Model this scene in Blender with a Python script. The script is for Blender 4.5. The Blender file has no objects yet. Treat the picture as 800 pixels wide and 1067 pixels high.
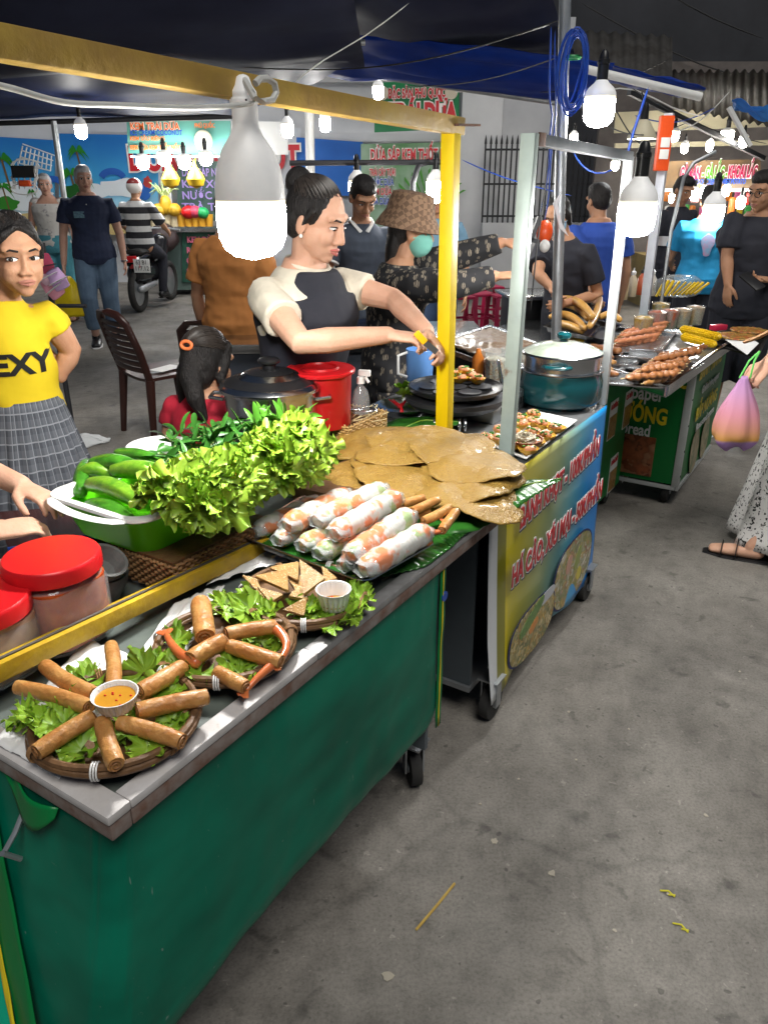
import bpy, bmesh, math, random
from mathutils import Vector, Matrix, Quaternion, noise as mnoise
random.seed(7)
R = math.radians
SC = bpy.context.scene
COL = SC.collection
PI = math.pi
# ------------------------------------------------------------- camera model
TH = R(23.2); CH = 1.62; FP = 801.0
def ray(px, py):
    x = (px-400)/FP; y = -(py-533.5)/FP
    return Vector((x, math.cos(TH)+y*math.sin(TH), -math.sin(TH)+y*math.cos(TH)))
def P(px, py, z=None, Y=None, n=None):
    """the spot in the street seen at a photo pixel, on a level z, at a distance Y or on a cart plane n"""
    d = ray(px, py)
    if z is not None: t = (z-CH)/d.z
    elif n is not None: t = n/(d.x*.8446-d.y*.5354)
    else: t = Y/d.y
    return Vector((d.x*t, d.y*t, CH+d.z*t))
CS = Vector((.5354, .8446, 0)); CN = Vector((.8446, -.5354, 0))      # along the carts / towards the aisle
CA = math.atan2(.8446, .5354)                                         # angle of the cart axis
def W(s, n, z): return CS*s + CN*n + Vector((0, 0, z))
# ------------------------------------------------------------- objects
def tag(o, label=None, cat=None, group=None, kind=None):
    for k, v in (('label', label), ('category', cat), ('group', group), ('kind', kind)):
        if v: o[k] = v
    return o
def empty(name, loc, label=None, cat=None, group=None, rz=0):
    o = bpy.data.objects.new(name, None); COL.objects.link(o)
    o.location = loc; o.rotation_euler = (0, 0, rz); o.empty_display_size = .05
    return tag(o, label, cat, group)
def link(name, me, parent=None, label=None, cat=None, group=None, kind=None):
    o = bpy.data.objects.new(name, me); COL.objects.link(o)
    if parent is not None: o.parent = parent
    return tag(o, label, cat, group, kind)
def copy_tree(o, parent=None):
    c = o.copy(); COL.objects.link(c)
    if parent is not None: c.parent = parent
    for ch in list(o.children): copy_tree(ch, c)
    return c
# ------------------------------------------------------------- materials
MATS = {}
def M(name, c=(.5, .5, .5), c2=None, sc=8, rough=.5, bump=0, bsc=None, metal=0, trans=0, sss=0, emit=0, alpha=1, c3=None, coat=0,
      ior=1.45, stretch=(1, 1, 1), sharp=0, spec=.5, detail=4, rnd=True, ecol=None):
    if name in MATS: return MATS[name]
    m = bpy.data.materials.new(name); m.use_nodes = True; MATS[name] = m
    nt = m.node_tree; N = nt.nodes; L = nt.links
    b = N['Principled BSDF']
    b.inputs['Base Color'].default_value = (*c, 1); b.inputs['Roughness'].default_value = rough
    b.inputs['Metallic'].default_value = metal; b.inputs['IOR'].default_value = ior
    b.inputs['Transmission Weight'].default_value = trans; b.inputs['Alpha'].default_value = alpha
    b.inputs['Coat Weight'].default_value = coat; b.inputs['Specular IOR Level'].default_value = spec
    if sss:
        b.inputs['Subsurface Weight'].default_value = sss; b.inputs['Subsurface Radius'].default_value = (.6, .3, .2)
        b.inputs['Subsurface Scale'].default_value = .01
    if emit:
        b.inputs['Emission Color'].default_value = (*(ecol or c), 1); b.inputs['Emission Strength'].default_value = emit
    if c2 is not None or bump:
        tc = N.new('ShaderNodeTexCoord'); mp = N.new('ShaderNodeMapping'); mp.inputs['Scale'].default_value = stretch
        L.new(tc.outputs['Object'], mp.inputs['Vector']); vec = mp.outputs[0]
        if rnd:
            oi = N.new('ShaderNodeObjectInfo'); mu = N.new('ShaderNodeMath'); mu.operation = 'MULTIPLY'; mu.inputs[1].default_value = 37
            L.new(oi.outputs['Random'], mu.inputs[0]); ad = N.new('ShaderNodeVectorMath'); ad.operation = 'ADD'
            L.new(vec, ad.inputs[0]); L.new(mu.outputs[0], ad.inputs[1]); vec = ad.outputs[0]
    if c2 is not None:
        n1 = N.new('ShaderNodeTexNoise'); n1.inputs['Scale'].default_value = sc; n1.inputs['Detail'].default_value = detail
        n1.inputs['Roughness'].default_value = .62
        L.new(vec, n1.inputs['Vector'])
        r = N.new('ShaderNodeValToRGB'); e = r.color_ramp.elements
        lo, hi = .3+sharp*.17, .7-sharp*.17
        e[0].position = lo; e[0].color = (*c, 1); e[1].position = hi; e[1].color = (*c2, 1)
        if c3 is not None:
            x = e.new(min(.97, hi+.06+.1*(1-sharp))); x.color = (*c3, 1)
        L.new(n1.outputs[0], r.inputs[0]); L.new(r.outputs[0], b.inputs['Base Color'])
    if bump:
        n2 = N.new('ShaderNodeTexNoise'); n2.inputs['Scale'].default_value = bsc or sc*2; n2.inputs['Detail'].default_value = 5
        L.new(vec, n2.inputs['Vector'])
        bp = N.new('ShaderNodeBump'); bp.inputs['Strength'].default_value = min(1, bump); bp.inputs['Distance'].default_value = .004*max(1, bump)
        L.new(n2.outputs[0], bp.inputs['Height']); L.new(bp.outputs[0], b.inputs['Normal'])
    return m
def rgb(r, g, b):
    f = lambda v: (v/255/12.92) if v/255 <= .04045 else ((v/255+.055)/1.055)**2.4
    return (f(r), f(g), f(b))
# ------------------------------------------------------------- mesh builder
def frame_of(d, up=None):
    d = Vector(d).normalized()
    u = Vector(up) if up is not None else (Vector((0, 0, 1)) if abs(d.z) < .95 else Vector((0, 1, 0)))
    x = d.cross(u)
    if x.length < 1e-5: x = d.cross(Vector((1, 0, 0)))
    x.normalize(); y = x.cross(d).normalized()
    return x, y
class MB:
    """collects solids into one mesh"""
    def __init__(s): s.b = bmesh.new(); s.mi = 0
    def face(s, vs):
        try:
            f = s.b.faces.new(vs); f.material_index = s.mi; return f
        except ValueError: return None
    def V(s, p): return s.b.verts.new(p)
    def box(s, c, size, rot=None, bev=0):
        c = Vector(c); h = Vector(size)/2
        rm = rot if isinstance(rot, Matrix) else (Matrix.Rotation(rot, 3, 'Z') if rot else Matrix.Identity(3))
        vs = [s.V(c+rm @ Vector((x*h.x, y*h.y, z*h.z))) for x in (-1, 1) for y in (-1, 1) for z in (-1, 1)]
        fs = [s.face([vs[i] for i in q]) for q in ((0, 1, 3, 2), (4, 6, 7, 5), (0, 4, 5, 1), (2, 3, 7, 6), (0, 2, 6, 4), (1, 5, 7, 3))]
        if bev:
            es = list({e for f in fs for e in f.edges})
            bmesh.ops.bevel(s.b, geom=es, offset=bev, segments=2, affect='EDGES', profile=.6)
        return s
    def bar(s, p, q, w, h=None, up=None, bev=0):
        p = Vector(p); q = Vector(q); d = q-p; x, y = frame_of(d, up)
        m = Matrix((x, d.normalized(), y)).transposed()
        return s.box((p+q)/2, (w, d.length, h or w), m, bev)
    def rings(s, rs, cap0=True, cap1=True, close=False):
        vr = [[s.V(p) for p in r] for r in rs]
        k = len(rs[0]); m = len(vr)
        for i in range(m if close else m-1):
            a, b = vr[i], vr[(i+1) % m]
            for j in range(k): s.face([a[j], a[(j+1) % k], b[(j+1) % k], b[j]])
        if not close:
            if cap0: s.face(list(reversed(vr[0])))
            if cap1: s.face(vr[-1])
        return vr
    def tube(s, pts, r, k=8, close=False, up=None, flat=1, caps=True):
        """a tube along points; r one radius, a list, or (rx, ry) pairs"""
        pts = [Vector(p) for p in pts]; n = len(pts); rs = []
        rr = r if isinstance(r, (list, tuple)) else [r]*n
        px = None
        for i, p in enumerate(pts):
            a = pts[(i-1) % n] if close or i > 0 else p; b = pts[(i+1) % n] if close or i < n-1 else p
            d = (b-a)
            if d.length < 1e-9: d = Vector((0, 0, 1))
            if up is None and px is not None:
                d.normalize(); x = px-d*px.dot(d)
                if x.length < 1e-6: x, y = frame_of(d)
                x.normalize(); y = x.cross(d).normalized()
            else: x, y = frame_of(d, up)
            px = x
            ra = rr[i]; a_, b_ = ra if isinstance(ra, (tuple, list)) else (ra, ra*flat)
            rs.append([p+x*(a_*math.cos(2*PI*j/k))+y*(b_*math.sin(2*PI*j/k)) for j in range(k)])
        s.rings(rs, caps, caps, close); return s
    def caps(s, pts, r, k=12, up=None):
        """tube with rounded ends"""
        pts = [Vector(p) for p in pts]; n = len(pts)
        rr = list(r) if isinstance(r, (list, tuple)) and len(r) == n else [r]*n
        sc = lambda v, f: (v[0]*f, v[1]*f) if isinstance(v, (tuple, list)) else v*f
        mn = lambda v: min(v) if isinstance(v, (tuple, list)) else v
        d0 = (pts[0]-pts[1]).normalized(); d1 = (pts[-1]-pts[-2]).normalized()
        P0 = [pts[0]+d0*mn(rr[0])*f for f in (.98, .8, .45)]; R0 = [sc(rr[0], f) for f in (.2, .6, .9)]
        P1 = [pts[-1]+d1*mn(rr[-1])*f for f in (.45, .8, .98)]; R1 = [sc(rr[-1], f) for f in (.9, .6, .2)]
        return s.tube(P0+pts+P1, R0+rr+R1, k, up=up)
    def lathe(s, c, prof, k=24, axis=None, sx=1, sy=1, cap0=True, cap1=True, up=None):
        """revolve (r, z) pairs about a point"""
        c = Vector(c); ax = Vector(axis).normalized() if axis is not None else Vector((0, 0, 1))
        if axis is None: x, y = Vector((1, 0, 0)), Vector((0, 1, 0))
        else:
            x, y = frame_of(ax, up); y = -y if x.cross(y).dot(ax) < 0 else y
        s.rings([[c+ax*z+x*(r*sx*math.cos(2*PI*j/k))+y*(r*sy*math.sin(2*PI*j/k)) for j in range(k)] for r, z in prof], cap0, cap1); return s
    def ell(s, c, rad, m=None, k=14, j=10):
        c = Vector(c); m = m or Matrix.Identity(3); rs = []
        for a in range(j+1):
            t = PI*(a/j)*.97+.015*PI
            rs.append([c+m @ Vector((rad[0]*math.sin(t)*math.cos(2*PI*b/k), rad[1]*math.sin(t)*math.sin(2*PI*b/k), -rad[2]*math.cos(t))) for b in range(k)])
        s.rings(rs); return s
    def prism(s, pts, d, closed=True):
        """polygon of 3-D points pushed by the vector d"""
        d = Vector(d); a = [s.V(p) for p in pts]; b = [s.V(Vector(p)+d) for p in pts]; k = len(a)
        s.face(a[::-1]); s.face(b)
        for i in range(k): s.face([a[i], a[(i+1) % k], b[(i+1) % k], b[i]])
        return s
    def grid(s, nu, nv, f, thick=0):
        """a sheet f(u, v), u and v 0..1"""
        vs = [[s.V(f(i/nu, j/nv)) for j in range(nv+1)] for i in range(nu+1)]
        for i in range(nu):
            for j in range(nv): s.face([vs[i][j], vs[i+1][j], vs[i+1][j+1], vs[i][j+1]])
        return vs
    def build(s, name, mat, parent=None, label=None, cat=None, group=None, kind=None, smooth=True, org=None, sub=0, solid=0, auto=40, rm=0, sm=0, recalc=True):
        me = bpy.data.meshes.new(name)
        if recalc: bmesh.ops.recalc_face_normals(s.b, faces=s.b.faces)
        if org is None and parent is not None: org = world_of(parent)
        if org is not None: bmesh.ops.transform(s.b, matrix=(org if isinstance(org, Matrix) else Matrix.Translation(org)).inverted(), verts=s.b.verts)
        s.b.to_mesh(me); s.b.free()
        for m in (mat if isinstance(mat, (list, tuple)) else [mat]): me.materials.append(m)
        if rm or sub or solid or sm:
            t = bpy.data.objects.new('tmp', me); COL.objects.link(t)
            if rm:
                q = t.modifiers.new('r', 'REMESH'); q.mode = 'VOXEL'; q.voxel_size = rm
            if sm:
                q = t.modifiers.new('s', 'SMOOTH'); q.iterations = sm; q.factor = .5
            if solid:
                q = t.modifiers.new('o', 'SOLIDIFY'); q.thickness = solid; q.offset = 0
            if sub:
                q = t.modifiers.new('u', 'SUBSURF'); q.levels = sub; q.render_levels = sub
            dg = bpy.context.evaluated_depsgraph_get()
            m2 = bpy.data.meshes.new_from_object(t.evaluated_get(dg)); COL.objects.unlink(t); bpy.data.objects.remove(t)
            bpy.data.meshes.remove(me); me = m2; me.name = name
            if not me.materials:
                for m in (mat if isinstance(mat, (list, tuple)) else [mat]): me.materials.append(m)
        if smooth:
            me.polygons.foreach_set('use_smooth', [True]*len(me.polygons))
            if auto and not rm: me.set_sharp_from_angle(angle=R(auto))
        o = link(name, me, parent, label, cat, group, kind)
        if org is not None and parent is None: o.matrix_world = org if isinstance(org, Matrix) else Matrix.Translation(org)
        return o
def world_of(o):
    m = o.matrix_basis.copy()
    p = o.parent
    while p is not None: m = p.matrix_basis @ m; p = p.parent
    return m
def text_mesh(body, size, depth=.002, bold=0, align='CENTER', shear=0, wscale=1, spacing=1):
    cu = bpy.data.curves.new('t', 'FONT'); cu.body = body; cu.size = size; cu.extrude = depth; cu.offset = bold
    cu.align_x = align; cu.align_y = 'CENTER'; cu.shear = shear; cu.resolution_u = 3; cu.space_character = spacing
    t = bpy.data.objects.new('t', cu); COL.objects.link(t)
    me = bpy.data.meshes.new_from_object(t.evaluated_get(bpy.context.evaluated_depsgraph_get()))
    COL.objects.unlink(t); bpy.data.objects.remove(t)
    if wscale != 1:
        for v in me.vertices: v.co.x *= wscale
    return me
def plane_m(o, ux, uy):
    """matrix whose x axis is ux, y axis uy, at o"""
    x = Vector(ux).normalized(); y = Vector(uy).normalized(); z = x.cross(y).normalized()
    m = Matrix((x, y, z)).transposed().to_4x4(); m.translation = Vector(o); return m
def text(name, body, o, ux, uy, size, mat, parent, width=None, **kw):
    """lettering on a plane, fitted to a width"""
    me = text_mesh(body, size, **kw)
    if width:
        xs = [v.co.x for v in me.vertices]; k = width/max(1e-6, max(xs)-min(xs))
        for v in me.vertices: v.co.x *= k
    me.materials.append(mat)
    ob = link(name, me, parent)
    m = plane_m(o, ux, uy)
    ob.matrix_basis = (world_of(parent).inverted() @ m) if parent is not None else m
    return ob

from mathutils.bvhtree import BVHTree
def stick(o, target, d, off=.0012):
    """lays lettering onto the surface behind it, moving along d"""
    d = Vector(d).normalized(); mt = world_of(target); mo = world_of(o); mi = mo.inverted()
    tr = BVHTree.FromPolygons([mt @ v.co for v in target.data.vertices], [tuple(q.vertices) for q in target.data.polygons])
    bm = bmesh.new(); bm.from_mesh(o.data); bmesh.ops.subdivide_edges(bm, edges=[e for e in bm.edges if e.calc_length() > .02], cuts=2, use_grid_fill=False)
    for v in bm.verts:
        w = mo @ v.co; h = tr.ray_cast(w-d*.25, d)
        if h[0] is not None: v.co = mi @ (h[0]-d*(off+(.0012 if v.co.z > 0 else 0)))
    bm.to_mesh(o.data); bm.free(); return o
# ============================================================= camera, light, sky
cd = bpy.data.cameras.new('camera'); cam = bpy.data.objects.new('camera', cd); COL.objects.link(cam)
cam.location = (0, 0, CH); cam.rotation_euler = (R(90)-TH, 0, 0)
cd.sensor_fit = 'VERTICAL'; cd.sensor_height = 24; cd.lens = 24*FP/1067; cd.clip_end = 400; cd.clip_start = .02
SC.camera = cam
SUN_EL, SUN_AZ = R(62), R(157)              # az: direction the light comes from, measured from +Y towards +X
wd = bpy.data.worlds.new('World'); SC.world = wd; wd.use_nodes = True
bg = wd.node_tree.nodes['Background']; sk = wd.node_tree.nodes.new('ShaderNodeTexSky'); sk.sky_type = 'NISHITA'
sk.sun_disc = False; sk.sun_elevation = SUN_EL; sk.sun_rotation = SUN_AZ; sk.air_density = 1; sk.dust_density = .3
wd.node_tree.links.new(sk.outputs[0], bg.inputs[0]); bg.inputs[1].default_value = .012
sl = bpy.data.lights.new('sun', 'SUN'); sl.energy = 1.45; sl.angle = R(30); sl.color = (1, .965, .9)
so = bpy.data.objects.new('sun', sl); COL.objects.link(so)
sd = Vector((math.sin(SUN_AZ)*math.cos(SUN_EL), math.cos(SUN_AZ)*math.cos(SUN_EL), math.sin(SUN_EL)))
so.rotation_euler = sd.to_track_quat('Z', 'Y').to_euler(); so.location = sd*40
vs = SC.view_settings; vs.view_transform = 'Standard'; vs.look = 'None'; vs.exposure = .46; vs.gamma = 1; vs.use_curve_mapping = False
cy = SC.cycles; cy.use_denoising = True; cy.max_bounces = 7; cy.diffuse_bounces = 3; cy.glossy_bounces = 3; cy.transmission_bounces = 6
cy.transparent_max_bounces = 10; cy.sample_clamp_indirect = 4; cy.caustics_reflective = False; cy.caustics_refractive = False; cy.use_light_tree = True
try: cy.denoiser = 'OPENIMAGEDENOISE'; cy.denoising_input_passes = 'RGB_ALBEDO_NORMAL'
except Exception: pass
# ============================================================= materials shared by the scene
m_white = M('white_plastic', (.78, .78, .76), (.68, .68, .67), sc=6, rough=.35)
m_whitecloth = M('white_cloth', (.75, .75, .77), (.62, .62, .65), sc=9, rough=.8, bump=.4, bsc=25)
m_black = M('black_plastic', (.012, .012, .013), rough=.35)
m_blackmat = M('black_rubber', (.02, .02, .021), (.035, .033, .03), sc=20, rough=.8)
m_steel = M('stainless_steel', (.62, .63, .64), (.5, .51, .52), sc=14, rough=.22, metal=1, bump=.1, bsc=60)
m_galv = M('galvanised_steel', (.48, .5, .52), (.34, .36, .38), c3=(.2, .17, .14), sc=9, rough=.42, metal=.75, bump=.2, bsc=40)
m_alu = M('painted_alloy', (.55, .57, .57), (.42, .44, .44), sc=11, rough=.4, metal=.35)
m_rust = M('rusty_iron', (.16, .07, .035), (.06, .03, .02), c3=(.3, .28, .26), sc=30, rough=.8, bump=.5)
m_yel = M('chipped_yellow_paint', (.58, .38, .012), (.44, .27, .02), c3=(.26, .25, .24), sc=19, rough=.45, bump=.6, bsc=60, sharp=.3, detail=8)
m_yelwood = M('weathered_yellow_timber', (.48, .32, .06), (.36, .22, .06), c3=(.38, .34, .29), sc=7, rough=.55, bump=.7, bsc=45, sharp=.25, detail=8)
m_glow = M('lit_lamp_glass', (1, 1, 1), emit=190, ecol=(1, .985, .95), rough=.4)
m_glow2 = M('lit_small_lamp_glass', (1, 1, 1), emit=95, ecol=(1, .975, .92), rough=.4)
m_glow3 = M('lit_far_lamp_glass', (1, 1, 1), emit=50, ecol=(.97, .985, 1), rough=.4)
m_fadering = M('fade_ring_glow', (.8, .7, .45), emit=1.6, ecol=(1, .86, .5), rough=.4)  # added ring of weak glow, easing the lit glass into the housing
m_glow4 = M('lit_warm_lamp_glass', (1, 1, 1), emit=62, ecol=(1, .95, .85), rough=.4)
m_lampbody = M('lamp_housing_plastic', (.82, .82, .81), (.74, .74, .74), sc=20, rough=.45, emit=.13, ecol=(1, .98, .95))  # low emission stands in for lamp light leaking through the body
m_cable_w = M('white_cable', (.7, .7, .68), (.55, .55, .52), sc=20, rough=.4)
m_cable_b = M('blue_cable', (.02, .08, .42), (.015, .05, .3), sc=15, rough=.4)
m_cable_k = M('black_cable', (.015, .015, .016), rough=.5)
def scuff(m, col, amt=.5):
    nt = m.node_tree; N = nt.nodes; L = nt.links; b = N['Principled BSDF']; src = b.inputs['Base Color'].links[0].from_socket; tc = N.new('ShaderNodeTexCoord')
    def th(sc, a, e, st):
        mp = N.new('ShaderNodeMapping'); mp.inputs['Scale'].default_value = st; mp.inputs['Rotation'].default_value = (.3, .5, .4); L.new(tc.outputs['Object'], mp.inputs[0]); n = N.new('ShaderNodeTexNoise'); n.inputs['Scale'].default_value = sc; n.inputs['Detail'].default_value = 3; L.new(mp.outputs[0], n.inputs['Vector'])
        r = N.new('ShaderNodeValToRGB'); r.color_ramp.elements[0].position = a; r.color_ramp.elements[1].position = e; L.new(n.outputs[0], r.inputs[0]); return r.outputs[0]
    mx = N.new('ShaderNodeMath'); mx.operation = 'MAXIMUM'; L.new(th(70, .72, .78, (1, 1, 1)), mx.inputs[0]); L.new(th(26, .73, .78, (1, 5, .6)), mx.inputs[1])
    mu = N.new('ShaderNodeMath'); mu.operation = 'MULTIPLY'; mu.inputs[1].default_value = amt; L.new(mx.outputs[0], mu.inputs[0])
    x = N.new('ShaderNodeMixRGB'); L.new(mu.outputs[0], x.inputs[0]); L.new(src, x.inputs[1]); x.inputs[2].default_value = (*col, 1)
    y = N.new('ShaderNodeMixRGB'); y.blend_type = 'MULTIPLY'; y.inputs[0].default_value = .5; L.new(x.outputs[0], y.inputs[1]); L.new(th(3.2, .3, .62, (1, 1, 2)), y.inputs[2]); L.new(y.outputs[0], b.inputs['Base Color']); return m
m_green = M('green_vinyl_cloth', (.0, .21, .125), (.0, .175, .104), sc=3, rough=.4, spec=.25, bump=.2, bsc=5)
scuff(m_green, (.4, .5, .45))
m_green2 = M('bright_green_vinyl', (.0, .2, .045), (.0, .17, .04), sc=4, rough=.4, bump=.2, bsc=6)
m_green3 = M('stall_green_paint', (.0, .165, .03), (.0, .14, .026), sc=5, rough=.4)
m_teal = M('teal_enamel', (.004, .07, .08), (.003, .055, .066), sc=6, rough=.16, coat=.6)
m_red = M('red_plastic', (.62, .012, .016), (.5, .008, .012), sc=6, rough=.3)
m_redtxt = M('red_print', (.55, .02, .03), rough=.4)
m_yeltxt = M('yellow_print', (.8, .62, .02), rough=.4)
m_whtxt = M('white_print', (.8, .8, .78), rough=.4)
m_blutxt = M('blue_print', (.02, .08, .42), rough=.4)
m_navtxt = M('navy_print', (.012, .02, .1), rough=.45)
m_orgtxt = M('orange_print', (.75, .17, .03), rough=.4)
m_rattan = M('woven_rattan', (.36, .2, .085), (.2, .1, .04), c3=(.5, .33, .16), sc=26, rough=.55, bump=.5, bsc=90)
m_rattan2 = M('dark_bamboo', (.2, .105, .045), (.1, .05, .022), c3=(.36, .24, .12), sc=30, rough=.5, bump=.5, bsc=90)
m_paper = M('white_paper', (.8, .8, .79), (.72, .72, .72), sc=5, rough=.8, bump=.3, bsc=12)
def thin_mat(name, tint=(.93, .95, .95), fac=.9):
    m = bpy.data.materials.new(name); m.use_nodes = True; N = m.node_tree.nodes; L = m.node_tree.links; out = N['Material Output']; N.remove(N['Principled BSDF'])
    tr = N.new('ShaderNodeBsdfTransparent'); tr.inputs[0].default_value = (*tint, 1); gl = N.new('ShaderNodeBsdfGlossy'); gl.inputs['Roughness'].default_value = .08
    df = N.new('ShaderNodeBsdfDiffuse'); df.inputs[0].default_value = (.8, .82, .82, 1)
    lw = N.new('ShaderNodeLayerWeight'); lw.inputs[0].default_value = .5; pw = N.new('ShaderNodeMath'); pw.operation = 'POWER'; pw.inputs[1].default_value = 3.5; L.new(lw.outputs['Facing'], pw.inputs[0]); ps = N.new('ShaderNodeMath'); ps.operation = 'MULTIPLY_ADD'; ps.inputs[1].default_value = .6; ps.inputs[2].default_value = .04; L.new(pw.outputs[0], ps.inputs[0]); m1 = N.new('ShaderNodeMixShader'); m1.inputs[0].default_value = 1-fac
    L.new(tr.outputs[0], m1.inputs[1]); L.new(df.outputs[0], m1.inputs[2]); m2 = N.new('ShaderNodeMixShader'); L.new(ps.outputs[0], m2.inputs[0]); L.new(m1.outputs[0], m2.inputs[1]); L.new(gl.outputs[0], m2.inputs[2]); L.new(m2.outputs[0], out.inputs[0]); return m
m_thin = m_glass = thin_mat('thin_clear_plastic', fac=.86)
m_tarp = M('navy_tarpaulin', (.012, .022, .085), (.006, .011, .045), spec=.08, sc=1.4, rough=.55, bump=.5, bsc=4)
m_tarpb = M('blue_tarpaulin', (.01, .04, .28), (.006, .022, .16), spec=.08, sc=1.8, rough=.45, bump=.5, bsc=5)
m_tarpg = M('dark_grey_tarpaulin', (.028, .032, .06), (.013, .015, .032), spec=.08, c3=(.045, .05, .085), sc=1.2, rough=.6, bump=.6, bsc=3)
# ground material: stained grey concrete-asphalt
def ground_mat():
    m = bpy.data.materials.new('stained_concrete'); m.use_nodes = True; nt = m.node_tree; N = nt.nodes; L = nt.links; b = N['Principled BSDF']
    tc = N.new('ShaderNodeTexCoord')
    def noi(sc, det=5, rough=.6, dist=0):
        n = N.new('ShaderNodeTexNoise'); n.inputs['Scale'].default_value = sc; n.inputs['Detail'].default_value = det
        n.inputs['Roughness'].default_value = rough; n.inputs['Distortion'].default_value = dist
        L.new(tc.outputs['Object'], n.inputs['Vector']); return n.outputs[0]
    def ramp(src, pts):
        r = N.new('ShaderNodeValToRGB'); e = r.color_ramp.elements
        for i, (p, c) in enumerate(pts):
            x = e[i] if i < 2 else e.new(p)
            x.position = p; x.color = (c, c, c, 1) if not isinstance(c, tuple) else (*c, 1)
        L.new(src, r.inputs[0]); return r.outputs[0]
    def mix(a, bb, f, mode='MULTIPLY'):
        x = N.new('ShaderNodeMix'); x.data_type = 'RGBA'; x.blend_type = mode
        L.new(a, x.inputs[6]); L.new(bb, x.inputs[7])
        if isinstance(f, float): x.inputs[0].default_value = f
        else: L.new(f, x.inputs[0])
        return x.outputs[2]
    base = ramp(noi(2.1, 6, .65), [(.3, (.145, .133, .117)), (.5, (.205, .19, .169)), (.72, (.268, .25, .224))])
    fine = ramp(noi(120, 3, .7), [(.3, .6), (.52, 1.0), (.75, 1.22)])
    mid = ramp(noi(17, 6, .7), [(.3, .66), (.5, 1), (.7, 1.12)])
    big = ramp(noi(.75, 5, .65, .8), [(.38, .56), (.48, .93), (.65, 1.06)])
    c = mix(base, fine, .75); c = mix(c, mid, .8); c = mix(c, big, .75)
    spots = ramp(noi(9, 3, .5, .4), [(.64, 1.0), (.7, .5)]); c = mix(c, spots, .75); c = mix(c, ramp(noi(34, 2, .4), [(.7, 1.0), (.74, .35)]), .7); c = mix(c, ramp(noi(52, 2, .4, 1), [(.71, 1.0), (.73, 1.5)]), .8)
    v = N.new('ShaderNodeTexVoronoi'); v.feature = 'DISTANCE_TO_EDGE'; v.inputs['Scale'].default_value = .5
    wob = N.new('ShaderNodeMixRGB'); wob.inputs[0].default_value = .12; L.new(tc.outputs['Object'], wob.inputs[1])
    nn = N.new('ShaderNodeTexNoise'); nn.inputs['Scale'].default_value = 4; nn.inputs['Detail'].default_value = 6; L.new(tc.outputs['Object'], nn.inputs['Vector'])
    L.new(nn.outputs['Color'], wob.inputs[2]); L.new(wob.outputs[0], v.inputs['Vector'])
    crack = ramp(v.outputs['Distance'], [(.0, .62), (.0035, .8), (.008, 1.0)]); c = mix(c, crack, .55)
    L.new(c, b.inputs['Base Color'])
    rr = ramp(noi(3, 4), [(.3, .55), (.7, .85)]); L.new(rr, b.inputs['Roughness'])
    bp = N.new('ShaderNodeBump'); bp.inputs['Strength'].default_value = .35; bp.inputs['Distance'].default_value = .006
    ad = N.new('ShaderNodeMath'); ad.operation = 'ADD'; L.new(noi(60, 5, .75), ad.inputs[0]); L.new(noi(9, 4), ad.inputs[1])
    L.new(ad.outputs[0], bp.inputs['Height']); L.new(bp.outputs[0], b.inputs['Normal'])
    return m
g = MB(); g.grid(40, 40, lambda u, v: Vector(((u-.5)*120, v*100-30, 0)))
g.build('street', ground_mat(), kind='structure')
# litter on the street
def straw(p, q, r, mat, name, label, cat='straw', group=None):
    b = MB(); b.caps([p, (Vector(p)+Vector(q))/2+Vector((.002, .001, 0)), q], r, 6)
    return b.build(name, mat, None, label, cat, group, org=Vector(p))
m_straw = M('yellow_straw', (.6, .42, .1), (.45, .28, .06), sc=30, rough=.6)
straw(P(434, 968, .004), P(473, 921, .004), .0035, m_straw, 'bamboo_skewer_stick', 'burnt yellow bamboo stick lying on the bare pavement', 'stick')
m_yl = M('yellow_scrap', (.6, .55, .04), rough=.7)
for k, (a, b_, lab) in enumerate((((688, 928), (702, 934), 'upper yellow scrap on the pavement at the photo bottom right'), ((701, 962), (716, 971), 'lower yellow scrap on the pavement at the photo bottom right'))):
    bb = MB()
    p, q = P(*a, .003), P(*b_, .003)
    bb.caps([p, (p+q)/2+Vector((.004, .006, .002)), q], .0022, 5); bb.caps([(p+q)/2+Vector((.002, -.004, 0)), q+Vector((.003, .004, 0))], .002, 5)
    bb.build('litter_scrap', m_yl, None, lab, 'litter', 'yellow scraps on the pavement', org=p)
m_stain = M('dried_spill', (.42, .38, .3), (.33, .3, .25), sc=60, rough=.8)
for (a, b_, r) in ((515, 877, .012), (575, 910, .01), (404, 1017, .014), (696, 932, .006), (600, 792, .004), (655, 760, .004), (540, 812, .004), (500, 838, .005), (735, 850, .006), (640, 970, .006), (592, 742, .005), (770, 700, .006)):
    bb = MB(); c = P(a, b_, 0); bb.grid(1, 1, lambda u, v: c)
    bb.b.free(); bb.b = bmesh.new(); k = 11
    bb.prism([c+Vector((math.cos(2*PI*j/k), math.sin(2*PI*j/k), 0))*r*random.uniform(.6, 1.2)+Vector((0, 0, .001)) for j in range(k)], (0, 0, .0015))
    bb.build('spill_spot', m_stain, None, kind='stuff', org=c)
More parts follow.
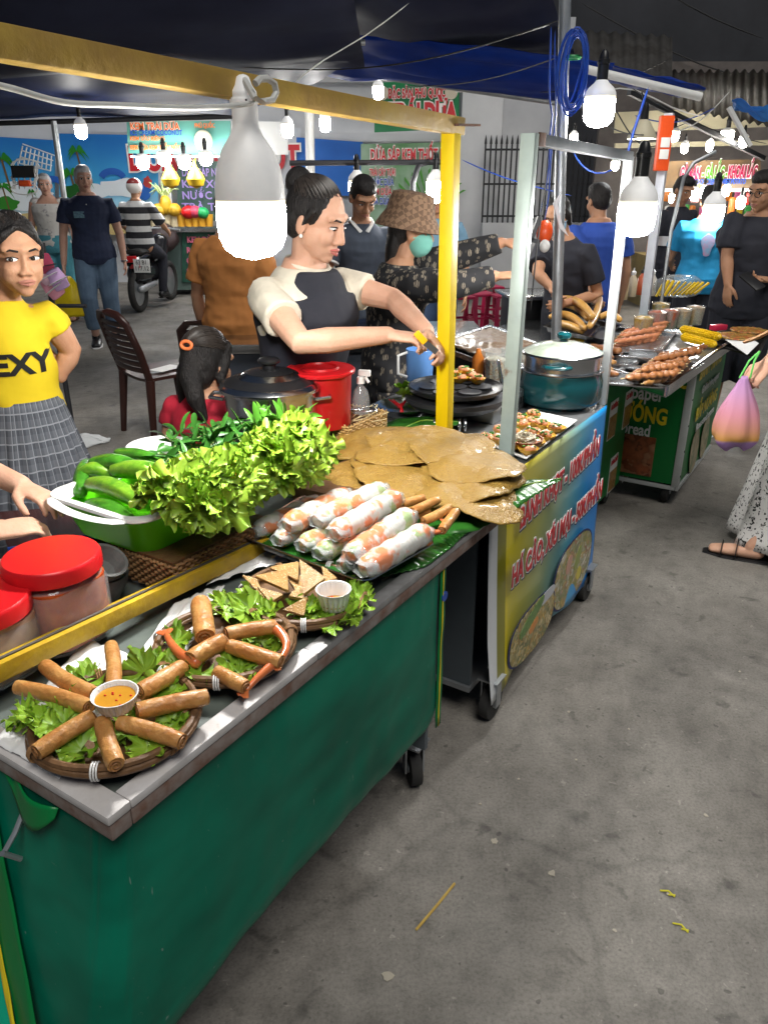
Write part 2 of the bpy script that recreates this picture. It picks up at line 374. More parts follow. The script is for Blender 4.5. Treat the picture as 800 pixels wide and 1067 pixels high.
# ============================================================= the far buildings
m_wall = M('white_painted_wall', (.6, .61, .63), (.5, .51, .54), sc=1.6, rough=.75, bump=.2, bsc=12)
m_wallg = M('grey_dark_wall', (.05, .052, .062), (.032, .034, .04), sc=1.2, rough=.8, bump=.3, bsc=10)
m_iron = M('dark_iron', (.03, .032, .036), (.045, .045, .05), sc=12, rough=.5, metal=.4)
def panel(b, pts_px, Y, thick=.03):
    """a flat upright board whose corners are seen at photo pixels, at the distance Y"""
    return b.prism([P(x, y, Y=Y) for x, y in pts_px], (0, thick, 0))
bl = empty('shop_building', (0, 14, 0), 'white painted shop house behind the coconut stalls', 'building')
b = MB(); b.box((-3.5, 14.25, 2.0), (13, .3, 4.0)); b.build('wall', m_wall, bl)
b = MB(); p0, p1 = P(481, 100, Y=13.6), P(524, 100, Y=13.6)
b.box(((p0.x+p1.x)/2, 13.75, 1.75), (p1.x-p0.x, .45, 3.5), bev=.02); b.build('pillar', m_wall, bl)
b = MB()
for i in range(6): b.box((-6+i*1.4, 14.08, 3.35), (1.36, .04, .5))
b.build('fascia', M('fascia_board', (.55, .55, .55), (.45, .45, .46), sc=3, rough=.6), bl)
b = MB(); p0 = P(378, 143, Y=13.9); b.box((p0.x-.6, 14.05, p0.z), (5.2, .1, .12)); b.build('ledge', m_wall, bl)
# dark house with louvre and railings
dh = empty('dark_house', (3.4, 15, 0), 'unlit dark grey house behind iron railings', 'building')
b = MB(); b.box((6.5, 15.2, 4.5), (8.6, .3, 9)); b.build('wall', m_wallg, dh)  # wall raised to stand in for the dark night sky above the house
v0, v1 = P(510, 96, Y=14.9), P(525, 125, Y=14.9)
b = MB()
for i in range(6):
    z = v1.z+(v0.z-v1.z)*(i+.5)/6; b.box(((v0.x+v1.x)/2, 14.98, z), (v1.x-v0.x, .12, .05), Matrix.Rotation(R(35), 3, 'X'))
b.box(((v0.x+v1.x)/2, 15.0, v0.z+.03), (v1.x-v0.x+.08, .14, .05)); b.box(((v0.x+v1.x)/2, 15.0, v1.z-.03), (v1.x-v0.x+.08, .14, .05))
b.build('louvre_vent', m_wall, dh)
b = MB(); w0, w1 = P(530, 140, Y=14.95), P(556, 118, Y=14.95); b.box(((w0.x+w1.x)/2, 15.0, (w0.z+w1.z)/2), (w1.x-w0.x, .12, w1.z-w0.z)); b.build('sign_plate', M('grey_plate', (.2, .2, .22), rough=.6), dh)
fe = empty('iron_railing', (3.2, 13.4, 0), 'black iron railing on a low white wall in front of the dark house', 'railing')
f0, f1 = P(502, 232, Y=13.4), P(640, 232, Y=13.4)
b = MB(); b.box(((f0.x+f1.x)/2, 13.4, (f0.z)/2), (f1.x-f0.x, .2, f0.z)); b.build('low_wall', m_wall, fe)
b = MB(); ztop = P(502, 150, Y=13.4).z
n = 26
for i in range(n+1):
    x = f0.x+(f1.x-f0.x)*i/n; b.tube([(x, 13.4, f0.z), (x, 13.4, ztop)], .014, 6); b.lathe((x, 13.4, ztop), [(.022, 0), (.016, .06), (.002, .13)], 6)
for zz in (f0.z+.1, ztop-.08, (f0.z+ztop)/2): b.bar((f0.x, 13.4, zz), (f1.x, 13.4, zz), .03, .03)
b.build('railing_bars', m_iron, fe)
# tall dark house block on the far right, behind the food court
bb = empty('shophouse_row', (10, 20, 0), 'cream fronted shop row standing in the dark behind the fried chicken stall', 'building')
b = MB(); b.box((14, 20, 5.5), (22, .4, 11)); b.build('wall', M('cream_wall', (.07, .066, .058), (.05, .047, .042), sc=2, rough=.7), bb)  # made tall and dark to stand in for the night sky behind
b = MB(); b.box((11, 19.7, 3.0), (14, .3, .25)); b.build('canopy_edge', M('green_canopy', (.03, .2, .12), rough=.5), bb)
# ------------------------------------------------------------- tarpaulins overhead
def sheet(name, pts, mat, label, cat, sag=.1, nu=14, nv=14, wr=.03, seed=0, group=None):
    """a sagging sheet between four corners"""
    A, B, C_, D = [Vector(p) for p in pts]
    b = MB()
    def f(u, v):
        p = (A*(1-u)+B*u)*(1-v)+(D*(1-u)+C_*u)*v
        p.z -= sag*math.sin(PI*u)*math.sin(PI*v)
        p.z += wr*mnoise.noise(Vector((u*4+seed, v*5, seed)))*2
        return p
    b.grid(nu, nv, f)
    return b.build(name, mat, None, label, cat, group, org=A, solid=.006, auto=0)
sheet('gazebo_roof', [P(-150, 122, Y=10.5), P(246, 121, Y=10.5), P(372, 66, Y=7.6), P(-330, 55, Y=7.0)], m_tarp, 'navy gazebo canopy sloping down over the coconut stall', 'canopy', .05)
sheet('tarpaulin_roof', [P(-400, 92, Y=6.2), P(380, 70, Y=7.4), P(360, -60, Y=5.2), P(-420, -60, Y=4.6)], m_tarpg, 'dark grey tarpaulin sagging over the market above the yellow beam', 'tarpaulin', .12, seed=3)
sheet('tarpaulin_roof', [P(330, 76, Y=8.6), P(608, 108, Y=7.6), P(640, 66, Y=6.8), P(350, 30, Y=7.6)], m_tarpb, 'bright blue tarpaulin strip behind the grey pole', 'tarpaulin', .06, seed=5)
sheet('tarpaulin_roof', [P(340, 45, Y=8.2), P(600, 62, Y=7.5), P(560, -40, Y=6.2), P(340, -40, Y=6)], m_tarpg, 'dark grey tarpaulin draped above the blue strip', 'tarpaulin', .1, seed=9)
sheet('tarpaulin_roof', [P(606, 80, Y=8.2), P(718, 100, Y=7.4), P(735, 92, Y=6.8), P(612, 62, Y=7.2)], m_tarpb, 'small blue tarpaulin over the far end of the meat skewer cart', 'tarpaulin', .04, seed=12)
def pole(name, p, q, r, mat, label, cat='pole', group=None, k=10):
    b = MB(); b.tube([p, q], r, k); return b.build(name, mat, None, label, cat, group, org=Vector(q) if Vector(q).z < Vector(p).z else Vector(p))
pole('tent_pole', P(56, 126, Y=10.2), Vector((P(63, 190, Y=10.2).x, 10.2, 0)), .035, m_galv, 'grey gazebo pole behind the grey haired woman', group=None)
pole('tent_pole', P(322, 100, Y=11), Vector((P(322, 200, Y=11).x, 11, 0)), .06, m_white, 'white gazebo pole behind the woman with the bun')
pole('ridge_bar', P(-20, 129, Y=10.4), P(250, 121, Y=10.4), .03, m_iron, 'black gazebo edge bar above the coconut stall', 'bar')
pole('ridge_bar', P(372, 76, Y=8.55), P(612, 111, Y=7.55), .03, m_galv, 'galvanised bar along the lower edge of the blue tarpaulin', 'bar')
pole('ridge_bar', P(180, 62, Y=6.9), P(380, 44, Y=7.2), .022, m_galv, 'thin steel bar under the dark tarpaulin over the woman with the bun', 'bar')
pole('ridge_bar', P(475, 93, Y=9.5), P(572, 94, Y=9), .03, m_white, 'short white bar carrying two small lit lamps', 'bar')
pole('ridge_bar', P(610, 72, Y=6.5), P(730, 101, Y=6.5), .03, m_white, 'white painted bar under the small blue tarpaulin', 'bar')
# corrugated iron roof at the right
def corr(name, pts, mat, label):
    A, B, C_, D = [Vector(p) for p in pts]; b = MB()
    def f(u, v):
        p = (A*(1-u)+B*u)*(1-v)+(D*(1-u)+C_*u)*v; p.z += .02*math.sin(u*2*PI*22); return p
    b.grid(132, 2, f); return b.build(name, mat, None, label, 'roof', org=A, solid=.004, auto=0)
m_corr = M('rusty_corrugated_iron', (.06, .058, .056), (.03, .027, .024), c3=(.12, .095, .07), sc=2.5, rough=.75, spec=.2)
corr('corrugated_roof', [P(700, 112, Y=11), P(900, 150, Y=11), P(900, 74, Y=9), P(700, 74, Y=9)], m_corr, 'rusty corrugated iron roof over the fried chicken stall')
corr('corrugated_roof', [P(420, 60, Y=10), P(700, 84, Y=10), P(700, 38, Y=12), P(420, 20, Y=12)], m_corr, 'dark corrugated roof edge behind the coil of blue hose')
# ============================================================= lamps
def led_lamp(p_bot, r, hb, mat, label, hang, group='lit lamps hung over the market stalls', cable=None, parts=True, socket=True, hs=.09, kind_='hanging_lamp'):
    """LED lamp: glowing globe at the bottom, ribbed housing, socket; p_bot is the lowest point; r radius; hb glow height"""
    p = Vector(p_bot); t = empty(kind_, p, label, 'lamp', group)
    b = MB(); b.lathe(p, [(r*.15, 0), (r*.62, hb*.06), (r*.9, hb*.2), (r, hb*.42), (r*1.0, hb*.93)], 28); gl = b.build('lamp_glass', mat, t)
    b = MB(); b.lathe(p, [(r*1.0, hb*.93), (r*1.0, hb)], 28, cap0=False, cap1=False); b.build('glow_fade_ring', m_fadering, t)
    b = MB(); z = hb; L1 = hs
    b.lathe(p, [(r*1.01, z), (r*1.02, z+.004), (r*.98, z+L1*.3), (r*.82, z+L1*.62), (r*.5, z+L1*.95), (r*.36, z+L1*1.15)], 28); b.build('housing', m_lampbody, t)
    zt = z+L1*1.15
    if socket:
        b = MB(); b.lathe(p, [(r*.36, zt), (r*.36, zt+r*.9), (r*.4, zt+r*.92), (r*.4, zt+r*1.15), (r*.33, zt+r*1.2), (r*.25, zt+r*1.6), (r*.1, zt+r*1.75)], 20)
        b.build('socket', m_lampbody if cable is m_cable_w else m_black, t); zt += r*1.75
    if hang is not None:
        b = MB(); b.tube([p+Vector((0, 0, zt-.005)), Vector((p.x, p.y, (p.z+zt+hang)/2)), Vector((p.x, p.y, hang))], .0035, 6); b.build('cord', cable or m_cable_k, t)
    return t
# the big lamp over the near cart
NB = -1.06                                           # plane of the yellow frame
pb = P(265, 270, n=NB); sc1 = (pb-Vector((0, 0, CH))).length
dep = pb.y*math.cos(TH)-(pb.z-CH)*math.sin(TH); px = dep/FP
led = empty('hanging_lamp', pb, 'big lit lamp with white body hanging from the yellow beam', 'lamp', 'lit lamps hung over the market stalls')
r = 35*px
b = MB(); b.lathe(pb, [(r*.12, 0), (r*.55, .1*r), (r*.83, .3*r), (r*.96, .6*r), (r, 1.0*r), (r*.998, 1.5*r)], 40); b.build('lamp_glass', m_glow, led)
b = MB(); b.lathe(pb, [(r*.998, 1.5*r), (r*.996, 1.62*r)], 40, cap0=False, cap1=False); b.build('glow_fade_ring', m_fadering, led)
b = MB(); b.lathe(pb, [(r*.998, 1.62*r), (r*1.0, 1.7*r), (r*.985, 2.0*r), (r*.9, 2.5*r), (r*.72, 2.95*r), (r*.47, 3.3*r), (r*.37, 3.5*r), (r*.36, 3.6*r)], 40); b.build('housing', m_lampbody, led)
b = MB(); b.lathe(pb, [(r*.36, 3.6*r), (r*.36, 4.1*r), (r*.4, 4.12*r), (r*.4, 4.2*r), (r*.36, 4.2*r), (r*.35, 4.28*r), (r*.36, 4.3*r), (r*.35, 4.4*r), (r*.24, 4.55*r), (r*.17, 4.75*r), (r*.1, 4.8*r)], 28); sk_ = b.build('socket', m_lampbody, led)
b = MB(); b.box(pb+Vector((r*.1, -r*.36, 4.16*r)), (r*.08, r*.06, r*.05)); b.build('socket_slot', m_black, sk_)
topz = pb.z+4.75*r
b = MB(); c = pb+Vector((0, 0, 4.75*r)); q = lambda x, y: P(x, y, n=NB+.05)
b.tube([c, q(266, 103), q(275, 106), q(284, 104), q(288, 96), q(286, 87), q(279, 82), q(271, 82), q(266, 87)], .006, 8); b.build('hook_cord', m_cable_w, led)
# white cable slung along the beam
b = MB(); pts = [P(x, y, n=NB+.03) for x, y in ((-60, 78), (0, 88), (30, 97), (55, 105), (80, 109), (115, 109), (150, 111), (190, 113), (225, 112), (255, 109), (266, 107))]
b.tube(pts, .0048, 8); b.build('power_cable', m_cable_w, None, 'white power cable slung below the yellow beam to the big lamp', 'cable', org=pts[0], sub=1)
def lamp_px(x, ytop, ybot, w, Y, label, mat=None, hang=None, hs=None, cable=None, kind_='hanging_lamp'):
    p = P(x, ybot, Y=Y); d = (p.y*math.cos(TH)-(p.z-CH)*math.sin(TH))/FP
    return led_lamp(p, w*d/2, (ybot-ytop)*d*1.05, mat or m_glow2, label, hang if hang is None or hang > 0 else P(x, -hang, Y=Y).z, hs=hs or w*d*.5, cable=cable, kind_=kind_)
lamp_px(660, 214, 247, 38, 2.75, 'fat lit lamp in a black socket beside the white post of the teal pot cart', m_glow, hang=-160, hs=.065)
lamp_px(622, 106, 133, 31, 4.1, 'fat lit lamp hanging beside the coil of blue hose', m_glow2, hang=-84, hs=.06)
lamp_px(741, 215, 233, 21, 6.6, 'lit lamp hanging in front of the turquoise shirt', m_glow2, hang=-190)
lamp_px(372, 191, 212, 17, 5.2, 'lit lamp on the black rail, in front of the polo shirt man', m_glow2, hang=-169)
lamp_px(453, 191, 212, 18, 5.2, 'lit lamp on the black rail, beside the yellow post', m_glow2, hang=-169)
for (x, y0, y1, w, Y, lab) in ((86, 132, 145, 12, 8.8, 'small lit lamp above the palm beach banner'), (300, 131, 144, 12, 9.5, 'small lit lamp above the red lettered board beside the big lamp'),
                               (339, 125, 138, 11, 9.5, 'small lit lamp over the plain blue panel, beside the white pole'), (394, 92, 104, 11, 9.2, 'small lit lamp before the corner of the green sign')):
    lamp_px(x, y0, y1, w, Y, lab, m_glow2, hang=-(y0-16))
for (x, y0, y1, w, Y, lab) in ((491, 79, 91, 14, 9.4, 'small lit lamp on the white bar, over the white pillar'), (529, 83, 93, 9, 9.1, 'small lit lamp on the white bar, beside the louvre vent')):
    lamp_px(x, y0, y1, w, Y, lab, m_glow3, hang=None, hs=.03)
for k, (x, y) in enumerate(((150, 177), (172, 173), (193, 177), (215, 173), (237, 179))):
    lamp_px(x, y-12, y, 13, 11.6, ('leftmost lit lamp under the coconut ice cream sign', 'second lit lamp under the coconut sign, left of a hanging coconut', 'middle lit lamp under the coconut sign, between the two hanging coconuts', 'fourth lit lamp under the coconut sign, right of the hanging coconuts', 'last lit lamp under the coconut sign, next to the big lamp')[k], m_glow3, hang=-(y-22), hs=.03)
for (x, y, w, Y, lab) in ((701, 148, 10, 9.5, 'small lit lamp just right of the orange extension socket'), (756, 148, 13, 10.4, 'brightest small lamp under the corrugated roof over the fried chicken sign'), (773, 154, 9, 10, 'small lit lamp near the white strut over the fried chicken sign'),
                          (722, 209, 8, 10.8, 'lit lamp inside the fried chicken stall, left of the others'), (732, 207, 8, 10.8, 'lit lamp inside the fried chicken stall, beside the first'), (770, 218, 9, 10.6, 'lit lamp inside the fried chicken stall, beside the snack bags'), (755, 205, 7, 11, 'tiny lit lamp inside the fried chicken stall beside the hanging pink bag')):
    lamp_px(x, y-10, y, w, Y, lab, m_glow4, hang=-(y-18), hs=.03)
for (x, y, w, Y, lab) in ((712, 160, 7, 10.6, 'added warm lamp over the left end of the fried chicken sign'), (738, 158, 7, 10.7, 'added warm lamp over the middle of the fried chicken sign'), (785, 206, 8, 10.7, 'added lamp behind the glasses of the bystander in black'), (700, 212, 8, 10.9, 'added lamp at the far left inside the fried chicken stall'), (597, 150, 8, 9.5, 'added small lamp behind the tall grey pole under the coil of cable'), (640, 178, 8, 10.5, 'added small lamp between the tall grey pole and the white post'), (555, 86, 8, 9.2, 'added small lamp hanging near the top of the mint post')):
    lamp_px(x, y-9, y, w, Y, lab, m_glow4, hang=-(y-22), hs=.03)  # extra lamps added to brighten the right side of the market
# lamp with a wide shade beside the orange socket
t = empty('shaded_lamp', P(668, 145, Y=6), 'wide cream lamp with a conical shade left of the orange extension socket', 'lamp')
p = P(668, 145, Y=6); d = 6.1/FP
b = MB(); b.lathe(p, [(13*d, .0), (13*d, .012), (11*d, 6*d), (6*d, 14*d), (4*d, 16*d)], 24, cap0=False); b.build('shade', M('cream_shade', (.55, .5, .36), rough=.5), t, solid=.002)
b = MB(); b.lathe(p, [(12.4*d, .004), (12.4*d, .014)], 24); b.build('lamp_glass', m_glow3, t)
b = MB(); b.lathe(p, [(4*d, 16*d), (3.6*d, 26*d), (2*d, 30*d)], 12); b.tube([p+Vector((0, 0, 29*d)), P(668, 96, Y=6)], .006, 6); b.build('socket', m_black, t)
# ============================================================= the carts
def cbox(b, s0, s1, n0, n1, z0, z1, bev=0):
    return b.box(W((s0+s1)/2, (n0+n1)/2, (z0+z1)/2), (abs(s1-s0), abs(n1-n0), abs(z1-z0)), CA, bev)
def SNof(p): return (p.x*.5354+p.y*.8446, p.x*.8446-p.y*.5354)
def wheel(s, n, r, parent, fork=True, ax=CN):
    c = W(s, n, r); b = MB()
    b.lathe(c-ax*.016, [(r*.5, 0), (r*.97, .0), (r, .006), (r, .026), (r*.97, .032), (r*.5, .032)], 28, axis=ax); w = b.build('wheel', m_blackmat, parent)
    b = MB(); b.lathe(c-ax*.02, [(.004, 0), (r*.3, .0), (r*.3, .04), (.004, .04)], 16, axis=ax); b.build('hub', m_galv, w)
    if fork:
        b = MB()
        for q in (-.026, .026): b.bar(c+ax*q-Vector((0, 0, .01)), c+ax*q+Vector((0, 0, r+.03)), .035, .005, up=ax)
        b.box(c+Vector((0, 0, r+.033)), (.07, .07, .006), CA); b.build('caster_fork', m_galv, w)
    return w
Z1 = .81; Z2 = .82; Z3 = .82
# --- near cart with the green cloth
N1 = -.746
c1 = empty('food_cart', W(1.1, -1.15, 0), 'green cloth sided food cart with yellow frame, laden with spring rolls and pancakes', 'food cart', 'food carts along the street')
b = MB(); cbox(b, .5, 1.85, -1.6, N1-.03, Z1-.03, Z1-.002); b.build('counter_top', M('worn_green_sheet', (.16, .19, .165), (.09, .105, .1), c3=(.24, .26, .24), sc=9, rough=.5, bump=.2), c1)
m_rim = M('white_tape_on_steel', (.62, .6, .6), (.5, .47, .45), c3=(.22, .12, .07), sc=17, rough=.5, bump=.3, sharp=.2)
m_rim2 = M('scuffed_steel_rim', (.4, .4, .41), (.26, .255, .25), c3=(.55, .55, .55), sc=24, rough=.4, metal=.4, bump=.3)
b = MB(); cbox(b, .473, .513, -1.6, N1, Z1-.004, Z1+.012, .004); cbox(b, .5131, .95, N1-.034, N1, Z1-.004, Z1+.012, .004); b.build('counter_rim', m_rim, c1)
b = MB(); cbox(b, .9501, 1.85, N1-.034, N1, Z1-.005, Z1+.011, .004); cbox(b, .5131, 1.85, -1.6, -1.57, Z1-.004, Z1+.012, .004); b.build('counter_rim', m_rim2, c1)
b = MB(); cbox(b, .476, .512, -1.6, N1-.002, Z1-.034, Z1-.005, .003); cbox(b, .5131, 1.85, N1-.03, N1-.002, Z1-.034, Z1-.0052, .003); b.build('counter_rim', M('rust_stained_angle', (.3, .27, .25), (.16, .07, .04), c3=(.5, .48, .46), sc=20, rough=.7, bump=.4), c1, label='rust stained underside of the rim')
# cloth: a rounded front corner, slightly billowing, tucked in at the hem
HZ = .315
path = [(1.452, N1-.02)]
for i in range(22): path.append((1.452-(1.452-.535)*(i+1)/22, N1-.016))
for i in range(8):
    a = PI/2*(i+1)/8; path.append((.535-.05*math.sin(a), N1-.016-.05*(1-math.cos(a))))
for i in range(6): path.append((.485, N1-.066-.24*(i+1)/6))
L_ = len(path)-1
b = MB()
def cloth(u, v):
    x = u*L_; i = min(int(x), L_-1); f = x-i
    s = path[i][0]*(1-f)+path[i+1][0]*f; n = path[i][1]*(1-f)+path[i+1][1]*f
    z = HZ+(Z1-.036-HZ)*v
    w = .013*mnoise.noise(Vector((u*7, v*2.2, 1)))+.008*mnoise.noise(Vector((u*24+v*2, v*3, 3)))*(1-v)+.006*mnoise.noise(Vector((u*40, v*1.2, 8)))*max(0, v-.6)*2
    w *= .55
    if v < .1: w -= (.1-v)*.1
    if u < .7: n += w
    else: s -= w*min(1, (u-.7)/.1); n += w*max(0, 1-(u-.7)/.1)
    z += .008*mnoise.noise(Vector((u*10, 0, 7)))*(1-v)
    k = min(1, max(0, (.8-s)/.3)); k = k*k*(3-2*k); s -= .2*(Z1-.036-z)*k; z -= .05*k*(1-v)
    return W(s, n, z)
b.grid(150, 36, cloth); cl = b.build('cloth_skirt', m_green, c1, solid=.003, auto=0)
b = MB()
def strip(s0, s1, n, z0, z1, off=0, nu=3, nv=14, seed=1):
    b.grid(nu, nv, lambda u, v: W(s0+(s1-s0)*u, n+.004*mnoise.noise(Vector((v*5, u, seed))), z0+(z1-z0)*v))
strip(1.452, 1.476, N1-.014, HZ-.012, Z1-.036); cs = b.build('cloth_edge', m_green2, c1, solid=.003, auto=0)
b = MB(); strip(1.4595, 1.4625, N1-.0105, HZ-.01, Z1-.037); b.build('yellow_piping', m_yeltxt, cs, solid=.002, auto=0)
b = MB(); b.lathe(W(1.470, N1-.012, .69), [(.013, 0), (.013, .003)], 18, axis=CN, cap0=True); b.build('blue_sticker', m_blutxt, cs)
def endsheet(name, o0, o1, mat, off, par=None, z0=.25, z1=.772, seed=0):
    b = MB(); b.grid(6, 24, lambda u, v: W(.485-.2*(.775-(z0+(z1-z0)*v))-off-.004*mnoise.noise(Vector((u*2, v*5, seed))), -1.005+.3*(.63-(z0+(z1-z0)*v))-(o0+(o1-o0)*u), z0+(z1-z0)*v)); return b.build(name, mat, par or c1, solid=.002, auto=0)
endsheet('cloth_skirt', 0, .07, m_green2, .008, seed=4)
e2 = endsheet('cloth_skirt', .07, .6, M('mint_vinyl', (.0, .42, .25), (.0, .36, .22), sc=3, rough=.4), .006, seed=5)
e2['label'] = 'mint coloured printed end panel'
endsheet('yellow_piping', .058, .072, m_yeltxt, .0125, e2, .25, .62, 4); endsheet('printed_badge', .066, .085, m_blutxt, .016, e2, .5, .58, 4)
b = MB(); b.grid(10, 5, lambda u, v: W(.478-.012*math.sin(u*5)-.01*v, -.87-.15*u, Z1-.037-.055*v*math.sin(PI*min(1, u+.08))))
b.build('cloth_flap', m_green2, c1, solid=.002, auto=0)
b = MB(); cbox(b, .56, 1.44, -1.58, N1-.2, .26, .29); cbox(b, 1.44, 1.6, N1-.16, N1-.12, .26, .29); cbox(b, 1.44, 1.6, -1.5, -1.46, .26, .29)
for s_ in (.58, 1.42):
    for n_ in (-1.56, N1-.1): cbox(b, s_-.015, s_+.015, n_-.015, n_+.015, .29, Z1-.03)
b.build('frame', m_rust, c1)
b = MB(); cbox(b, 1.425, 1.44, -1.58, N1-.03, .24, Z1-.035); cbox(b, .5, 1.44, -1.6, -1.585, .22, Z1-.035); b.build('side_panel', M('dull_blue_grey_sheet', (.1, .12, .135), (.075, .09, .1), sc=3, rough=.5), c1)
for s_, n_ in ((1.54, -.875), (1.54, -1.48), (.75, -1.1), (.75, -1.48)): wheel(s_, n_, .056, c1, True, Vector((.96, .2, 0)).normalized())
for s_, n_ in ((1.54, -.875), (1.54, -1.48), (.75, -1.1), (.75, -1.48)):
    b = MB(); cbox(b, s_-.02, s_+.02, n_-.02, n_+.02, .145, .262); b.build('caster_leg', m_galv, c1)
# the hook on the end
b = MB(); q0 = P(31, 829, n=-.98); 
pts = [P(36, 826, n=-.96), P(30, 823, n=-.97), P(27, 829, n=-.97), P(28, 838, n=-.965), P(16, 868, n=-.955), P(5, 888, n=-.955), P(-6, 893, n=-.955)]
b.tube(pts, .0045, 8); b.tube([P(3, 889, n=-.945), P(22, 895, n=-.94)], .0045, 8); b.build('hook', m_galv, c1)
# yellow frame
bar0, bar1 = P(-70, 730, z=.885), P(276, 566, z=.84)
pt = P(463, 438, n=-1.1); ptop = P(470, 131, n=-1.1); ps, pn = SNof(pt)
pfoot = Vector((pt.x, pt.y, Z2+.001))
b = MB(); bend = bar1
b.bar(bar0, bend, .03, .034, up=(0, 0, 1), bev=.003); b.bar(bend-Vector((0, 0, .004)), W(1.84, -1.08, .835), .028, .014, up=(0, 0, 1)); b.build('frame_bar', m_yel, c1)
b = MB(); b.bar(bar0+CN*.0005+Vector((0, 0, .0185)), bend+Vector((0, 0, .0185)), .006, .003, up=(0, 0, 1)); b.build('frame_seam', M('dark_seam', (.09, .08, .07), rough=.7), c1)
b = MB(); b.bar(pfoot, ptop-Vector((0, 0, .018)), .042, .04, up=CS, bev=.003); b.build('frame_post', M('bright_yellow_paint', (.72, .52, .0), (.64, .44, .0), c3=(.36, .27, .08), sc=16, rough=.45, bump=.25, sharp=.3, stretch=(1, 1, .35)), c1)
bl0 = P(-75, 31, n=-1.08); bl1 = P(478, 132, n=-1.1)
b = MB(); b.bar(bl0, bl1, .04, .044, up=(0, 0, 1), bev=.004); b.build('frame_beam', m_yelwood, c1)
b = MB(); b.bar(P(474, 130, n=-1.076), P(497, 130.5, n=-1.07), .006, .022, up=CN)
b.build('angle_bracket', m_rust, c1)
# rag knots on the beam
# --- teal pot cart with the printed banner
s20, s21, N2 = 1.875, 2.93, -.835
c2 = empty('food_cart', W(2.4, -1.2, 0), 'food cart with the yellow to blue dumpling banner, carrying the teal pot', 'food cart', 'food carts along the street')
b = MB(); cbox(b, s20, s21, -1.62, N2, Z2-.03, Z2, .004); b.build('counter_top', M('grey_steel_counter', (.3, .31, .32), (.2, .21, .22), sc=9, rough=.35, metal=.6, bump=.1), c2)
b = MB(); cbox(b, s20+.02, s20+.035, -1.6, N2-.04, .12, Z2-.03); cbox(b, s21-.035, s21-.02, -1.6, N2-.04, .12, Z2-.03); cbox(b, s20+.02, s21-.02, -1.615, -1.6, .12, Z2-.03)
b.build('side_panel', M('dull_blue_grey_sheet', (.1, .12, .135), (.075, .09, .1), sc=3, rough=.5), c2)
b = MB(); cbox(b, s20+.01, s21-.01, -1.61, N2-.035, .1, .119); b.build('frame', m_galv, c2)
for s_ in (s20+.06, s21-.07):
    for n_ in (N2+.02, -1.55): wheel(s_, n_, .06, c2)
# banner: material printed left to right
def banner_mat():
    m = bpy.data.materials.new('printed_banner_vinyl'); m.use_nodes = True; N = m.node_tree.nodes; L = m.node_tree.links; bs = N['Principled BSDF']
    bs.inputs['Roughness'].default_value = .3
    tc = N.new('ShaderNodeTexCoord'); sx = N.new('ShaderNodeSeparateXYZ'); L.new(tc.outputs['Object'], sx.inputs[0])
    ma = N.new('ShaderNodeMath'); ma.operation = 'MULTIPLY_ADD'; L.new(sx.outputs['Y'], ma.inputs[0]); ma.inputs[1].default_value = -.25; L.new(sx.outputs['X'], ma.inputs[2])
    r = N.new('ShaderNodeValToRGB'); e = r.color_ramp.elements
    data = [(.0, (.66, .68, .7)), (.052, (.66, .68, .7)), (.0525, (.22, .21, .012)), (.115, (.24, .225, .012)), (.117, (.68, .56, .01)), (.24, (.52, .46, .05)), (.5, (.3, .38, .2)), (.68, (.12, .36, .44)), (.85, (.01, .27, .66)), (1, (.0, .2, .62))]
    e[0].position, e[0].color = data[0][0], (*data[0][1], 1); e[1].position, e[1].color = 1, (*data[-1][1], 1)
    for p_, c_ in data[1:-1]:
        x = e.new(p_); x.color = (*c_, 1)
    mr = N.new('ShaderNodeMath'); mr.operation = 'MULTIPLY_ADD'; mr.inputs[1].default_value = 1/1.05; mr.inputs[2].default_value = 0; L.new(sx.outputs['X'], mr.inputs[0])
    cm = N.new('ShaderNodeMath'); cm.operation = 'GREATER_THAN'; cm.inputs[1].default_value = .14; L.new(mr.outputs[0], cm.inputs[0])
    dy = N.new('ShaderNodeMath'); dy.operation = 'MULTIPLY_ADD'; dy.inputs[1].default_value = -.22; dy.inputs[2].default_value = .1; L.new(sx.outputs['Y'], dy.inputs[0])
    mm = N.new('ShaderNodeMath'); mm.operation = 'MULTIPLY_ADD'; L.new(dy.outputs[0], mm.inputs[0]); L.new(cm.outputs[0], mm.inputs[1]); L.new(mr.outputs[0], mm.inputs[2])
    L.new(mm.outputs[0], r.inputs[0]); L.new(r.outputs[0], bs.inputs['Base Color']); return m
BO = W(s20, N2+.004, .1)
BM = plane_m(BO, CS, (0, 0, 1))                       # x along the cart, y up, z towards the aisle
bw, bh = s21-s20, Z2-.1+.002
b = MB()
def ban(u, v):
    w = .035*(1-v)**1.5*(.6+.4*math.sin(u*9+1))+.005*math.sin(u*21)*(1-v)
    if u < .05 and v < .3: w += .01*(.3-v)*10*(.05-u)*8
    return BM @ Vector((u*bw, v*bh-.02*(1-v)*(math.sin(u*6.5+.8)*.6+.5*u), w))
b.grid(60, 24, ban); bn = b.build('banner', banner_mat(), c2, org=BM, auto=0)
bn.matrix_basis = world_of(c2).inverted() @ BM
q = bn.modifiers.new('t', 'SOLIDIFY'); q.thickness = .002
def on_ban(px, py, n=None):
    p = BM.inverted() @ P(px, py, n=N2+.02 if n is None else n); return p
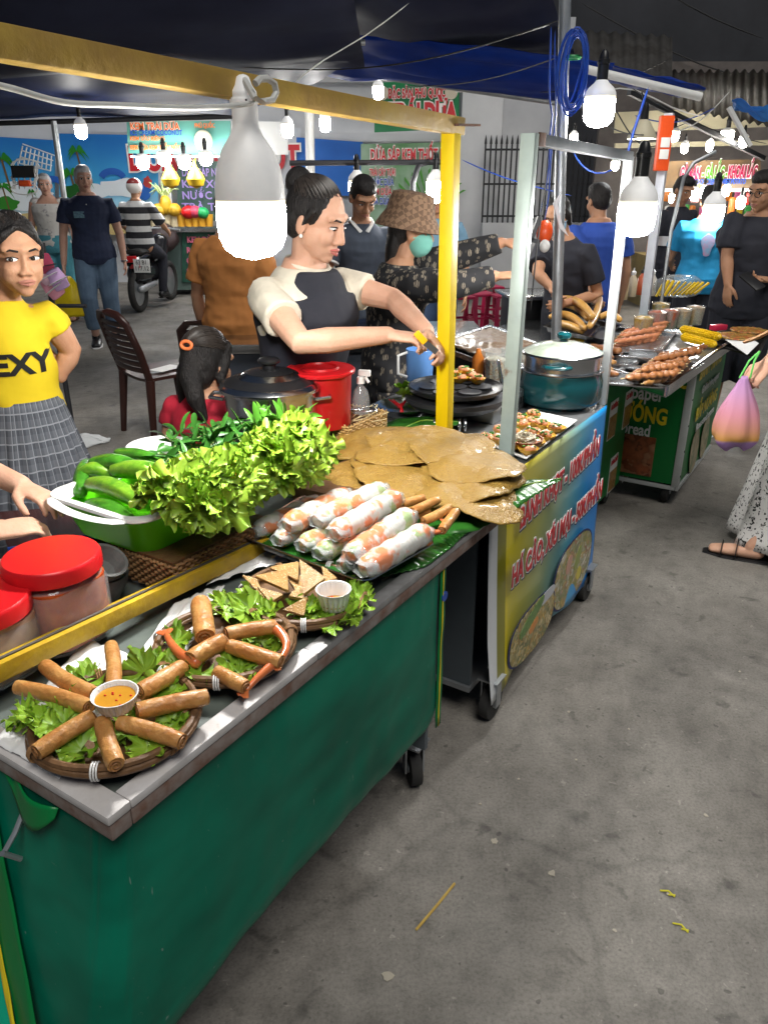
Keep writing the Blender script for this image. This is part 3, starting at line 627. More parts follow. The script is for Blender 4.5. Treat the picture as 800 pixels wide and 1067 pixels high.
def ban_text(body, a, c, size, dz):
    p, q = on_ban(*a), on_ban(*c); w = (q-p).length; ux = (q-p).normalized(); uy = Vector((-ux.y, ux.x, 0))
    def put(mat, off, z, bold, nm):
        o = BM @ ((p+q)/2+Vector((off[0], off[1], 0))); o = o+CN*(z)
        return text(nm, body, o, BM.to_3x3() @ Vector((ux.x, ux.y, 0)), BM.to_3x3() @ Vector((uy.x, uy.y, 0)), size, mat, bn, width=w, bold=bold, depth=.0006)
    put(m_navtxt, (.006, -.006), dz, .011, 'lettering_shadow'); put(m_whtxt, (0, 0), dz+.0015, .0095, 'lettering_outline'); put(m_redtxt, (0, 0), dz+.003, .003, 'lettering')
ban_text('BÁNH KHỌT - 100K/PHẦN', (537, 541), (620, 464), .098, .013)
ban_text('HÁ CẢO, XÍU MẠI - 50K/PHẦN', (525, 601), (620, 508), .1, .024)
# printed dish photographs on the banner
def noodle_mat(name, cols, sc):
    m = bpy.data.materials.new(name); m.use_nodes = True; N = m.node_tree.nodes; L = m.node_tree.links; bs = N['Principled BSDF']; bs.inputs['Roughness'].default_value = .3
    tc = N.new('ShaderNodeTexCoord'); n0 = N.new('ShaderNodeTexNoise'); n0.inputs['Scale'].default_value = 14; L.new(tc.outputs['Object'], n0.inputs['Vector'])
    mx = N.new('ShaderNodeMixRGB'); mx.inputs[0].default_value = .2; L.new(tc.outputs['Object'], mx.inputs[1]); L.new(n0.outputs['Color'], mx.inputs[2])
    w = N.new('ShaderNodeTexVoronoi'); w.inputs['Scale'].default_value = sc; L.new(mx.outputs[0], w.inputs['Vector'])
    r = N.new('ShaderNodeValToRGB'); e = r.color_ramp.elements; r.color_ramp.interpolation = 'LINEAR'
    for i, c in enumerate(cols):
        x = e[i] if i < 2 else e.new(.5)
        x.position = i/(len(cols)-1); x.color = (*c, 1)
    sp = N.new('ShaderNodeSeparateColor'); L.new(w.outputs['Color'], sp.inputs[0]); L.new(sp.outputs[0], r.inputs[0])
    r2 = N.new('ShaderNodeValToRGB'); e2 = r2.color_ramp.elements; e2[0].color = (1, 1, 1, 1); e2[1].color = (.3, .3, .3, 1); e2[1].position = 1.0
    L.new(w.outputs['Distance'], r2.inputs[0]); m2 = N.new('ShaderNodeMixRGB'); m2.blend_type = 'MULTIPLY'; m2.inputs[0].default_value = .8
    L.new(r.outputs[0], m2.inputs[1]); L.new(r2.outputs[0], m2.inputs[2]); L.new(m2.outputs[0], bs.inputs['Base Color']); return m
mn1 = noodle_mat('printed_noodles', [(.42, .22, .04), (.7, .45, .08), (.12, .16, .03), (.75, .5, .15), (.5, .28, .06), (.75, .6, .3)], 48)
mn2 = noodle_mat('printed_meats', [(.45, .15, .1), (.65, .48, .15), (.25, .28, .06), (.7, .58, .38), (.5, .2, .22), (.75, .7, .58)], 38)
def disc_on(parent, mbase, c, rx, ry, rot, mat, name, z, pw=2.6, k=30):
    b = MB(); pts = []
    for i in range(k):
        a = 2*PI*i/k; x = rx*math.copysign(abs(math.cos(a))**(2/pw), math.cos(a)); y = ry*math.copysign(abs(math.sin(a))**(2/pw), math.sin(a))
        pts.append(mbase @ (Vector((c.x, c.y, z))+Vector((x*math.cos(rot)-y*math.sin(rot), x*math.sin(rot)+y*math.cos(rot), 0))))
    b.prism(pts, mbase.to_3x3() @ Vector((0, 0, .0012))); return b.build(name, mat, parent)
def photo_on(pxs, mat, z0):
    a = [on_ban(*p) for p in pxs]; c = sum(a, Vector())/len(a)
    rx = max(v.x for v in a)-c.x; ry = (max(v.y for v in a)-min(v.y for v in a))/2
    f = disc_on(bn, BM, c, rx*1.06, ry*1.05, 0, m_navtxt, 'photo_frame', z0); disc_on(bn, BM, c, rx, ry, 0, mat, 'dish_photo', z0+.002)
    return c, rx, ry
c_, rx_, ry_ = photo_on(((527, 668), (570, 640), (549, 628), (549, 674)), mn1, .034)
disc_on(bn, BM, c_+Vector((rx_*.6, ry_*.75, 0)), rx_*.36, ry_*.22, 0, M('printed_plate', (.5, .52, .56), rough=.3), 'printed_plate', .0365)
disc_on(bn, BM, c_+Vector((-rx_*.1, ry_*.55, 0)), rx_*.55, ry_*.25, .3, M('printed_salad', (.06, .16, .03), (.16, .28, .06), sc=60, rough=.3), 'printed_salad', .037)
disc_on(bn, BM, c_+Vector((0, ry_*.1, 0)), rx_*.2, ry_*.17, .3, M('printed_egg', (.6, .24, .05), rough=.3), 'printed_egg', .0375)
c_, rx_, ry_ = photo_on(((575, 604), (610, 580), (592, 564), (592, 620)), mn2, .03)
for k, (dx, dy, rr_) in enumerate(((.35, -.35, .5), (.2, .25, .9), (-.3, .35, .7))):
    disc_on(bn, BM, c_+Vector((dx*rx_, dy*ry_, 0)), rx_*.13, ry_*.42*rr_, -.5, M('printed_sauce_stick%d' % k, ((.6, .5, .05), (.25, .3, .06), (.55, .3, .22))[k], rough=.3), 'printed_garnish', .0325+.0003*k)
# frame posts of the cart
t1, f1 = P(552, 139, Y=P(527, 478, z=Z2).y+.02), P(527, 478, z=Z2)
t2, f2 = P(655, 163, Y=P(627, 421, z=Z2).y+.02), P(627, 421, z=Z2)
m_mint = M('pale_mint_painted_steel', (.42, .5, .46), (.36, .43, .4), c3=(.2, .1, .05), sc=15, rough=.45, metal=.2, bump=.15, sharp=.25)
b = MB(); b.bar(f1, t1, .042, .03, up=CS, bev=.002); pp = b.build('frame_post', m_mint, c2)
b = MB()
for k in range(8):
    c_ = f1.lerp(t1, .1+.11*k)+CN*.0152+Vector((0, 0, 0)); b.lathe(c_-CN*.001, [(.004, 0), (.004, .0015)], 10, axis=CN)
b.build('bolt_holes', m_black, pp)
b = MB(); b.bar(f2, t2, .03, .03, up=CS, bev=.002); b.build('frame_post', M('white_painted_steel', (.52, .54, .54), (.43, .45, .45), c3=(.3, .27, .24), sc=14, rough=.4, metal=.25), c2)
b = MB(); b.bar(t1-Vector((0, 0, .012))+(t2-t1).normalized()*.024, t2-Vector((0, 0, .0)), .032, .03, up=(0, 0, 1), bev=.002); b.build('frame_beam', m_galv, c2)
b = MB(); b.box(t1+(t2-t1).normalized()*.04-Vector((0, 0, .012))+CN*.0175, (.05, .003, .035), CA, .001); b.build('rust_plate', m_rust, c2)
# --- tray cart between: the grill cart
c4 = empty('food_cart', W(3.9, -1.5, 0), 'green cart with four small menu pictures, behind the teal pot', 'food cart', 'food carts along the street')
NB4 = -1.03; z4 = .775
b = MB(); cbox(b, 3.1, 5.1, -2.05, NB4+.01, z4-.03, z4, .004); b.build('counter_top', m_steel, c4)
b = MB(); cbox(b, 3.14, 4.04, -2.0, NB4, .1, z4-.03); b.build('body', m_green3, c4)
for s_ in (3.25, 3.95):
    for n_ in (NB4-.05, -1.9): wheel(s_, n_, .05, c4, False)
MP = plane_m(W(3.14, NB4, 0), CS, (0, 0, 1))
mfo = [noodle_mat('printed_menu_dish', [(.3, .12, .03), (.5, .25, .06), (.1, .16, .03), (.45, .3, .1)], 60)]
for i in range(2):
    for j in range(2):
        a = MP.inverted() @ P(637.5+i*15.5, 437-i*11+j*56, n=NB4); ss = .07
        bq = MB(); bq.box(MP @ Vector((a.x, a.y, .002)), (.125, .003, .2), CA); fr = bq.build('menu_card', m_whtxt, c4)
        bq = MB(); bq.box(MP @ Vector((a.x, a.y-.035, .0045)), (.115, .003, .115), CA); bq.build('dish_photo', mfo[0], fr)
        text('menu_lettering', ('GÀ NƯỚNG', 'BÒ LÁ LỐT', 'CÁ VIÊN', 'XÚC XÍCH')[i*2+j], MP @ Vector((a.x, a.y+.07, .0045)), CS, (0, 0, 1), .035, m_redtxt, fr, width=.11, bold=.001, depth=.001)
# --- meat skewer cart
c3 = empty('food_cart', W(4.5, -1.1, 0), 'green cart with steel trays of grilled meat skewers and big yellow lettering', 'food cart', 'food carts along the street')
kq = [P(694, 406, z=Z3), P(596, 375, z=Z3), W(5.0, -1.5, Z3), W(5.0, -.66, Z3)]
pr = P(764, 356, z=Z3); kq[3] = pr; kq[2] = W(SNof(pr)[0], -1.4, Z3)
b = MB(); b.prism([p-Vector((0, 0, .035)) for p in kq], (0, 0, .03)); b.build('counter_top', M('tray_steel', (.5, .51, .52), (.36, .37, .38), sc=12, rough=.3, metal=.8, bump=.1), c3)
b = MB()
for a, c_ in ((0, 1), (1, 2), (2, 3), (3, 0)):
    b.bar(kq[a]+Vector((0, 0, -.004)), kq[c_]+Vector((0, 0, -.004)), .02, .05, up=(0, 0, 1), bev=.004)
b.build('counter_rim', m_steel, c3)
NB3 = -.735; s30 = SNof(P(705, 506, n=NB3))[0]; zb3 = P(705, 506, n=NB3).z
s31 = SNof(P(738, 472, n=NB3))[0]
nl = NB4+.012
b = MB(); cbox(b, s30, s31, -1.35, NB3, zb3, Z3-.04); b.build('body', m_green3, c3)
m_strip = M('white_corner_strip', (.6, .62, .62), (.5, .52, .52), sc=9, rough=.35, metal=.3)
b = MB(); cbox(b, s30-.006, s30+.03, NB3-.03, NB3+.006, zb3-.01, Z3-.04, .002); cbox(b, s30-.006, s31, NB3-.006, NB3+.007, zb3-.03, zb3-.0101); cbox(b, s30-.006, s30+.01, -1.3, NB3-.01, zb3-.03, zb3-.0102); st = b.build('corner_strip', m_strip, c3)
b = MB()
for k in range(5): b.lathe(W(s30+.012, NB3+.0055, zb3+.05+.14*k), [(.006, 0), (.006, .003)], 10, axis=CN)
b.build('bolts', m_black, st)
for s_ in (s30+.06, s31-.1):
    for n_ in (NB3-.06, -1.28): wheel(s_, n_, .062, c3, False)
# lettering: near face looks along -s
MF = plane_m(W(s30-.002, NB3, 0), CN, (0, 0, 1))
def near_face(px, py):                             # hits the plane s = s30
    d = ray(px, py); ds = d.dot(CS); t = s30/ds; return Vector((d.x*t, d.y*t, CH+d.z*t))-CS*.003
def nf_text(body, a, c, size, mat, right=True, **kw):
    p, q = near_face(*a), near_face(*c)
    return text('lettering', body, (p+q)/2, CN, (0, 0, 1), size, mat, c3, width=(q-p).length, depth=.001, **kw)
nf_text('paper', (658, 409), (691.5, 412.5), .1, m_whtxt, bold=.002)
nf_text('ƯỚNG', (648, 430), (694.5, 435), .12, m_yeltxt, bold=.004)
nf_text('bread', (648, 446), (677, 449), .09, m_whtxt, bold=.002)
nf_text('C', (706, 398), (717.5, 398.5), .1, m_yeltxt, bold=.003)
p = near_face(664, 474); bq = MB(); bq.box(p, (.003, .17, .22), CA); bq.build('dish_photo', noodle_mat('printed_grill_photo', [(.1, .03, .015), (.35, .09, .03), (.06, .05, .04), (.45, .2, .1)], 16), c3)
MS = plane_m(W(s30, NB3, 0), CS, (0, 0, 1))
def side_face(px, py): return P(px, py, n=NB3+.009)
for (body, a, c, mat) in (('BÁNH TRÁNG', (729, 392), (752, 369), m_yeltxt), ('Grilled rice paper', (731, 408), (749, 389), m_whtxt), ('BẮP NƯỚNG', (725, 432), (746, 412), m_yeltxt), ('Roasted corn', (725, 445), (743, 427), m_whtxt)):
    p, q = side_face(*a), side_face(*c); big = mat is m_yeltxt
    text('lettering', body, (p+q)/2, CS, (0, 0, 1), .1 if big else .06, mat, c3, width=(q-p).length, bold=.003 if big else .001, depth=.001)
for (x, y) in ((723, 470), (734, 455)):
    p = side_face(x, y); disc_on(c3, MS, MS.inverted() @ p, .1, .13, .4, noodle_mat('printed_snack_photo', [(.4, .3, .12), (.55, .45, .25), (.3, .12, .05), (.15, .2, .05)], 22), 'dish_photo', .008)
# posts at the back of the skewer cart
b = MB(); f3 = P(669, 337, z=Z3); t3 = P(697, 118, Y=f3.y+.02); b.bar(f3, t3, .05, .04, up=CS, bev=.003); b.build('frame_post', M('bluish_white_paint', (.6, .63, .7), (.5, .53, .6), sc=9, rough=.35), c3)
b = MB(); f4 = P(686, 332, z=Z3+.002)
b.tube([f4, P(699, 240, Y=f4.y), P(712, 185, Y=f4.y+.02), P(722, 170, Y=f4.y+.05), P(745, 158, Y=f4.y+.1)], .011, 8); b.build('lamp_arm', m_galv, c3)
# orange extension socket on the post
t = empty('extension_socket', P(690, 168, Y=f3.y-.05), 'orange extension socket block strapped high on the white post', 'extension socket')
a = P(689, 166, Y=f3.y-.05); ax = (t3-f3).normalized()
m_or = M('orange_plastic', (.75, .09, .015), (.65, .07, .012), sc=8, rough=.35)
b = MB(); b.bar(a-ax*.06, a+ax*.22, .075, .045, up=(0, -1, 0), bev=.006); b.build('body', m_or, t)
b = MB(); b.bar(a+ax*.0, a+ax*.05, .05, .014, up=(0, -1, 0), bev=.002); b.bar(a+ax*.06, a+ax*.11, .05, .014, up=(0, -1, 0), bev=.002)
ob = b.build('socket_face', m_white, t); ob.location = Vector((0, -.024, 0))
# --- big grey pole with cables
p0, p1 = P(588, 372, Y=4.05), P(590, -60, Y=4.05)
gp = pole('metal_pole', p1, Vector((p0.x, p0.y, 0)), .027, m_galv, 'tall grey pole behind the teal pot wound with blue cable', 'pole', k=14)
# ============================================================= food on the near cart
m_roll = M('fried_roll_pastry', (.56, .3, .095), (.38, .14, .03), c3=(.7, .47, .22), sc=24, rough=.4, bump=1.0, bsc=75, coat=.08, sss=.08, detail=8)
m_rollend = M('roll_filling', (.42, .2, .07), (.22, .09, .03), sc=60, rough=.5, bump=.6)
m_lett = M('lettuce_green', (.29, .45, .04), (.14, .29, .018), c3=(.46, .58, .15), sc=11, rough=.42, sss=.25, bump=.3, bsc=45)
m_lett2 = M('fresh_lettuce_green', (.33, .48, .05), (.18, .34, .022), c3=(.48, .6, .19), sc=9, rough=.42, sss=.25, bump=.3, bsc=40)
m_prawn = M('cooked_prawn', (.62, .19, .06), (.5, .1, .03), c3=(.75, .4, .22), sc=22, rough=.25, coat=.3, sss=.2)
m_sauce = M('amber_sauce', (.55, .26, .025), rough=.08, coat=.5)
m_cup = M('white_ramekin', (.82, .82, .82), rough=.3)
def lettuce(b, c, nrm, size, seed, curl=.5, nu=18, nv=7, yaw=None):
    """one frilly leaf: a fan with a ruffled rim"""
    rnd = random.Random(seed); nrm = Vector(nrm).normalized(); x, y = frame_of(nrm); a0 = rnd.random()*6.3 if yaw is None else yaw
    u_ = x*math.cos(a0)+y*math.sin(a0); v_ = nrm.cross(u_); c = Vector(c); ph = rnd.random()*9; fr = rnd.choice((4, 5, 6))
    def f(u, v):
        a = (u-.5)*PI*1.25; r = v*size*(1+.13*math.sin(a*5+ph)+.05*math.sin(a*13+ph))
        fl = v**4
        h = size*(curl*v*v*.7-.14*abs(math.sin(a))*v)+size*.13*v**2*math.sin(a*fr*1.3+ph)+size*fl*(.12*math.sin(a*fr*2.3+ph*2)+.07*math.sin(a*fr*4.1+ph))
        w = size*fl*(.1*math.cos(a*fr*3.1+ph)+.04*math.cos(a*fr*4.6)); r += size*fl*.05*math.sin(a*fr*3.7+ph*3)
        return c+u_*(r*math.cos(a)-w)+v_*(r*math.sin(a)*.85+w)+nrm*h
    b.grid(nu, nv, f)
def roll_mesh(b, p, q, r, seed=0, bend=.04, k=14):
    p, q = Vector(p), Vector(q); d = q-p; L_ = d.length; x, y = frame_of(d); rnd = random.Random(seed); bd = rnd.uniform(-bend, bend)*L_
    pts = []; rr = []
    n = 22
    for i in range(n):
        t = i/(n-1); pts.append(p+d*t+x*bd*math.sin(PI*t)); rr.append(r*(1+.05*mnoise.noise(Vector((t*4, seed, 1))))*(1-.1*(abs(t-.5)*2)**6))
    E = .06
    fp = [p+d*.025]+pts+[q-d*.025]; fr = [r*.45]+rr+[r*.45]
    fp = [p+d*.035]+fp+[q-d*.035]; fr = [r*.12]+fr+[r*.12]
    b.tube(fp, fr, k)
    for v in b.b.verts: pass
def roll(p, q, r, label, seed, group, mat=None, name='spring_roll', cat='spring roll', ends=True):
    b = MB(); roll_mesh(b, p, q, r, seed, k=20)
    for v in b.b.verts:
        m_ = mnoise.noise(v.co*75+Vector((seed*3, 0, 0)))*.09*r+mnoise.noise(v.co*190)*.05*r; v.co += Vector((m_, -m_, m_))
    o = b.build(name, mat or m_roll, None, label, cat, group, org=Vector(p), auto=60)
    if ends:
        for e, f in ((p, q), (q, p)):
            e, f = Vector(e), Vector(f); d = (f-e).normalized(); x, y = frame_of(d); b = MB()
            pts = [e+d*(.03*(f-e).length)-d*.004+(x*math.cos(a)+y*math.sin(a))*r*(.15+.62*a/11) for a in [j*.55 for j in range(21)]]
            b.tube(pts, r*.085, 5); b.build('rolled_end', m_rollend, o)
    return o
def prawn(pts, r, label, group=None, tail=True):
    b = MB(); n = len(pts); b.caps(pts, [r*(1-.5*i/(n-1)) for i in range(n)], 10)
    if tail:
        e = Vector(pts[-1]); d = (e-Vector(pts[-2])).normalized(); x, y = frame_of(d)
        for sg in (-1, 0, 1): b.caps([e, e+d*r*1.6+x*sg*r*.9], [(r*.3, r*.2), (r*.6, r*.12)], 8)
    return b.build('cooked_prawn', m_prawn, None, label, 'prawn', group, org=Vector(pts[0]), sub=1)
def woven_basket(c, r, h, label, group):
    t = empty('woven_basket', c, label, 'basket', group); c = Vector(c)
    b = MB(); K = 72
    prof = [(.002, .004), (r*.3, .003), (r*.6, .003), (r*.8, .006), (r*.93, h*.5), (r*.97, h*.92), (r*.99, h*.92), (r*.96, h*.45), (r*.85, .0), (r*.6, -.001), (.002, -.001)]
    rs = []
    for i, (ra, z) in enumerate(prof):
        rs.append([c+Vector(((ra+.0022*((j+i) % 2)*(ra > .01))*math.cos(2*PI*j/K), (ra+.0022*((j+i) % 2)*(ra > .01))*math.sin(2*PI*j/K), z+.0015*((j//2+i) % 2))) for j in range(K)])
    b.rings(rs, False, False); b.build('weave', m_rattan2, t)
    b = MB()
    for q, (dr, dz, rr) in enumerate(((.985, h*.95, .0065), (1.02, h*.72, .0055), (.945, h*.78, .005))):
        b.tube([c+Vector((r*dr*math.cos(a), r*dr*math.sin(a), dz+.002*math.sin(a*3+q))) for a in [2*PI*j/44 for j in range(44)]], rr, 8, True)
    rim = b.build('rim', m_rattan2, t)
    for k in range(7):
        a = k*2*PI/7+.3; b = MB(); d = Vector((math.cos(a), math.sin(a), 0)); tt = Vector((-d.y, d.x, 0)); e = c+d*r*.985+Vector((0, 0, h*.84))
        for sg in (-.003, .001, .005): b.tube([e+tt*sg+d*.013*math.cos(w)+Vector((0, 0, .013*math.sin(w))) for w in [2*PI*j/12 for j in range(12)]], .0016, 5, True)
        b.build('string_tie', m_white if k % 2 else m_rattan, rim)
    return t
def ramekin(c, r, h, label, fill=.6, group='small white sauce cups'):
    t = empty('sauce_cup', c, label, 'sauce cup', group); c = Vector(c); b = MB(); K = 80; rs = []
    for ra, z, fl in ((.004, .001, 0), (.68, 0, 0), (.74, .06, 1), (.95, .9, 1), (1.0, .93, 0), (1.03, .97, 0), (1.02, 1.0, 0), (.97, .985, 0), (.93, .9, 0), (.72, .1, 0), (.004, .08, 0)):
        rs.append([c+Vector(((ra*r+fl*.0011*(1 if j % 4 < 2 else -1))*math.cos(2*PI*j/K), (ra*r+fl*.0011*(1 if j % 4 < 2 else -1))*math.sin(2*PI*j/K), z*h)) for j in range(K)])
    b.rings(rs, False, False); b.build('cup', m_cup, t)
    b = MB(); rf = r*(.72+.21*fill); b.lathe(c, [(.002, h*fill), (rf, h*fill), (rf*.99, h*fill-.002)], 30); sa = b.build('sauce', m_sauce, t)
    b = MB()
    for k in range(7):
        a, q = random.random()*6.3, random.random()**.5*rf*.8; b.ell(c+Vector((q*math.cos(a), q*math.sin(a), h*fill+.0008)), (.0022, .0016, .001), k=6, j=4)
    b.build('chilli_flakes', m_red, sa)
    return t
def dep_of(p): return p.y*math.cos(TH)-(p.z-CH)*math.sin(TH)
GB = 'woven bamboo baskets on the near cart'; GR = 'fried spring rolls in the nearest basket'; GR2 = 'fried rolls with prawns in the middle basket'; GL = 'lettuce leaves under the fried snacks'
# white paper under the baskets
def crumpled(name, px_pts, z, label, seed=0, amp=.012):
    A, B, C_, D = [P(x, y, z=z) for x, y in px_pts]; b = MB()
    def f(u, v):
        p = (A*(1-u)+B*u)*(1-v)+(D*(1-u)+C_*u)*v
        p.z += abs(amp*mnoise.noise(Vector((u*4+seed, v*4, seed))))+.5*amp*abs(mnoise.noise(Vector((u*11, v*9+seed, 2)))); return p
    b.grid(26, 26, f); return b.build(name, m_paper, None, label, 'paper', 'white paper sheets under the baskets', org=A, solid=.0008, auto=0)
crumpled('paper_sheet', ((-6, 775), (62, 812), (150, 688), (90, 668)), .824, 'crumpled white paper under the nearest basket of spring rolls', 1)
crumpled('paper_sheet', ((130, 700), (190, 690), (235, 610), (185, 628)), .824, 'crumpled white paper beside the middle basket of rolls', 2)
crumpled('paper_sheet', ((215, 610), (300, 585), (300, 560), (240, 578)), .824, 'crumpled white paper behind the basket of triangle crackers', 3)
# basket one
c = P(121, 746, z=.85); c.z = .822; r = 82*dep_of(c)/FP*1.0
woven_basket(c, r, .032, 'nearest round bamboo basket, with a star of eight spring rolls', GB)
ROLLS1 = (((18, 716), (93, 737), 'spring roll pointing far left in the nearest basket'), ((48, 694), (99, 724), 'spring roll pointing to upper left in the nearest basket, beside the far left one'), ((116, 673), (118, 720), 'wrinkled spring roll standing straight away from the cup in the nearest basket'),
          ((190, 695), (146, 721), 'spring roll pointing to the middle basket from the nearest basket'), ((216, 726), (143, 741), 'longest spring roll, pointing right over the rim of the nearest basket'), ((190, 773), (124, 753), 'spring roll pointing to the counter corner at the right of the nearest basket'),
          ((121, 797), (107, 752), 'spring roll pointing straight at the near edge of the nearest basket'), ((38, 784), (97, 747), 'spring roll pointing to lower left in the nearest basket'))
for k, (a, e, lab) in enumerate(ROLLS1):
    roll(P(*a, z=.868), P(*e, z=.876), .0142*random.uniform(.9, 1.08), lab, k+1, GR)
ramekin(P(122, 737, z=.888), .034, .026, 'white sauce cup of amber sauce on the spring rolls in the nearest basket', .72)
LV = [(60, 752, .868, .05), (28, 748, .872, .042), (88, 706, .868, .04), (152, 700, .868, .05), (170, 722, .868, .045), (182, 750, .864, .035), (150, 775, .864, .042), (85, 775, .86, .048), (140, 758, .862, .04), (75, 735, .868, .04)]
b = MB()
for k, (x, y, z, s_) in enumerate(LV): [lettuce(b, P(x+random.uniform(-9, 9), y+random.uniform(-6, 6), z=z-.014), (random.uniform(-.6, .6), random.uniform(-.8, .1), 1), s_*random.uniform(.55, .85), k*5+j+11, .45, 56, 7) for j in range(4)]
b.build('lettuce_bed', m_lett, None, 'frilly lettuce between the spring rolls of the nearest basket', 'lettuce', GL, org=c, auto=0)
# basket two
c = P(234, 669, z=.85); c.z = .822; r = 70*dep_of(c)/FP
woven_basket(c, r, .032, 'middle bamboo basket, with fat rolls and prawn tails', GB)
for k, (a, e, lab, za, ze, rr) in enumerate((((209, 628), (214, 664), 'fat fried roll lying steeply at the back of the middle basket', .885, .875, .0195), ((236, 661), (288, 653), 'fried roll lying crosswise at the right of the middle basket', .88, .878, .014), ((199, 687), (234, 668), 'fried roll at the lower left of the middle basket', .872, .876, .0165),
                              ((239, 673), (293, 690), 'fried roll at the lower right of the middle basket, ending in a prawn', .876, .87, .014), ((226, 700), (256, 716), 'fried roll half hidden at the near rim of the middle basket', .86, .858, .013))):
    roll(P(*a, z=za), P(*e, z=ze), rr, lab, 30+k, GR2)
prawn([P(203, 690, z=.868), P(190, 684, z=.87), P(180, 674, z=.872), P(174, 662, z=.872)], .012, 'orange prawn at the left rim of the middle basket', 'cooked prawns on the near cart')
prawn([P(286, 654, z=.878), P(298, 664, z=.874), P(300, 678, z=.868), P(290, 690, z=.864)], .011, 'orange prawn curled at the right rim of the middle basket', 'cooked prawns on the near cart')
prawn([P(288, 688, z=.868), P(278, 698, z=.864), P(267, 707, z=.86), P(258, 718, z=.852)], .0095, 'prawn tail hanging over the near rim of the middle basket', 'cooked prawns on the near cart')
b = MB()
for k, (x, y, z, s_) in enumerate(((190, 665, .868, .04), (262, 635, .87, .06), (240, 632, .872, .05), (278, 642, .87, .04), (240, 694, .866, .048), (205, 700, .866, .04), (178, 698, .862, .042), (268, 668, .865, .035), (250, 700, .86, .042), (282, 672, .862, .036))):
    [lettuce(b, P(x+random.uniform(-8, 8), y+random.uniform(-6, 6), z=z-.014), (random.uniform(-.6, .6), random.uniform(-.8, .1), 1), s_*random.uniform(.55, .85), k*5+j+41, .45, 56, 7) for j in range(4)]
b.build('lettuce_bed', m_lett, None, 'frilly lettuce around the fat rolls of the middle basket', 'lettuce', GL, org=c, auto=0)
# basket three: sesame triangles
c = P(317, 617, z=.85); c.z = .822; r = 64*dep_of(c)/FP
woven_basket(c, r, .03, 'farthest round bamboo basket, with sesame triangles and a deep sauce cup', GB)
m_tri = M('fried_sesame_triangle', (.42, .25, .08), (.3, .15, .04), c3=(.6, .45, .24), sc=42, rough=.45, bump=.6, bsc=80)
m_ses = M('sesame_seed', (.65, .52, .3), rough=.5)
def triangle(pxs, th, label, seed):
    a = [P(x, y, z=z) for x, y, z in pxs]; b = MB(); rnd = random.Random(seed)
    cen = (a[0]+a[1]+a[2])/3; nr = (a[1]-a[0]).cross(a[2]-a[0]).normalized()
    if nr.z < 0: nr = -nr
    out = []
    for i in range(3):
        p, q = a[i], a[(i+1) % 3]
        for t in (0.04, .2, .4, .6, .8, .96): out.append(p.lerp(q, t)+(cen-p.lerp(q, .5))*.03*math.sin(PI*t))
    b.prism([p-nr*th/2 for p in out], nr*th); bmesh.ops.bevel(b.b, geom=b.b.edges[:], offset=.0014, segments=2, affect='EDGES')
    o = b.build('sesame_triangle', m_tri, None, label, 'fried cracker', 'fried sesame triangles in the farthest basket', org=a[0])
    b = MB()
    for k in range(46):
        u, v = rnd.random(), rnd.random()
        if u+v > 1: u, v = 1-u, 1-v
        p = a[0]+(a[1]-a[0])*u*.95+(a[2]-a[0])*v*.95+nr*(th/2); b.ell(p, (.0016, .0011, .0008), k=5, j=3)
    s_ = b.build('sesame_seeds', m_ses, o); s_['kind'] = 'stuff'
for k, (t_, lab) in enumerate(((((265, 601, .875), (300, 594, .885), (301, 617, .88)), 'pale sesame triangle leaning at the back left of the farthest basket'), (((280, 592, .88), (312, 586, .888), (311, 606, .88)), 'sesame triangle at the very back of the farthest basket'), (((312, 583, .905), (340, 603, .895), (316, 621, .875)), 'tall sesame triangle standing beside the deep sauce cup'),
                               (((252, 600, .872), (268, 604, .872), (277, 626, .862)), 'sesame triangle at the left rim of the farthest basket'), (((268, 612, .872), (296, 620, .87), (282, 629, .862)), 'sesame triangle lying low in front of the pale one'), (((294, 636, .87), (320, 622, .875), (317, 642, .856)), 'small sesame triangle at the near rim of the farthest basket'),
                               (((300, 604, .872), (318, 600, .872), (312, 622, .866)), 'sesame triangle in the middle of the heap, under the others'), (((335, 590, .87), (352, 604, .868), (338, 608, .865)), 'sesame triangle half hidden behind the deep sauce cup'), (((300, 622, .866), (314, 610, .87), (322, 626, .862)), 'sesame triangle tucked behind the small one'))):
    triangle(t_, .007, lab, k)
ramekin(P(348, 633, z=.855), .034, .042, 'deep white sauce cup with a little sauce in the basket of triangles', .3)
b = MB()
for k, (x, y, z, s_) in enumerate(((370, 622, .862, .04), (345, 645, .86, .05), (325, 640, .862, .042), (365, 640, .86, .04), (312, 634, .864, .04), (375, 610, .862, .032))):
    [lettuce(b, P(x+random.uniform(-8, 8), y+random.uniform(-6, 6), z=z-.014), (random.uniform(-.6, .6), random.uniform(-.8, .1), 1), s_*random.uniform(.55, .85), k*5+j+71, .45, 56, 7) for j in range(4)]
b.build('lettuce_bed', m_lett, None, 'frilly lettuce under the deep sauce cup of the farthest basket', 'lettuce', GL, org=c, auto=0)
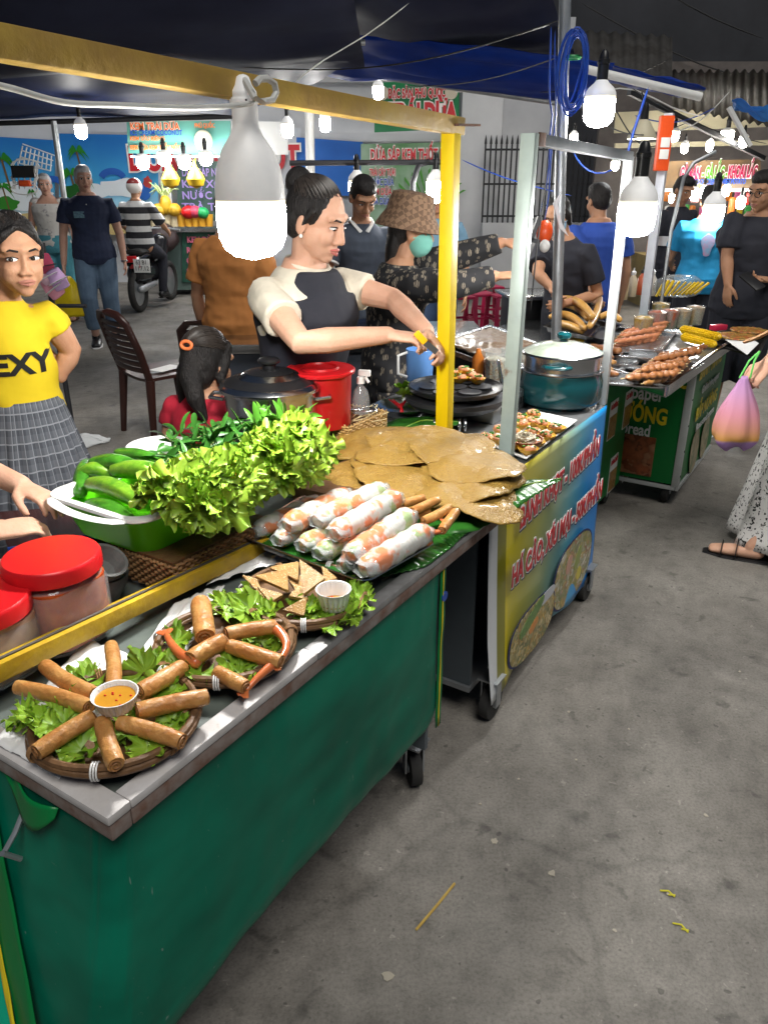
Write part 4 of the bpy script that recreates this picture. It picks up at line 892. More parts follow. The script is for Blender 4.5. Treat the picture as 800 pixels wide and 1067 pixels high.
# tray of summer rolls
tr = [P(248, 557, z=.872), P(379, 606, z=.872), P(455, 563, z=.872), P(318, 515, z=.872)]
t = empty('serving_tray', (tr[0]+tr[2])/2-Vector((0, 0, .023)), 'shallow steel tray holding the stack of fresh summer rolls', 'tray')
cen = sum(tr, Vector())/4
def quad(k, z): return [cen+(p-cen)*k+Vector((0, 0, z-p.z)) for p in tr]
def rquad(k, z, m=6):
    q = quad(k, z); out = []
    for i in range(4):
        p, a, c_ = q[i], q[i-1], q[(i+1) % 4]
        for j in range(m):
            t_ = j/(m-1); s0, s1 = p.lerp(a, .12), p.lerp(c_, .12); out.append(s0.lerp(p, t_).lerp(p.lerp(s1, t_), t_))
    return out
b = MB(); b.rings([rquad(.86, .851), rquad(.9, .851), rquad(.96, .869), rquad(1.02, .872), rquad(1.025, .8695), rquad(.97, .866), rquad(.91, .8495), rquad(.86, .8495)], True, True, False); b.build('tray_body', m_steel, t)
b = MB(); b.prism(rquad(.84, .8525), (0, 0, .002)); b.build('leaf_lining', M('banana_leaf', (.02, .12, .012), (.012, .08, .008), c3=(.05, .2, .02), sc=5, stretch=(1, 9, 1), rough=.35, bump=.3), t)
# summer roll material: rice paper with pink prawn and green herbs showing through
def summer_mat():
    m = bpy.data.materials.new('rice_paper_roll'); m.use_nodes = True; N = m.node_tree.nodes; L = m.node_tree.links; bs = N['Principled BSDF']
    tc = N.new('ShaderNodeTexCoord'); oi = N.new('ShaderNodeObjectInfo'); ad = N.new('ShaderNodeVectorMath'); mu = N.new('ShaderNodeMath'); mu.operation = 'MULTIPLY'; mu.inputs[1].default_value = 31
    L.new(oi.outputs['Random'], mu.inputs[0]); L.new(tc.outputs['Object'], ad.inputs[0]); L.new(mu.outputs[0], ad.inputs[1])
    def rp(sc, pts, off):
        a2 = N.new('ShaderNodeVectorMath'); L.new(ad.outputs[0], a2.inputs[0]); a2.inputs[1].default_value = (off, 0, 0)
        n = N.new('ShaderNodeTexNoise'); n.inputs['Scale'].default_value = sc; n.inputs['Detail'].default_value = 3; L.new(a2.outputs[0], n.inputs['Vector'])
        r = N.new('ShaderNodeValToRGB'); e = r.color_ramp.elements
        for i, (p, c) in enumerate(pts):
            x = e[i] if i < 2 else e.new(p)
            x.position = p; x.color = (c, c, c, 1)
        L.new(n.outputs[0], r.inputs[0]); return r.outputs[0]
    def mx(a, c, f):
        x = N.new('ShaderNodeMixRGB'); L.new(f, x.inputs[0])
        if isinstance(a, tuple): x.inputs[1].default_value = (*a, 1)
        else: L.new(a, x.inputs[1])
        x.inputs[2].default_value = (*c, 1); return x.outputs[0]
    c = mx((.58, .57, .53), (.3, .44, .16), rp(20, [(.56, 0), (.62, .8)], 0)); c = mx(c, (.72, .22, .08), rp(17, [(.49, 0), (.55, .9)], 9)); c = mx(c, (.78, .78, .77), rp(55, [(.52, 0), (.75, .6)], 4))
    L.new(c, bs.inputs['Base Color']); bs.inputs['Roughness'].default_value = .2; bs.inputs['Subsurface Weight'].default_value = .25; bs.inputs['Subsurface Radius'].default_value = (.6, .4, .3); bs.inputs['Subsurface Scale'].default_value = .01
    bs.inputs['Coat Weight'].default_value = .6; bs.inputs['Coat Roughness'].default_value = .12
    n = N.new('ShaderNodeTexNoise'); n.inputs['Scale'].default_value = 45; L.new(ad.outputs[0], n.inputs['Vector']); bp = N.new('ShaderNodeBump'); bp.inputs['Strength'].default_value = .5; bp.inputs['Distance'].default_value = .004
    L.new(n.outputs[0], bp.inputs['Height']); L.new(bp.outputs[0], bs.inputs['Normal']); return m
m_sum = summer_mat(); m_film = thin_mat('crinkled_clear_film', fac=.75)
def summer(a, e, z0, z1, r, label, seed):
    p, q = P(*a, z=z0), P(*e, z=z1); d = (q-p); rnd = random.Random(seed)
    b = MB(); n = 15; x, y = frame_of(d); pts = [p+d*(i/(n-1)) for i in range(n)]
    b.caps(pts, [r*(1+.05*math.sin(i*1.7+seed)+.03*rnd.random()) for i in range(n)], 18)
    for v in b.b.verts: v.co += Vector((1, 1, 1))*r*.06*mnoise.noise(v.co*60)
    o = b.build('summer_roll', m_sum, None, label, 'summer roll', 'fresh summer rolls wrapped in clear film', org=p, auto=0)
    b = MB(); dn = d.normalized()
    for sg, e_ in ((-1, p), (1, q)):
        rs = []
        for i in range(6):
            t_ = i/5; rr = r*(1.06-.5*t_+.15*t_*t_); rs.append([e_+dn*sg*(r*.2+r*1.0*t_)+(x*math.cos(w)*1.1+y*math.sin(w)*.75)*rr*(1+.14*t_*math.sin(w*5+seed+sg)) for w in [2*PI*j/20 for j in range(20)]])
        b.rings(rs, False, False); b.build('film_end', m_film, o, solid=.0006, auto=0); b = MB()
for k, (a, e, z0, z1, lab) in enumerate((((303, 546), (358, 517), .912, .912, 'summer roll at the left of the top layer, showing a long pink prawn'), ((334, 541), (396, 511), .922, .922, 'whitest summer roll on the ridge of the stack'), ((352, 554), (410, 520), .922, .922, 'summer roll on top of the stack, in front of the whitest one'),
                                         ((369, 577), (424, 539), .907, .907, 'second summer roll from the near tray rim in the top layer'), ((382, 591), (440, 556), .895, .895, 'front summer roll lying along the near rim of the tray'), ((268, 553), (330, 523), .875, .875, 'lowest summer roll at the far left of the tray'),
                                         ((293, 561), (350, 532), .880, .880, 'summer roll under the left end of the top layer'), ((318, 567), (380, 536), .882, .882, 'summer roll in the middle of the bottom layer, end facing the triangles'), ((336, 575), (400, 545), .879, .879, 'summer roll with a green end in the bottom layer'), ((362, 588), (420, 556), .875, .875, 'summer roll under the front pair, above the near tray rim'))):
    summer((a[0]+(e[0]-a[0])*.06, a[1]+(e[1]-a[1])*.06), (e[0]-(e[0]-a[0])*.05, e[1]-(e[1]-a[1])*.05), z0, z1, .0268 if k < 5 else .0235, lab, k)
# small fried rolls by the pancakes
for k, (a, e, z0, z1, lab) in enumerate((((418, 526), (441, 519), .900, .900, 'small fried roll at the back of the little heap beside the pancakes'), ((430, 533), (456, 521), .904, .907, 'small fried roll on top of the little heap beside the pancakes'), ((441, 543), (468, 529), .900, .904, 'small fried roll nearest the counter edge in the little heap'), ((460, 553), (475, 533), .890, .897, 'short fried roll standing askew beside the pancakes'), ((424, 540), (446, 532), .888, .888, 'small fried roll underneath the little heap beside the pancakes'))):
    roll(P(*a, z=z0), P(*e, z=z1), .0115, lab, 60+k, 'small fried rolls beside the pancakes')
prawn([P(444, 551, z=.885), P(454, 556, z=.885), P(462, 553, z=.887), P(463, 545, z=.894)], .009, 'orange prawn between the small fried rolls and the counter edge', 'cooked prawns on the near cart')
# banana leaves
m_leaf = M('glossy_banana_leaf', (.03, .15, .018), (.016, .09, .01), c3=(.1, .27, .05), sc=4, rough=.3, bump=.25, coat=.2)
def blade(pts_c, w, label, seed=0, ribs=True, thick=.0012):
    """a long leaf strip along points, w half widths"""
    pts = [Vector(p) for p in pts_c]; n = len(pts); b = MB()
    def at(t):
        x = t*(n-1); i = min(int(x), n-2); return pts[i].lerp(pts[i+1], x-i), (pts[i+1]-pts[i]).normalized(), w[i]*(1-(x-i))+w[min(i+1, n-1)]*(x-i)
    def f(u, v):
        p, d, ww = at(u); s_ = d.cross(Vector((0, 0, 1))).normalized(); q = (v-.5)*2
        return p+s_*ww*q+Vector((0, 0, .0016*math.sin(u*120)*abs(q)+.006*mnoise.noise(Vector((u*6, q*2, seed)))-.01*q*q*ww/.1))
    b.grid(110, 12, f); o = b.build('banana_leaf', m_leaf, None, label, 'banana leaf', 'banana leaves lining the near cart', org=pts[0], solid=thick, auto=0)
    b = MB(); b.tube([at(i/20)[0]+Vector((0, 0, .002)) for i in range(21)], [.004*(1-.8*i/20) for i in range(21)], 6); b.build('midrib', m_lett2, o); return o
blade([P(400, 545, z=.834), P(470, 535, z=.846), P(520, 513, z=.862), P(560, 503, z=.862), P(584, 499, z=.855)], [.09, .1, .085, .035, .003], 'banana leaf under the pancakes, its tip sticking out over the dumpling banner', 1)
blade([P(330, 520, z=.835), P(390, 460, z=.85), P(440, 438, z=.862), P(478, 440, z=.865)], [.1, .14, .1, .02], 'banana leaf behind the pancakes, reaching the foot of the yellow post', 2)
blade([P(395, 600, z=.828), P(428, 580, z=.832), P(452, 558, z=.835), P(480, 548, z=.835)], [.01, .05, .06, .03], 'small banana leaf peeping out in front of the summer rolls', 3)
# pancakes
m_pan = M('golden_pancake', (.36, .225, .05), (.27, .15, .028), c3=(.48, .33, .12), sc=75, rough=.42, bump=1.2, bsc=170, coat=.12, sss=.06, detail=8)
def pancake(cx, cy, z, rx, ry, rot, tilt, label, seed, fold=0):
    c = P(cx, cy, z=z); b = MB(); tx, ty = tilt
    def f(u, v):
        a = u*2*PI; rr = v*(1+.1*math.sin(a*2+seed)+.07*math.sin(a*3+seed*3)+.025*math.sin(a*7+seed*2)+.012*math.sin(a*17)+.01*math.sin(a*29)); x, y = rx*rr*math.cos(a), ry*rr*math.sin(a)
        h = .005*mnoise.noise(Vector((x*26, y*26, seed)))+.009*mnoise.noise(Vector((x*7, y*7, seed+5)))*1.5-.03*max(0, v-.6)*2.5*(.55+.45*math.sin(a*2+seed))
        X = x*math.cos(rot)-y*math.sin(rot); Y = x*math.sin(rot)+y*math.cos(rot)
        return c+CS*X+CN*Y+Vector((0, 0, h+tx*X+ty*Y))
    b.grid(72, 18, f); bmesh.ops.remove_doubles(b.b, verts=b.b.verts, dist=.0003)
    return b.build('pancake', m_pan, None, label, 'pancake', 'golden pancakes heaped on banana leaf', org=c, solid=.0025, auto=0)
for k, a in enumerate(((380, 490, .878, .15, .12, .3, (.0, .02), 'pancake at the left of the heap, half under the others beside the lettuce'), (398, 453, .9, .17, .14, .2, (0, 0), 'pancake at the back of the heap, near the small rattan basket'), (450, 502, .886, .17, .13, .6, (.0, -.08), 'pancake low in the heap behind the small fried rolls'),
                       (425, 482, .9, .2, .16, .1, (.01, -.05), 'large pancake in the middle of the heap'), (492, 512, .89, .15, .12, .1, (0, -.14), 'glossy pancake hanging over the counter edge at the front of the heap'), (492, 492, .905, .18, .13, -.3, (.0, -.1), 'pancake second from the front of the heap, overlapping the glossy one'), (500, 478, .922, .15, .13, -.1, (-.03, -.09), 'pancake at the right of the heap, its edge over the banana leaf tip'),
                       (445, 466, .925, .18, .13, .9, (-.02, -.03), 'pancake lying across the large middle one'), (432, 452, .934, .16, .13, .4, (-.02, .02), 'topmost pancake at the back left of the heap'), (468, 458, .94, .15, .12, .2, (-.02, -.04), 'pancake on top of the heap right in front of the yellow post'))): pancake(*a, k+1)
b = MB(); cbox(b, 1.5, 1.82, -1.25, -.93, .824, .87, .012); b.build('bamboo_tray', m_rattan2, None, 'dark bamboo tray buried under the heap of pancakes', 'tray', org=W(1.66, -1.1, .824))
# ------------------------------------------------------------- rattan box, tub, vegetables
near = P(184, 621, z=.822); sN, nN = SNof(near)
def weave_box(b, s0, s1, n0, n1, z0, z1, step=.011):
    """four woven walls made of bulging strands"""
    c = [W(s0, n0, 0), W(s1, n0, 0), W(s1, n1, 0), W(s0, n1, 0)]
    for i in range(4):
        p, q = c[i], c[(i+1) % 4]; L_ = (q-p).length; nu = max(4, int(L_/step)); d = (q-p)/L_; o = Vector((d.y, -d.x, 0)); o = o if o.dot((p+q)/2-(c[0]+c[2])/2) > 0 else -o
        rows = int((z1-z0)/.0075)
        for r_ in range(rows):
            z = z0+(r_+.5)*.0075
            pts = [p+d*(L_*j/(nu*2))+o*(.0032*math.sin(j*PI/2*1+r_*PI)) for j in range(nu*2+1)]
            b.tube([Vector((a.x, a.y, z)) for a in pts], (.0038), 5, up=(0, 0, 1))
        for j in range(nu+1):
            a = p+d*(L_*j/nu); b.tube([Vector((a.x, a.y, z0)), Vector((a.x, a.y, z1))], .0022, 4)
t = empty('rattan_box', near, 'brown rattan box under the lime green tub', 'basket')
b = MB(); weave_box(b, sN, sN+.3, nN, nN-.2, .823, .892); b.build('weave', m_rattan, t, auto=0)
b = MB(); b.box(W(sN+.15, nN-.1, .86), (.29, .19, .07), CA); b.build('lining', m_rattan2, t)
# tub
NR, LR = P(144, 544, z=.99), P(70, 506, z=.99); sT, nT = SNof(NR); wT = abs(SNof(LR)[1]-nT); lT = .40
tb = empty('plastic_tub', W(sT+lT/2, nT-wT/2, .893), 'lime green plastic tub with white rim, heaped with cucumbers and lettuce', 'tub')
def rrect(k, z, r=.05, m=7, dk=0):
    hs_, hn_ = lT/2*k+dk, wT/2*k+dk; out = []
    for (sx, sy, a0) in ((1, 1, 0), (-1, 1, PI/2), (-1, -1, PI), (1, -1, 3*PI/2)):
        for j in range(m):
            a = a0+PI/2*j/(m-1); out.append(W(sT+lT/2+sx*(hs_-r)+r*math.cos(a), nT-wT/2+sy*(hn_-r)+r*math.sin(a), z))
    return out
m_lime = M('lime_plastic', (.11, .55, .008), (.09, .48, .006), sc=4, rough=.28)
b = MB(); b.rings([rrect(.78, .9), rrect(.8, .894), rrect(.84, .893), rrect(.99, .983), rrect(.97, .985), rrect(.83, .899), rrect(.78, .902)], False, False); b.prism(rrect(.79, .897), (0, 0, .004)); b.build('tub_body', m_lime, tb)
b = MB(); b.rings([rrect(.985, .982), rrect(1.0, .978, dk=.003), rrect(1.0, .984, dk=.01), rrect(1.0, .99, dk=.008), rrect(.97, .991), rrect(.93, .967), rrect(.92, .965), rrect(.965, .986)], False, False); rim = b.build('rim', m_white, tb)
b = MB(); h0 = W(sT-.012, nT-.03, .969); hh = [W(sT-.006-.026*math.sin(PI*i/12)**.5, nT-.03-(wT-.06)*i/12, .986-.003*math.sin(PI*i/12)) for i in range(13)]
b.tube(hh, [(.012, .003)]*13, 8, up=(0, 0, 1)); b.build('handle', m_white, tb)
m_cuc = M('cucumber_skin', (.06, .24, .015), (.02, .1, .008), c3=(.34, .5, .1), sc=38, sharp=.3, rough=.3, bump=.3, bsc=120, stretch=(1, 1, 1), coat=.2)
m_cuc2 = M('pale_cucumber_skin', (.2, .38, .025), (.06, .21, .012), c3=(.5, .58, .2), sc=34, sharp=.3, rough=.3, bump=.3, bsc=120, coat=.2)
def cucumber(a, e, z0, z1, r, label, mat=None, seed=0):
    p, q = P(*a, z=z0), P(*e, z=z1); d = q-p; x, y = frame_of(d); n = 12; b = MB()
    pts = [p+d*(i/(n-1))+Vector((0, 0, .012*math.sin(PI*i/(n-1)))) for i in range(n)]
    b.caps(pts, [r*(.68+.32*math.sin(PI*(.12+.8*i/(n-1)))) for i in range(n)], 20)
    for v in b.b.verts:
        a_ = math.atan2((v.co-p).dot(y), (v.co-p).dot(x)); v.co += (v.co-(p+d*((v.co-p).dot(d)/d.length_squared))).normalized()*.0008*math.sin(a_*8)
    o = b.build('cucumber', mat or m_cuc, None, label, 'cucumber', 'cucumbers in the lime tub', org=p, auto=0)
    b = MB(); b.lathe(p-d.normalized()*(r*.62), [(.002, 0), (.006, .002), (.004, .006)], 10, axis=d); b.build('tip', M('dry_cucumber_tip', (.3, .28, .1), rough=.8), o)
for a in (((96, 527), (140, 548), .962, .955, .021, 'dark cucumber lowest behind the lettuce in the lime tub', m_cuc), ((84, 512), (92, 484), .972, .985, .02, 'short dark cucumber end standing at the tub handle', m_cuc), ((96, 505), (145, 523), .992, .992, .0215, 'yellowish green cucumber lying nearest the tub handle', m_cuc2), ((122, 490), (188, 502), 1.008, 1.01, .0225, 'long pale green cucumber lying on top of the others', m_cuc2), ((99, 483), (150, 492), 1.012, 1.006, .02, 'dark glossy cucumber at the back, touching the pale long one', m_cuc), ((124, 473), (180, 490), 1.008, 1.0, .017, 'thin dark cucumber farthest back against the colander', m_cuc), ((87, 492), (118, 496), .998, .99, .017, 'small yellow tipped cucumber at the left end of the tub', m_cuc2)):
    cucumber(*a)
# big heap of lettuce spilling over the tub
b = MB(); rnd = random.Random(5); axis0, axis1 = P(168, 532, z=1.0), P(318, 470, z=1.015)
k = 0
for i in range(340):
    t_ = rnd.random(); c = axis0.lerp(axis1, t_); a = rnd.uniform(-.3, PI*.98); rr = (.086+.02*math.sin(t_*9))*(.75+.35*rnd.random())*(1-.25*abs(t_-.5)**2)
    dv = CN*math.cos(a)*1.05+Vector((0, 0, 1))*math.sin(a)*.8; c = c+dv*rr
    if c.z < .955: continue
    lettuce(b, c-dv*.02, dv*1.0+CS*rnd.uniform(-.9, .6)+Vector((rnd.uniform(-.4, .4), rnd.uniform(-.4, .4), rnd.uniform(-.2, .4))), rnd.uniform(.034, .058), 100+i, .2, 60, 7)
heap = b.build('lettuce_heap', m_lett2, None, 'large bright heap of frilly lettuce spilling over the lime tub', 'lettuce', org=axis0.lerp(axis1, .5)-Vector((0, 0, .09)), auto=0)
b = MB(); b.caps([axis0+CS*.09-Vector((0, 0, .02)), axis1-CS*.05-Vector((0, 0, .03))], [.045, .045], 14); b.build('lettuce_core', m_lett2, heap)
# herbs
m_herb = M('long_herb_leaf', (.05, .19, .025), (.028, .12, .015), c3=(.13, .3, .06), sc=8, rough=.4, sss=.1)
m_herb2 = M('young_herb_leaf', (.12, .34, .03), (.07, .24, .02), sc=8, rough=.4, sss=.1)
m_stem = M('herb_stem', (.2, .22, .08), rough=.6)
def herb(name, c, n, L_, wd, mat, label, spread, up, seed, group='herb bunches in the lime tub', lean=Vector((0, 0, 0))):
    rnd = random.Random(seed); b = MB(); st = MB(); c = Vector(c)
    for i in range(n):
        base = c+Vector((rnd.gauss(0, spread), rnd.gauss(0, spread), rnd.uniform(-.01, .03))); d = Vector((rnd.gauss(0, .6), rnd.gauss(0, .6), up*rnd.uniform(.2, 1)))+lean; d.normalize()
        l = L_*rnd.uniform(.6, 1.15); x, y = frame_of(d); a = rnd.random()*6.3; s_ = x*math.cos(a)+y*math.sin(a); m_ = d.cross(s_); w = wd*rnd.uniform(.7, 1.2); dr = rnd.uniform(.1, .5)
        def f(u, v): 
            q = (v-.5)*2; ww = w*math.sin(PI*min(1, u*.93+.05))**.8
            return base+d*l*u-Vector((0, 0, 1))*l*dr*u*u+s_*ww*q+m_*abs(q)*ww*.45
        b.grid(7, 2, f)
        if i % 4 == 0: st.tube([base-d*.05, base, base+d*l*.3], .0014, 4)
    o = b.build(name, mat, None, label, 'herbs', group, org=c-Vector((0, 0, .03)), auto=0); st.build('stems', m_stem, o, auto=0); return o
herb('herb_bunch', P(222, 464, z=1.02), 120, .085, .0085, m_herb, 'dark bunch of long leaved herbs behind the lettuce', .055, .8, 3)
herb('herb_bunch', P(285, 452, z=1.04), 75, .085, .009, m_herb2, 'bright upright herb sprigs in front of the steel pot', .035, 1.6, 4)
herb('herb_bunch', P(195, 486, z=1.0), 60, .075, .009, m_herb, 'drooping dark herbs over the white colander beside the cucumbers', .04, .4, 6)
t = empty('colander', P(168, 484, z=.96), 'white plastic colander behind the cucumbers', 'colander'); c = P(168, 486, z=.95)
b = MB(); b.lathe(c, [(.05, 0), (.075, .05), (.082, .055), (.08, .058), (.07, .05), (.045, .004)], 30); b.build('bowl', m_white, t)
b = MB()
for i in range(14):
    for j in range(3): a = i*2*PI/14+j*.2; rr = .056+.008*j; b.box(c+Vector((rr*math.cos(a), rr*math.sin(a), .012+.013*j)), (.004, .008, .006), a)
b.build('holes', m_black, t)
# ------------------------------------------------------------- jars
def jar(cx, cy, zl, wpx, label, zb=.822, fill=.5, mat_f=None):
    c = P(cx, cy, z=zl); rl = wpx/2*dep_of(c)/FP; base = Vector((c.x, c.y, zb)); h = zl-zb; t = empty('plastic_jar', base, label, 'jar', 'red lidded jars of sauce')
    def sq(r, z, pw, k=40):
        out = []
        for j in range(k):
            a = 2*PI*j/k; cx_, sy_ = math.cos(a), math.sin(a); out.append(base+CS*(r*math.copysign(abs(cx_)**(2/pw), cx_))+CN*(r*math.copysign(abs(sy_)**(2/pw), sy_))+Vector((0, 0, z)))
        return out
    rb = rl*.93
    b = MB(); b.rings([sq(rb*.9, 0, 3.2), sq(rb*.99, .006, 3.2), sq(rb, .02, 3.2), sq(rb, h-.055, 3.2), sq(rb*.95, h-.042, 2.6), sq(rb*.88, h-.033, 2.1), sq(rb*.87, h-.008, 2)], True, True); b.build('jar_body', m_glass, t, solid=0)
    b = MB(); K = 90; rs = []
    for r_, z, fl in ((rl*.97, h-.032, 0), (rl, h-.03, 1), (rl*1.0, h-.006, 1), (rl*.985, h-.002, 0), (rl*.96, h, 0), (.002, h+.0006, 0)):
        rs.append([base+Vector(((r_+fl*.0012*(j % 2))*math.cos(2*PI*j/K), (r_+fl*.0012*(j % 2))*math.sin(2*PI*j/K), z)) for j in range(K)])
    b.rings(rs); b.build('lid', m_red, t)
    b = MB(); hf = h*fill; b.rings([sq(rb*.86, .004, 3.2), sq(rb*.955, .012, 3.2), sq(rb*.955, hf, 3.2), sq(rb*.9, hf+.002, 3)], True, True); sa = b.build('sauce', mat_f, t)
    return t, base, h, rb
m_chili = M('chilli_sauce', (.5, .09, .015), (.32, .04, .01), c3=(.65, .35, .1), sc=70, rough=.2, coat=.4)
m_pale = M('pale_garlic_sauce', (.5, .33, .25), (.4, .22, .15), sc=40, rough=.3)
jt, jb, jh, jr = jar(53, 577, .995, 98, 'full size red lidded jar of chilli sauce with a spoon inside', fill=.74, mat_f=m_chili)
b = MB(); b.caps([jb+Vector((.0, -.02, .06)), jb+Vector((-.01, -.03, jh-.035))], [(.012, .003), (.005, .003)], 10); b.build('spoon', m_white, jt)
jar(-26, 622, .97, 106, 'red lidded jar cut off by the photo edge, beside the full size jar', fill=.75, mat_f=m_pale)
# stone mortars, flat tray, little box
m_stone = M('grey_stone', (.16, .165, .16), (.1, .105, .1), sc=40, rough=.8, bump=.5)
def mortar(c, r, h, label, tilt=(0, 0, 1)):
    b = MB(); b.lathe(c, [(r*.55, 0), (r*.6, .006), (r*.95, h*.7), (r, h), (r*.86, h), (r*.6, h*.4), (.002, h*.3)], 28, axis=tilt); return b.build('stone_mortar', m_stone, None, label, 'mortar', 'stone mortars behind the sauce jar', org=Vector(c))
mortar(P(112, 622, z=.822), .05, .055, 'upright grey stone mortar behind the sauce jar'); mortar(P(103, 600, z=.878), .045, .05, 'grey stone mortar tipped on its side upon the other', (.5, -.2, .85))
b = MB(); a = P(60, 560, z=.824); 
cc = [P(10, 575, z=.826), P(140, 553, z=.826), P(128, 528, z=.826), P(-5, 538, z=.826)]
b.prism(cc, (0, 0, .012)); bx = b.build('flat_tray', M('dark_maroon_tray', (.06, .02, .018), (.03, .012, .012), sc=9, rough=.15), None, 'flat dark maroon tray under the hands, with a blue white edge', 'tray', org=cc[0])
b = MB(); b.bar(cc[0]+Vector((0, -.004, .006)), cc[1]+Vector((0, -.004, .006)), .006, .013, up=(0, 0, 1)); b.build('blue_edge', m_blutxt, bx)
b = MB(); cc2 = [P(-20, 640, z=.824), P(70, 632, z=.824), P(140, 572, z=.824), P(0, 585, z=.824)]; b.prism(cc2, (0, 0, .006)); b.build('plastic_board', m_white, None, 'white plastic board under the mortars and the sauce jars', 'board', org=cc2[0])
g0 = P(106, 578, z=.85)
t = empty('coin_purse', g0, 'small clear purse with a gold clasp beside the rattan box', 'purse'); b = MB(); b.box(g0+Vector((0, 0, -.008)), (.06, .02, .04), CA+.9, .008); b.build('pouch', m_glass, t)
b = MB(); b.tube([g0+Vector((-.035+.07*i/10, .01*math.sin(i), .012+.012*math.sin(PI*i/10))) for i in range(11)], .0022, 6); b.bar(g0+Vector((-.035, 0, .012)), g0+Vector((.035, 0, .014)), .006, .008, bev=.001); b.build('clasp', M('gold_metal', (.7, .45, .1), rough=.25, metal=1), t)
# ------------------------------------------------------------- pot on stove, red bucket, bottle, small basket, bowl
sp = P(286, 452, n=-1.5); zs = .95
pc = P(284, 438, n=-1.52); pc = Vector((pc.x, pc.y, zs))
t = empty('gas_stove', Vector((pc.x, pc.y, Z1)), 'black gas stove under the lidded steel pot', 'stove')
b = MB(); b.box((pc.x, pc.y, Z1+.05), (.3, .26, .09), CA, .01); b.build('body', m_black, t)
b = MB(); b.tube([pc+Vector((.12*math.cos(a), .12*math.sin(a), -.012)) for a in [2*PI*i/24 for i in range(24)]], .006, 6, True)
for i in range(5): a = 2*PI*i/5; b.bar(pc+Vector((.14*math.cos(a), .14*math.sin(a), -.02)), pc+Vector((.05*math.cos(a), .05*math.sin(a), -.01)), .008, .02)
b.lathe(pc-Vector((0, 0, .045)), [(.06, 0), (.06, .02), (.045, .025)], 20); b.build('pan_support', m_iron, t)
t = empty('cooking_pot', pc, 'shiny steel pot with a black and silver lid behind the herbs', 'pot'); r = .145
b = MB(); b.lathe(pc, [(r*.85, 0), (r*.93, .006), (r*.97, .03), (r*.98, .092), (r*1.05, .095), (r*1.05, .1), (r*.95, .1)], 48); b.build('pot_body', m_steel, t)
b = MB(); b.lathe(pc, [(r*1.06, .1), (r*1.07, .106), (r*1.0, .116), (r*.96, .118)], 48); b.lathe(pc, [(r*.72, .131), (r*.5, .146), (r*.2, .154)], 48, cap0=False); ld = b.build('lid', m_steel, t)
b = MB(); b.lathe(pc, [(r*.96, .117), (r*.85, .126), (r*.7, .1335), (r*.68, .134)], 48, cap0=False, cap1=False); b.lathe(pc, [(r*.5, .1465), (r*.3, .1525), (r*.12, .155)], 48, cap0=False); b.build('lid_band', m_black, ld)
b = MB(); b.lathe(pc, [(.018, .153), (.02, .168), (.033, .175), (.034, .182), (.028, .187), (.002, .188)], 24); b.build('lid_knob', m_black, ld)
for sg in (-1, 1):
    b = MB(); d = Vector((sg, 0, 0)); b.tube([pc+Vector((sg*r*.96, -.035, .07)), pc+Vector((sg*(r+.035), -.03, .075)), pc+Vector((sg*(r+.035), .03, .075)), pc+Vector((sg*r*.96, .035, .07))], .006, 8); b.build('handle', m_steel, t)
rc = P(335, 432, n=-1.44); t = empty('red_bucket', rc, 'red plastic bucket with a red lid in front of the woman with the bun', 'bucket'); d = dep_of(rc)/FP
t['group'] = ''; del t['group']
b = MB(); b.lathe(rc-Vector((0, 0, .03)), [(29*d, 0), (30*d, .004), (32*d, .17), (32.5*d, .172)], 40); b.build('bucket_body', m_red, t)
b = MB(); b.lathe(rc+Vector((0, 0, .138)), [(33*d, -.004), (35.5*d, 0), (36*d, .008), (34.5*d, .012), (31*d, .01), (29*d, .012), (20*d, .012), (18.5*d, .018), (17*d, .018), (15.5*d, .013), (.002, .013)], 44); b.build('lid', m_red, t)
sb = P(376, 424, n=-1.36); t = empty('spray_bottle', sb, 'clear spray bottle with a white nozzle beside the red bucket', 'bottle')
b = MB(); b.lathe(sb-Vector((0, 0, .02)), [(.025, 0), (.028, .004), (.028, .05), (.022, .075), (.01, .09), (.01, .1)], 24); b.build('bottle_body', m_glass, t)
b = MB(); b.lathe(sb+Vector((0, 0, .078)), [(.013, 0), (.013, .018), (.009, .022)], 16); b.bar(sb+Vector((-.006, .0, .112)), sb+Vector((.032, -.01, .112)), .016, .02, bev=.004); b.bar(sb+Vector((.016, -.005, .1)), sb+Vector((.026, -.008, .082)), .008, .006); b.build('nozzle', m_white, t)
kb = P(366, 462, z=.86); s_, n_ = SNof(kb); t = empty('rattan_basket', Vector((kb.x, kb.y, .86)), 'small pale rattan basket of bamboo sticks behind the pancakes', 'basket')
b = MB(); weave_box(b, s_-.02, s_+.2, n_+.005, n_-.16, .845, .925, .014); b.build('weave', M('pale_rattan', (.5, .32, .11), (.33, .19, .06), sc=30, rough=.5, bump=.4), t, auto=0)
b = MB(); b.box(W(s_+.09, n_-.08, .87), (.2, .15, .04), CA); b.build('lining', m_rattan2, t)
b = MB()
for i in range(16):
    a = W(s_+.04+.006*i, n_-.02-.12*random.random(), .89); b.tube([a, a+Vector((random.uniform(.02, .1), random.uniform(-.06, .06), random.uniform(.03, .06)))], .0018, 4)
b.build('bamboo_sticks', M('pale_bamboo_stick', (.6, .5, .28), rough=.6), None, 'sheaf of pale bamboo sticks in the small rattan basket', 'sticks', kind='stuff', org=kb)
lc = P(384, 428, z=.93); b = MB(); b.ell(lc, (.032, .024, .012)); b.caps([lc+Vector((-.02, -.005, .006)), lc+Vector((-.09, -.05, .02)), lc+Vector((-.16, -.09, .03))], [(.006, .003)]*3, 8); b.build('serving_spoon', m_steel, None, 'large steel spoon resting over the small rattan basket', 'spoon', org=lc)
bc = P(420, 434, z=.83); t = empty('steel_bowl', bc, 'shallow steel bowl with red chilli left of the yellow post', 'bowl')
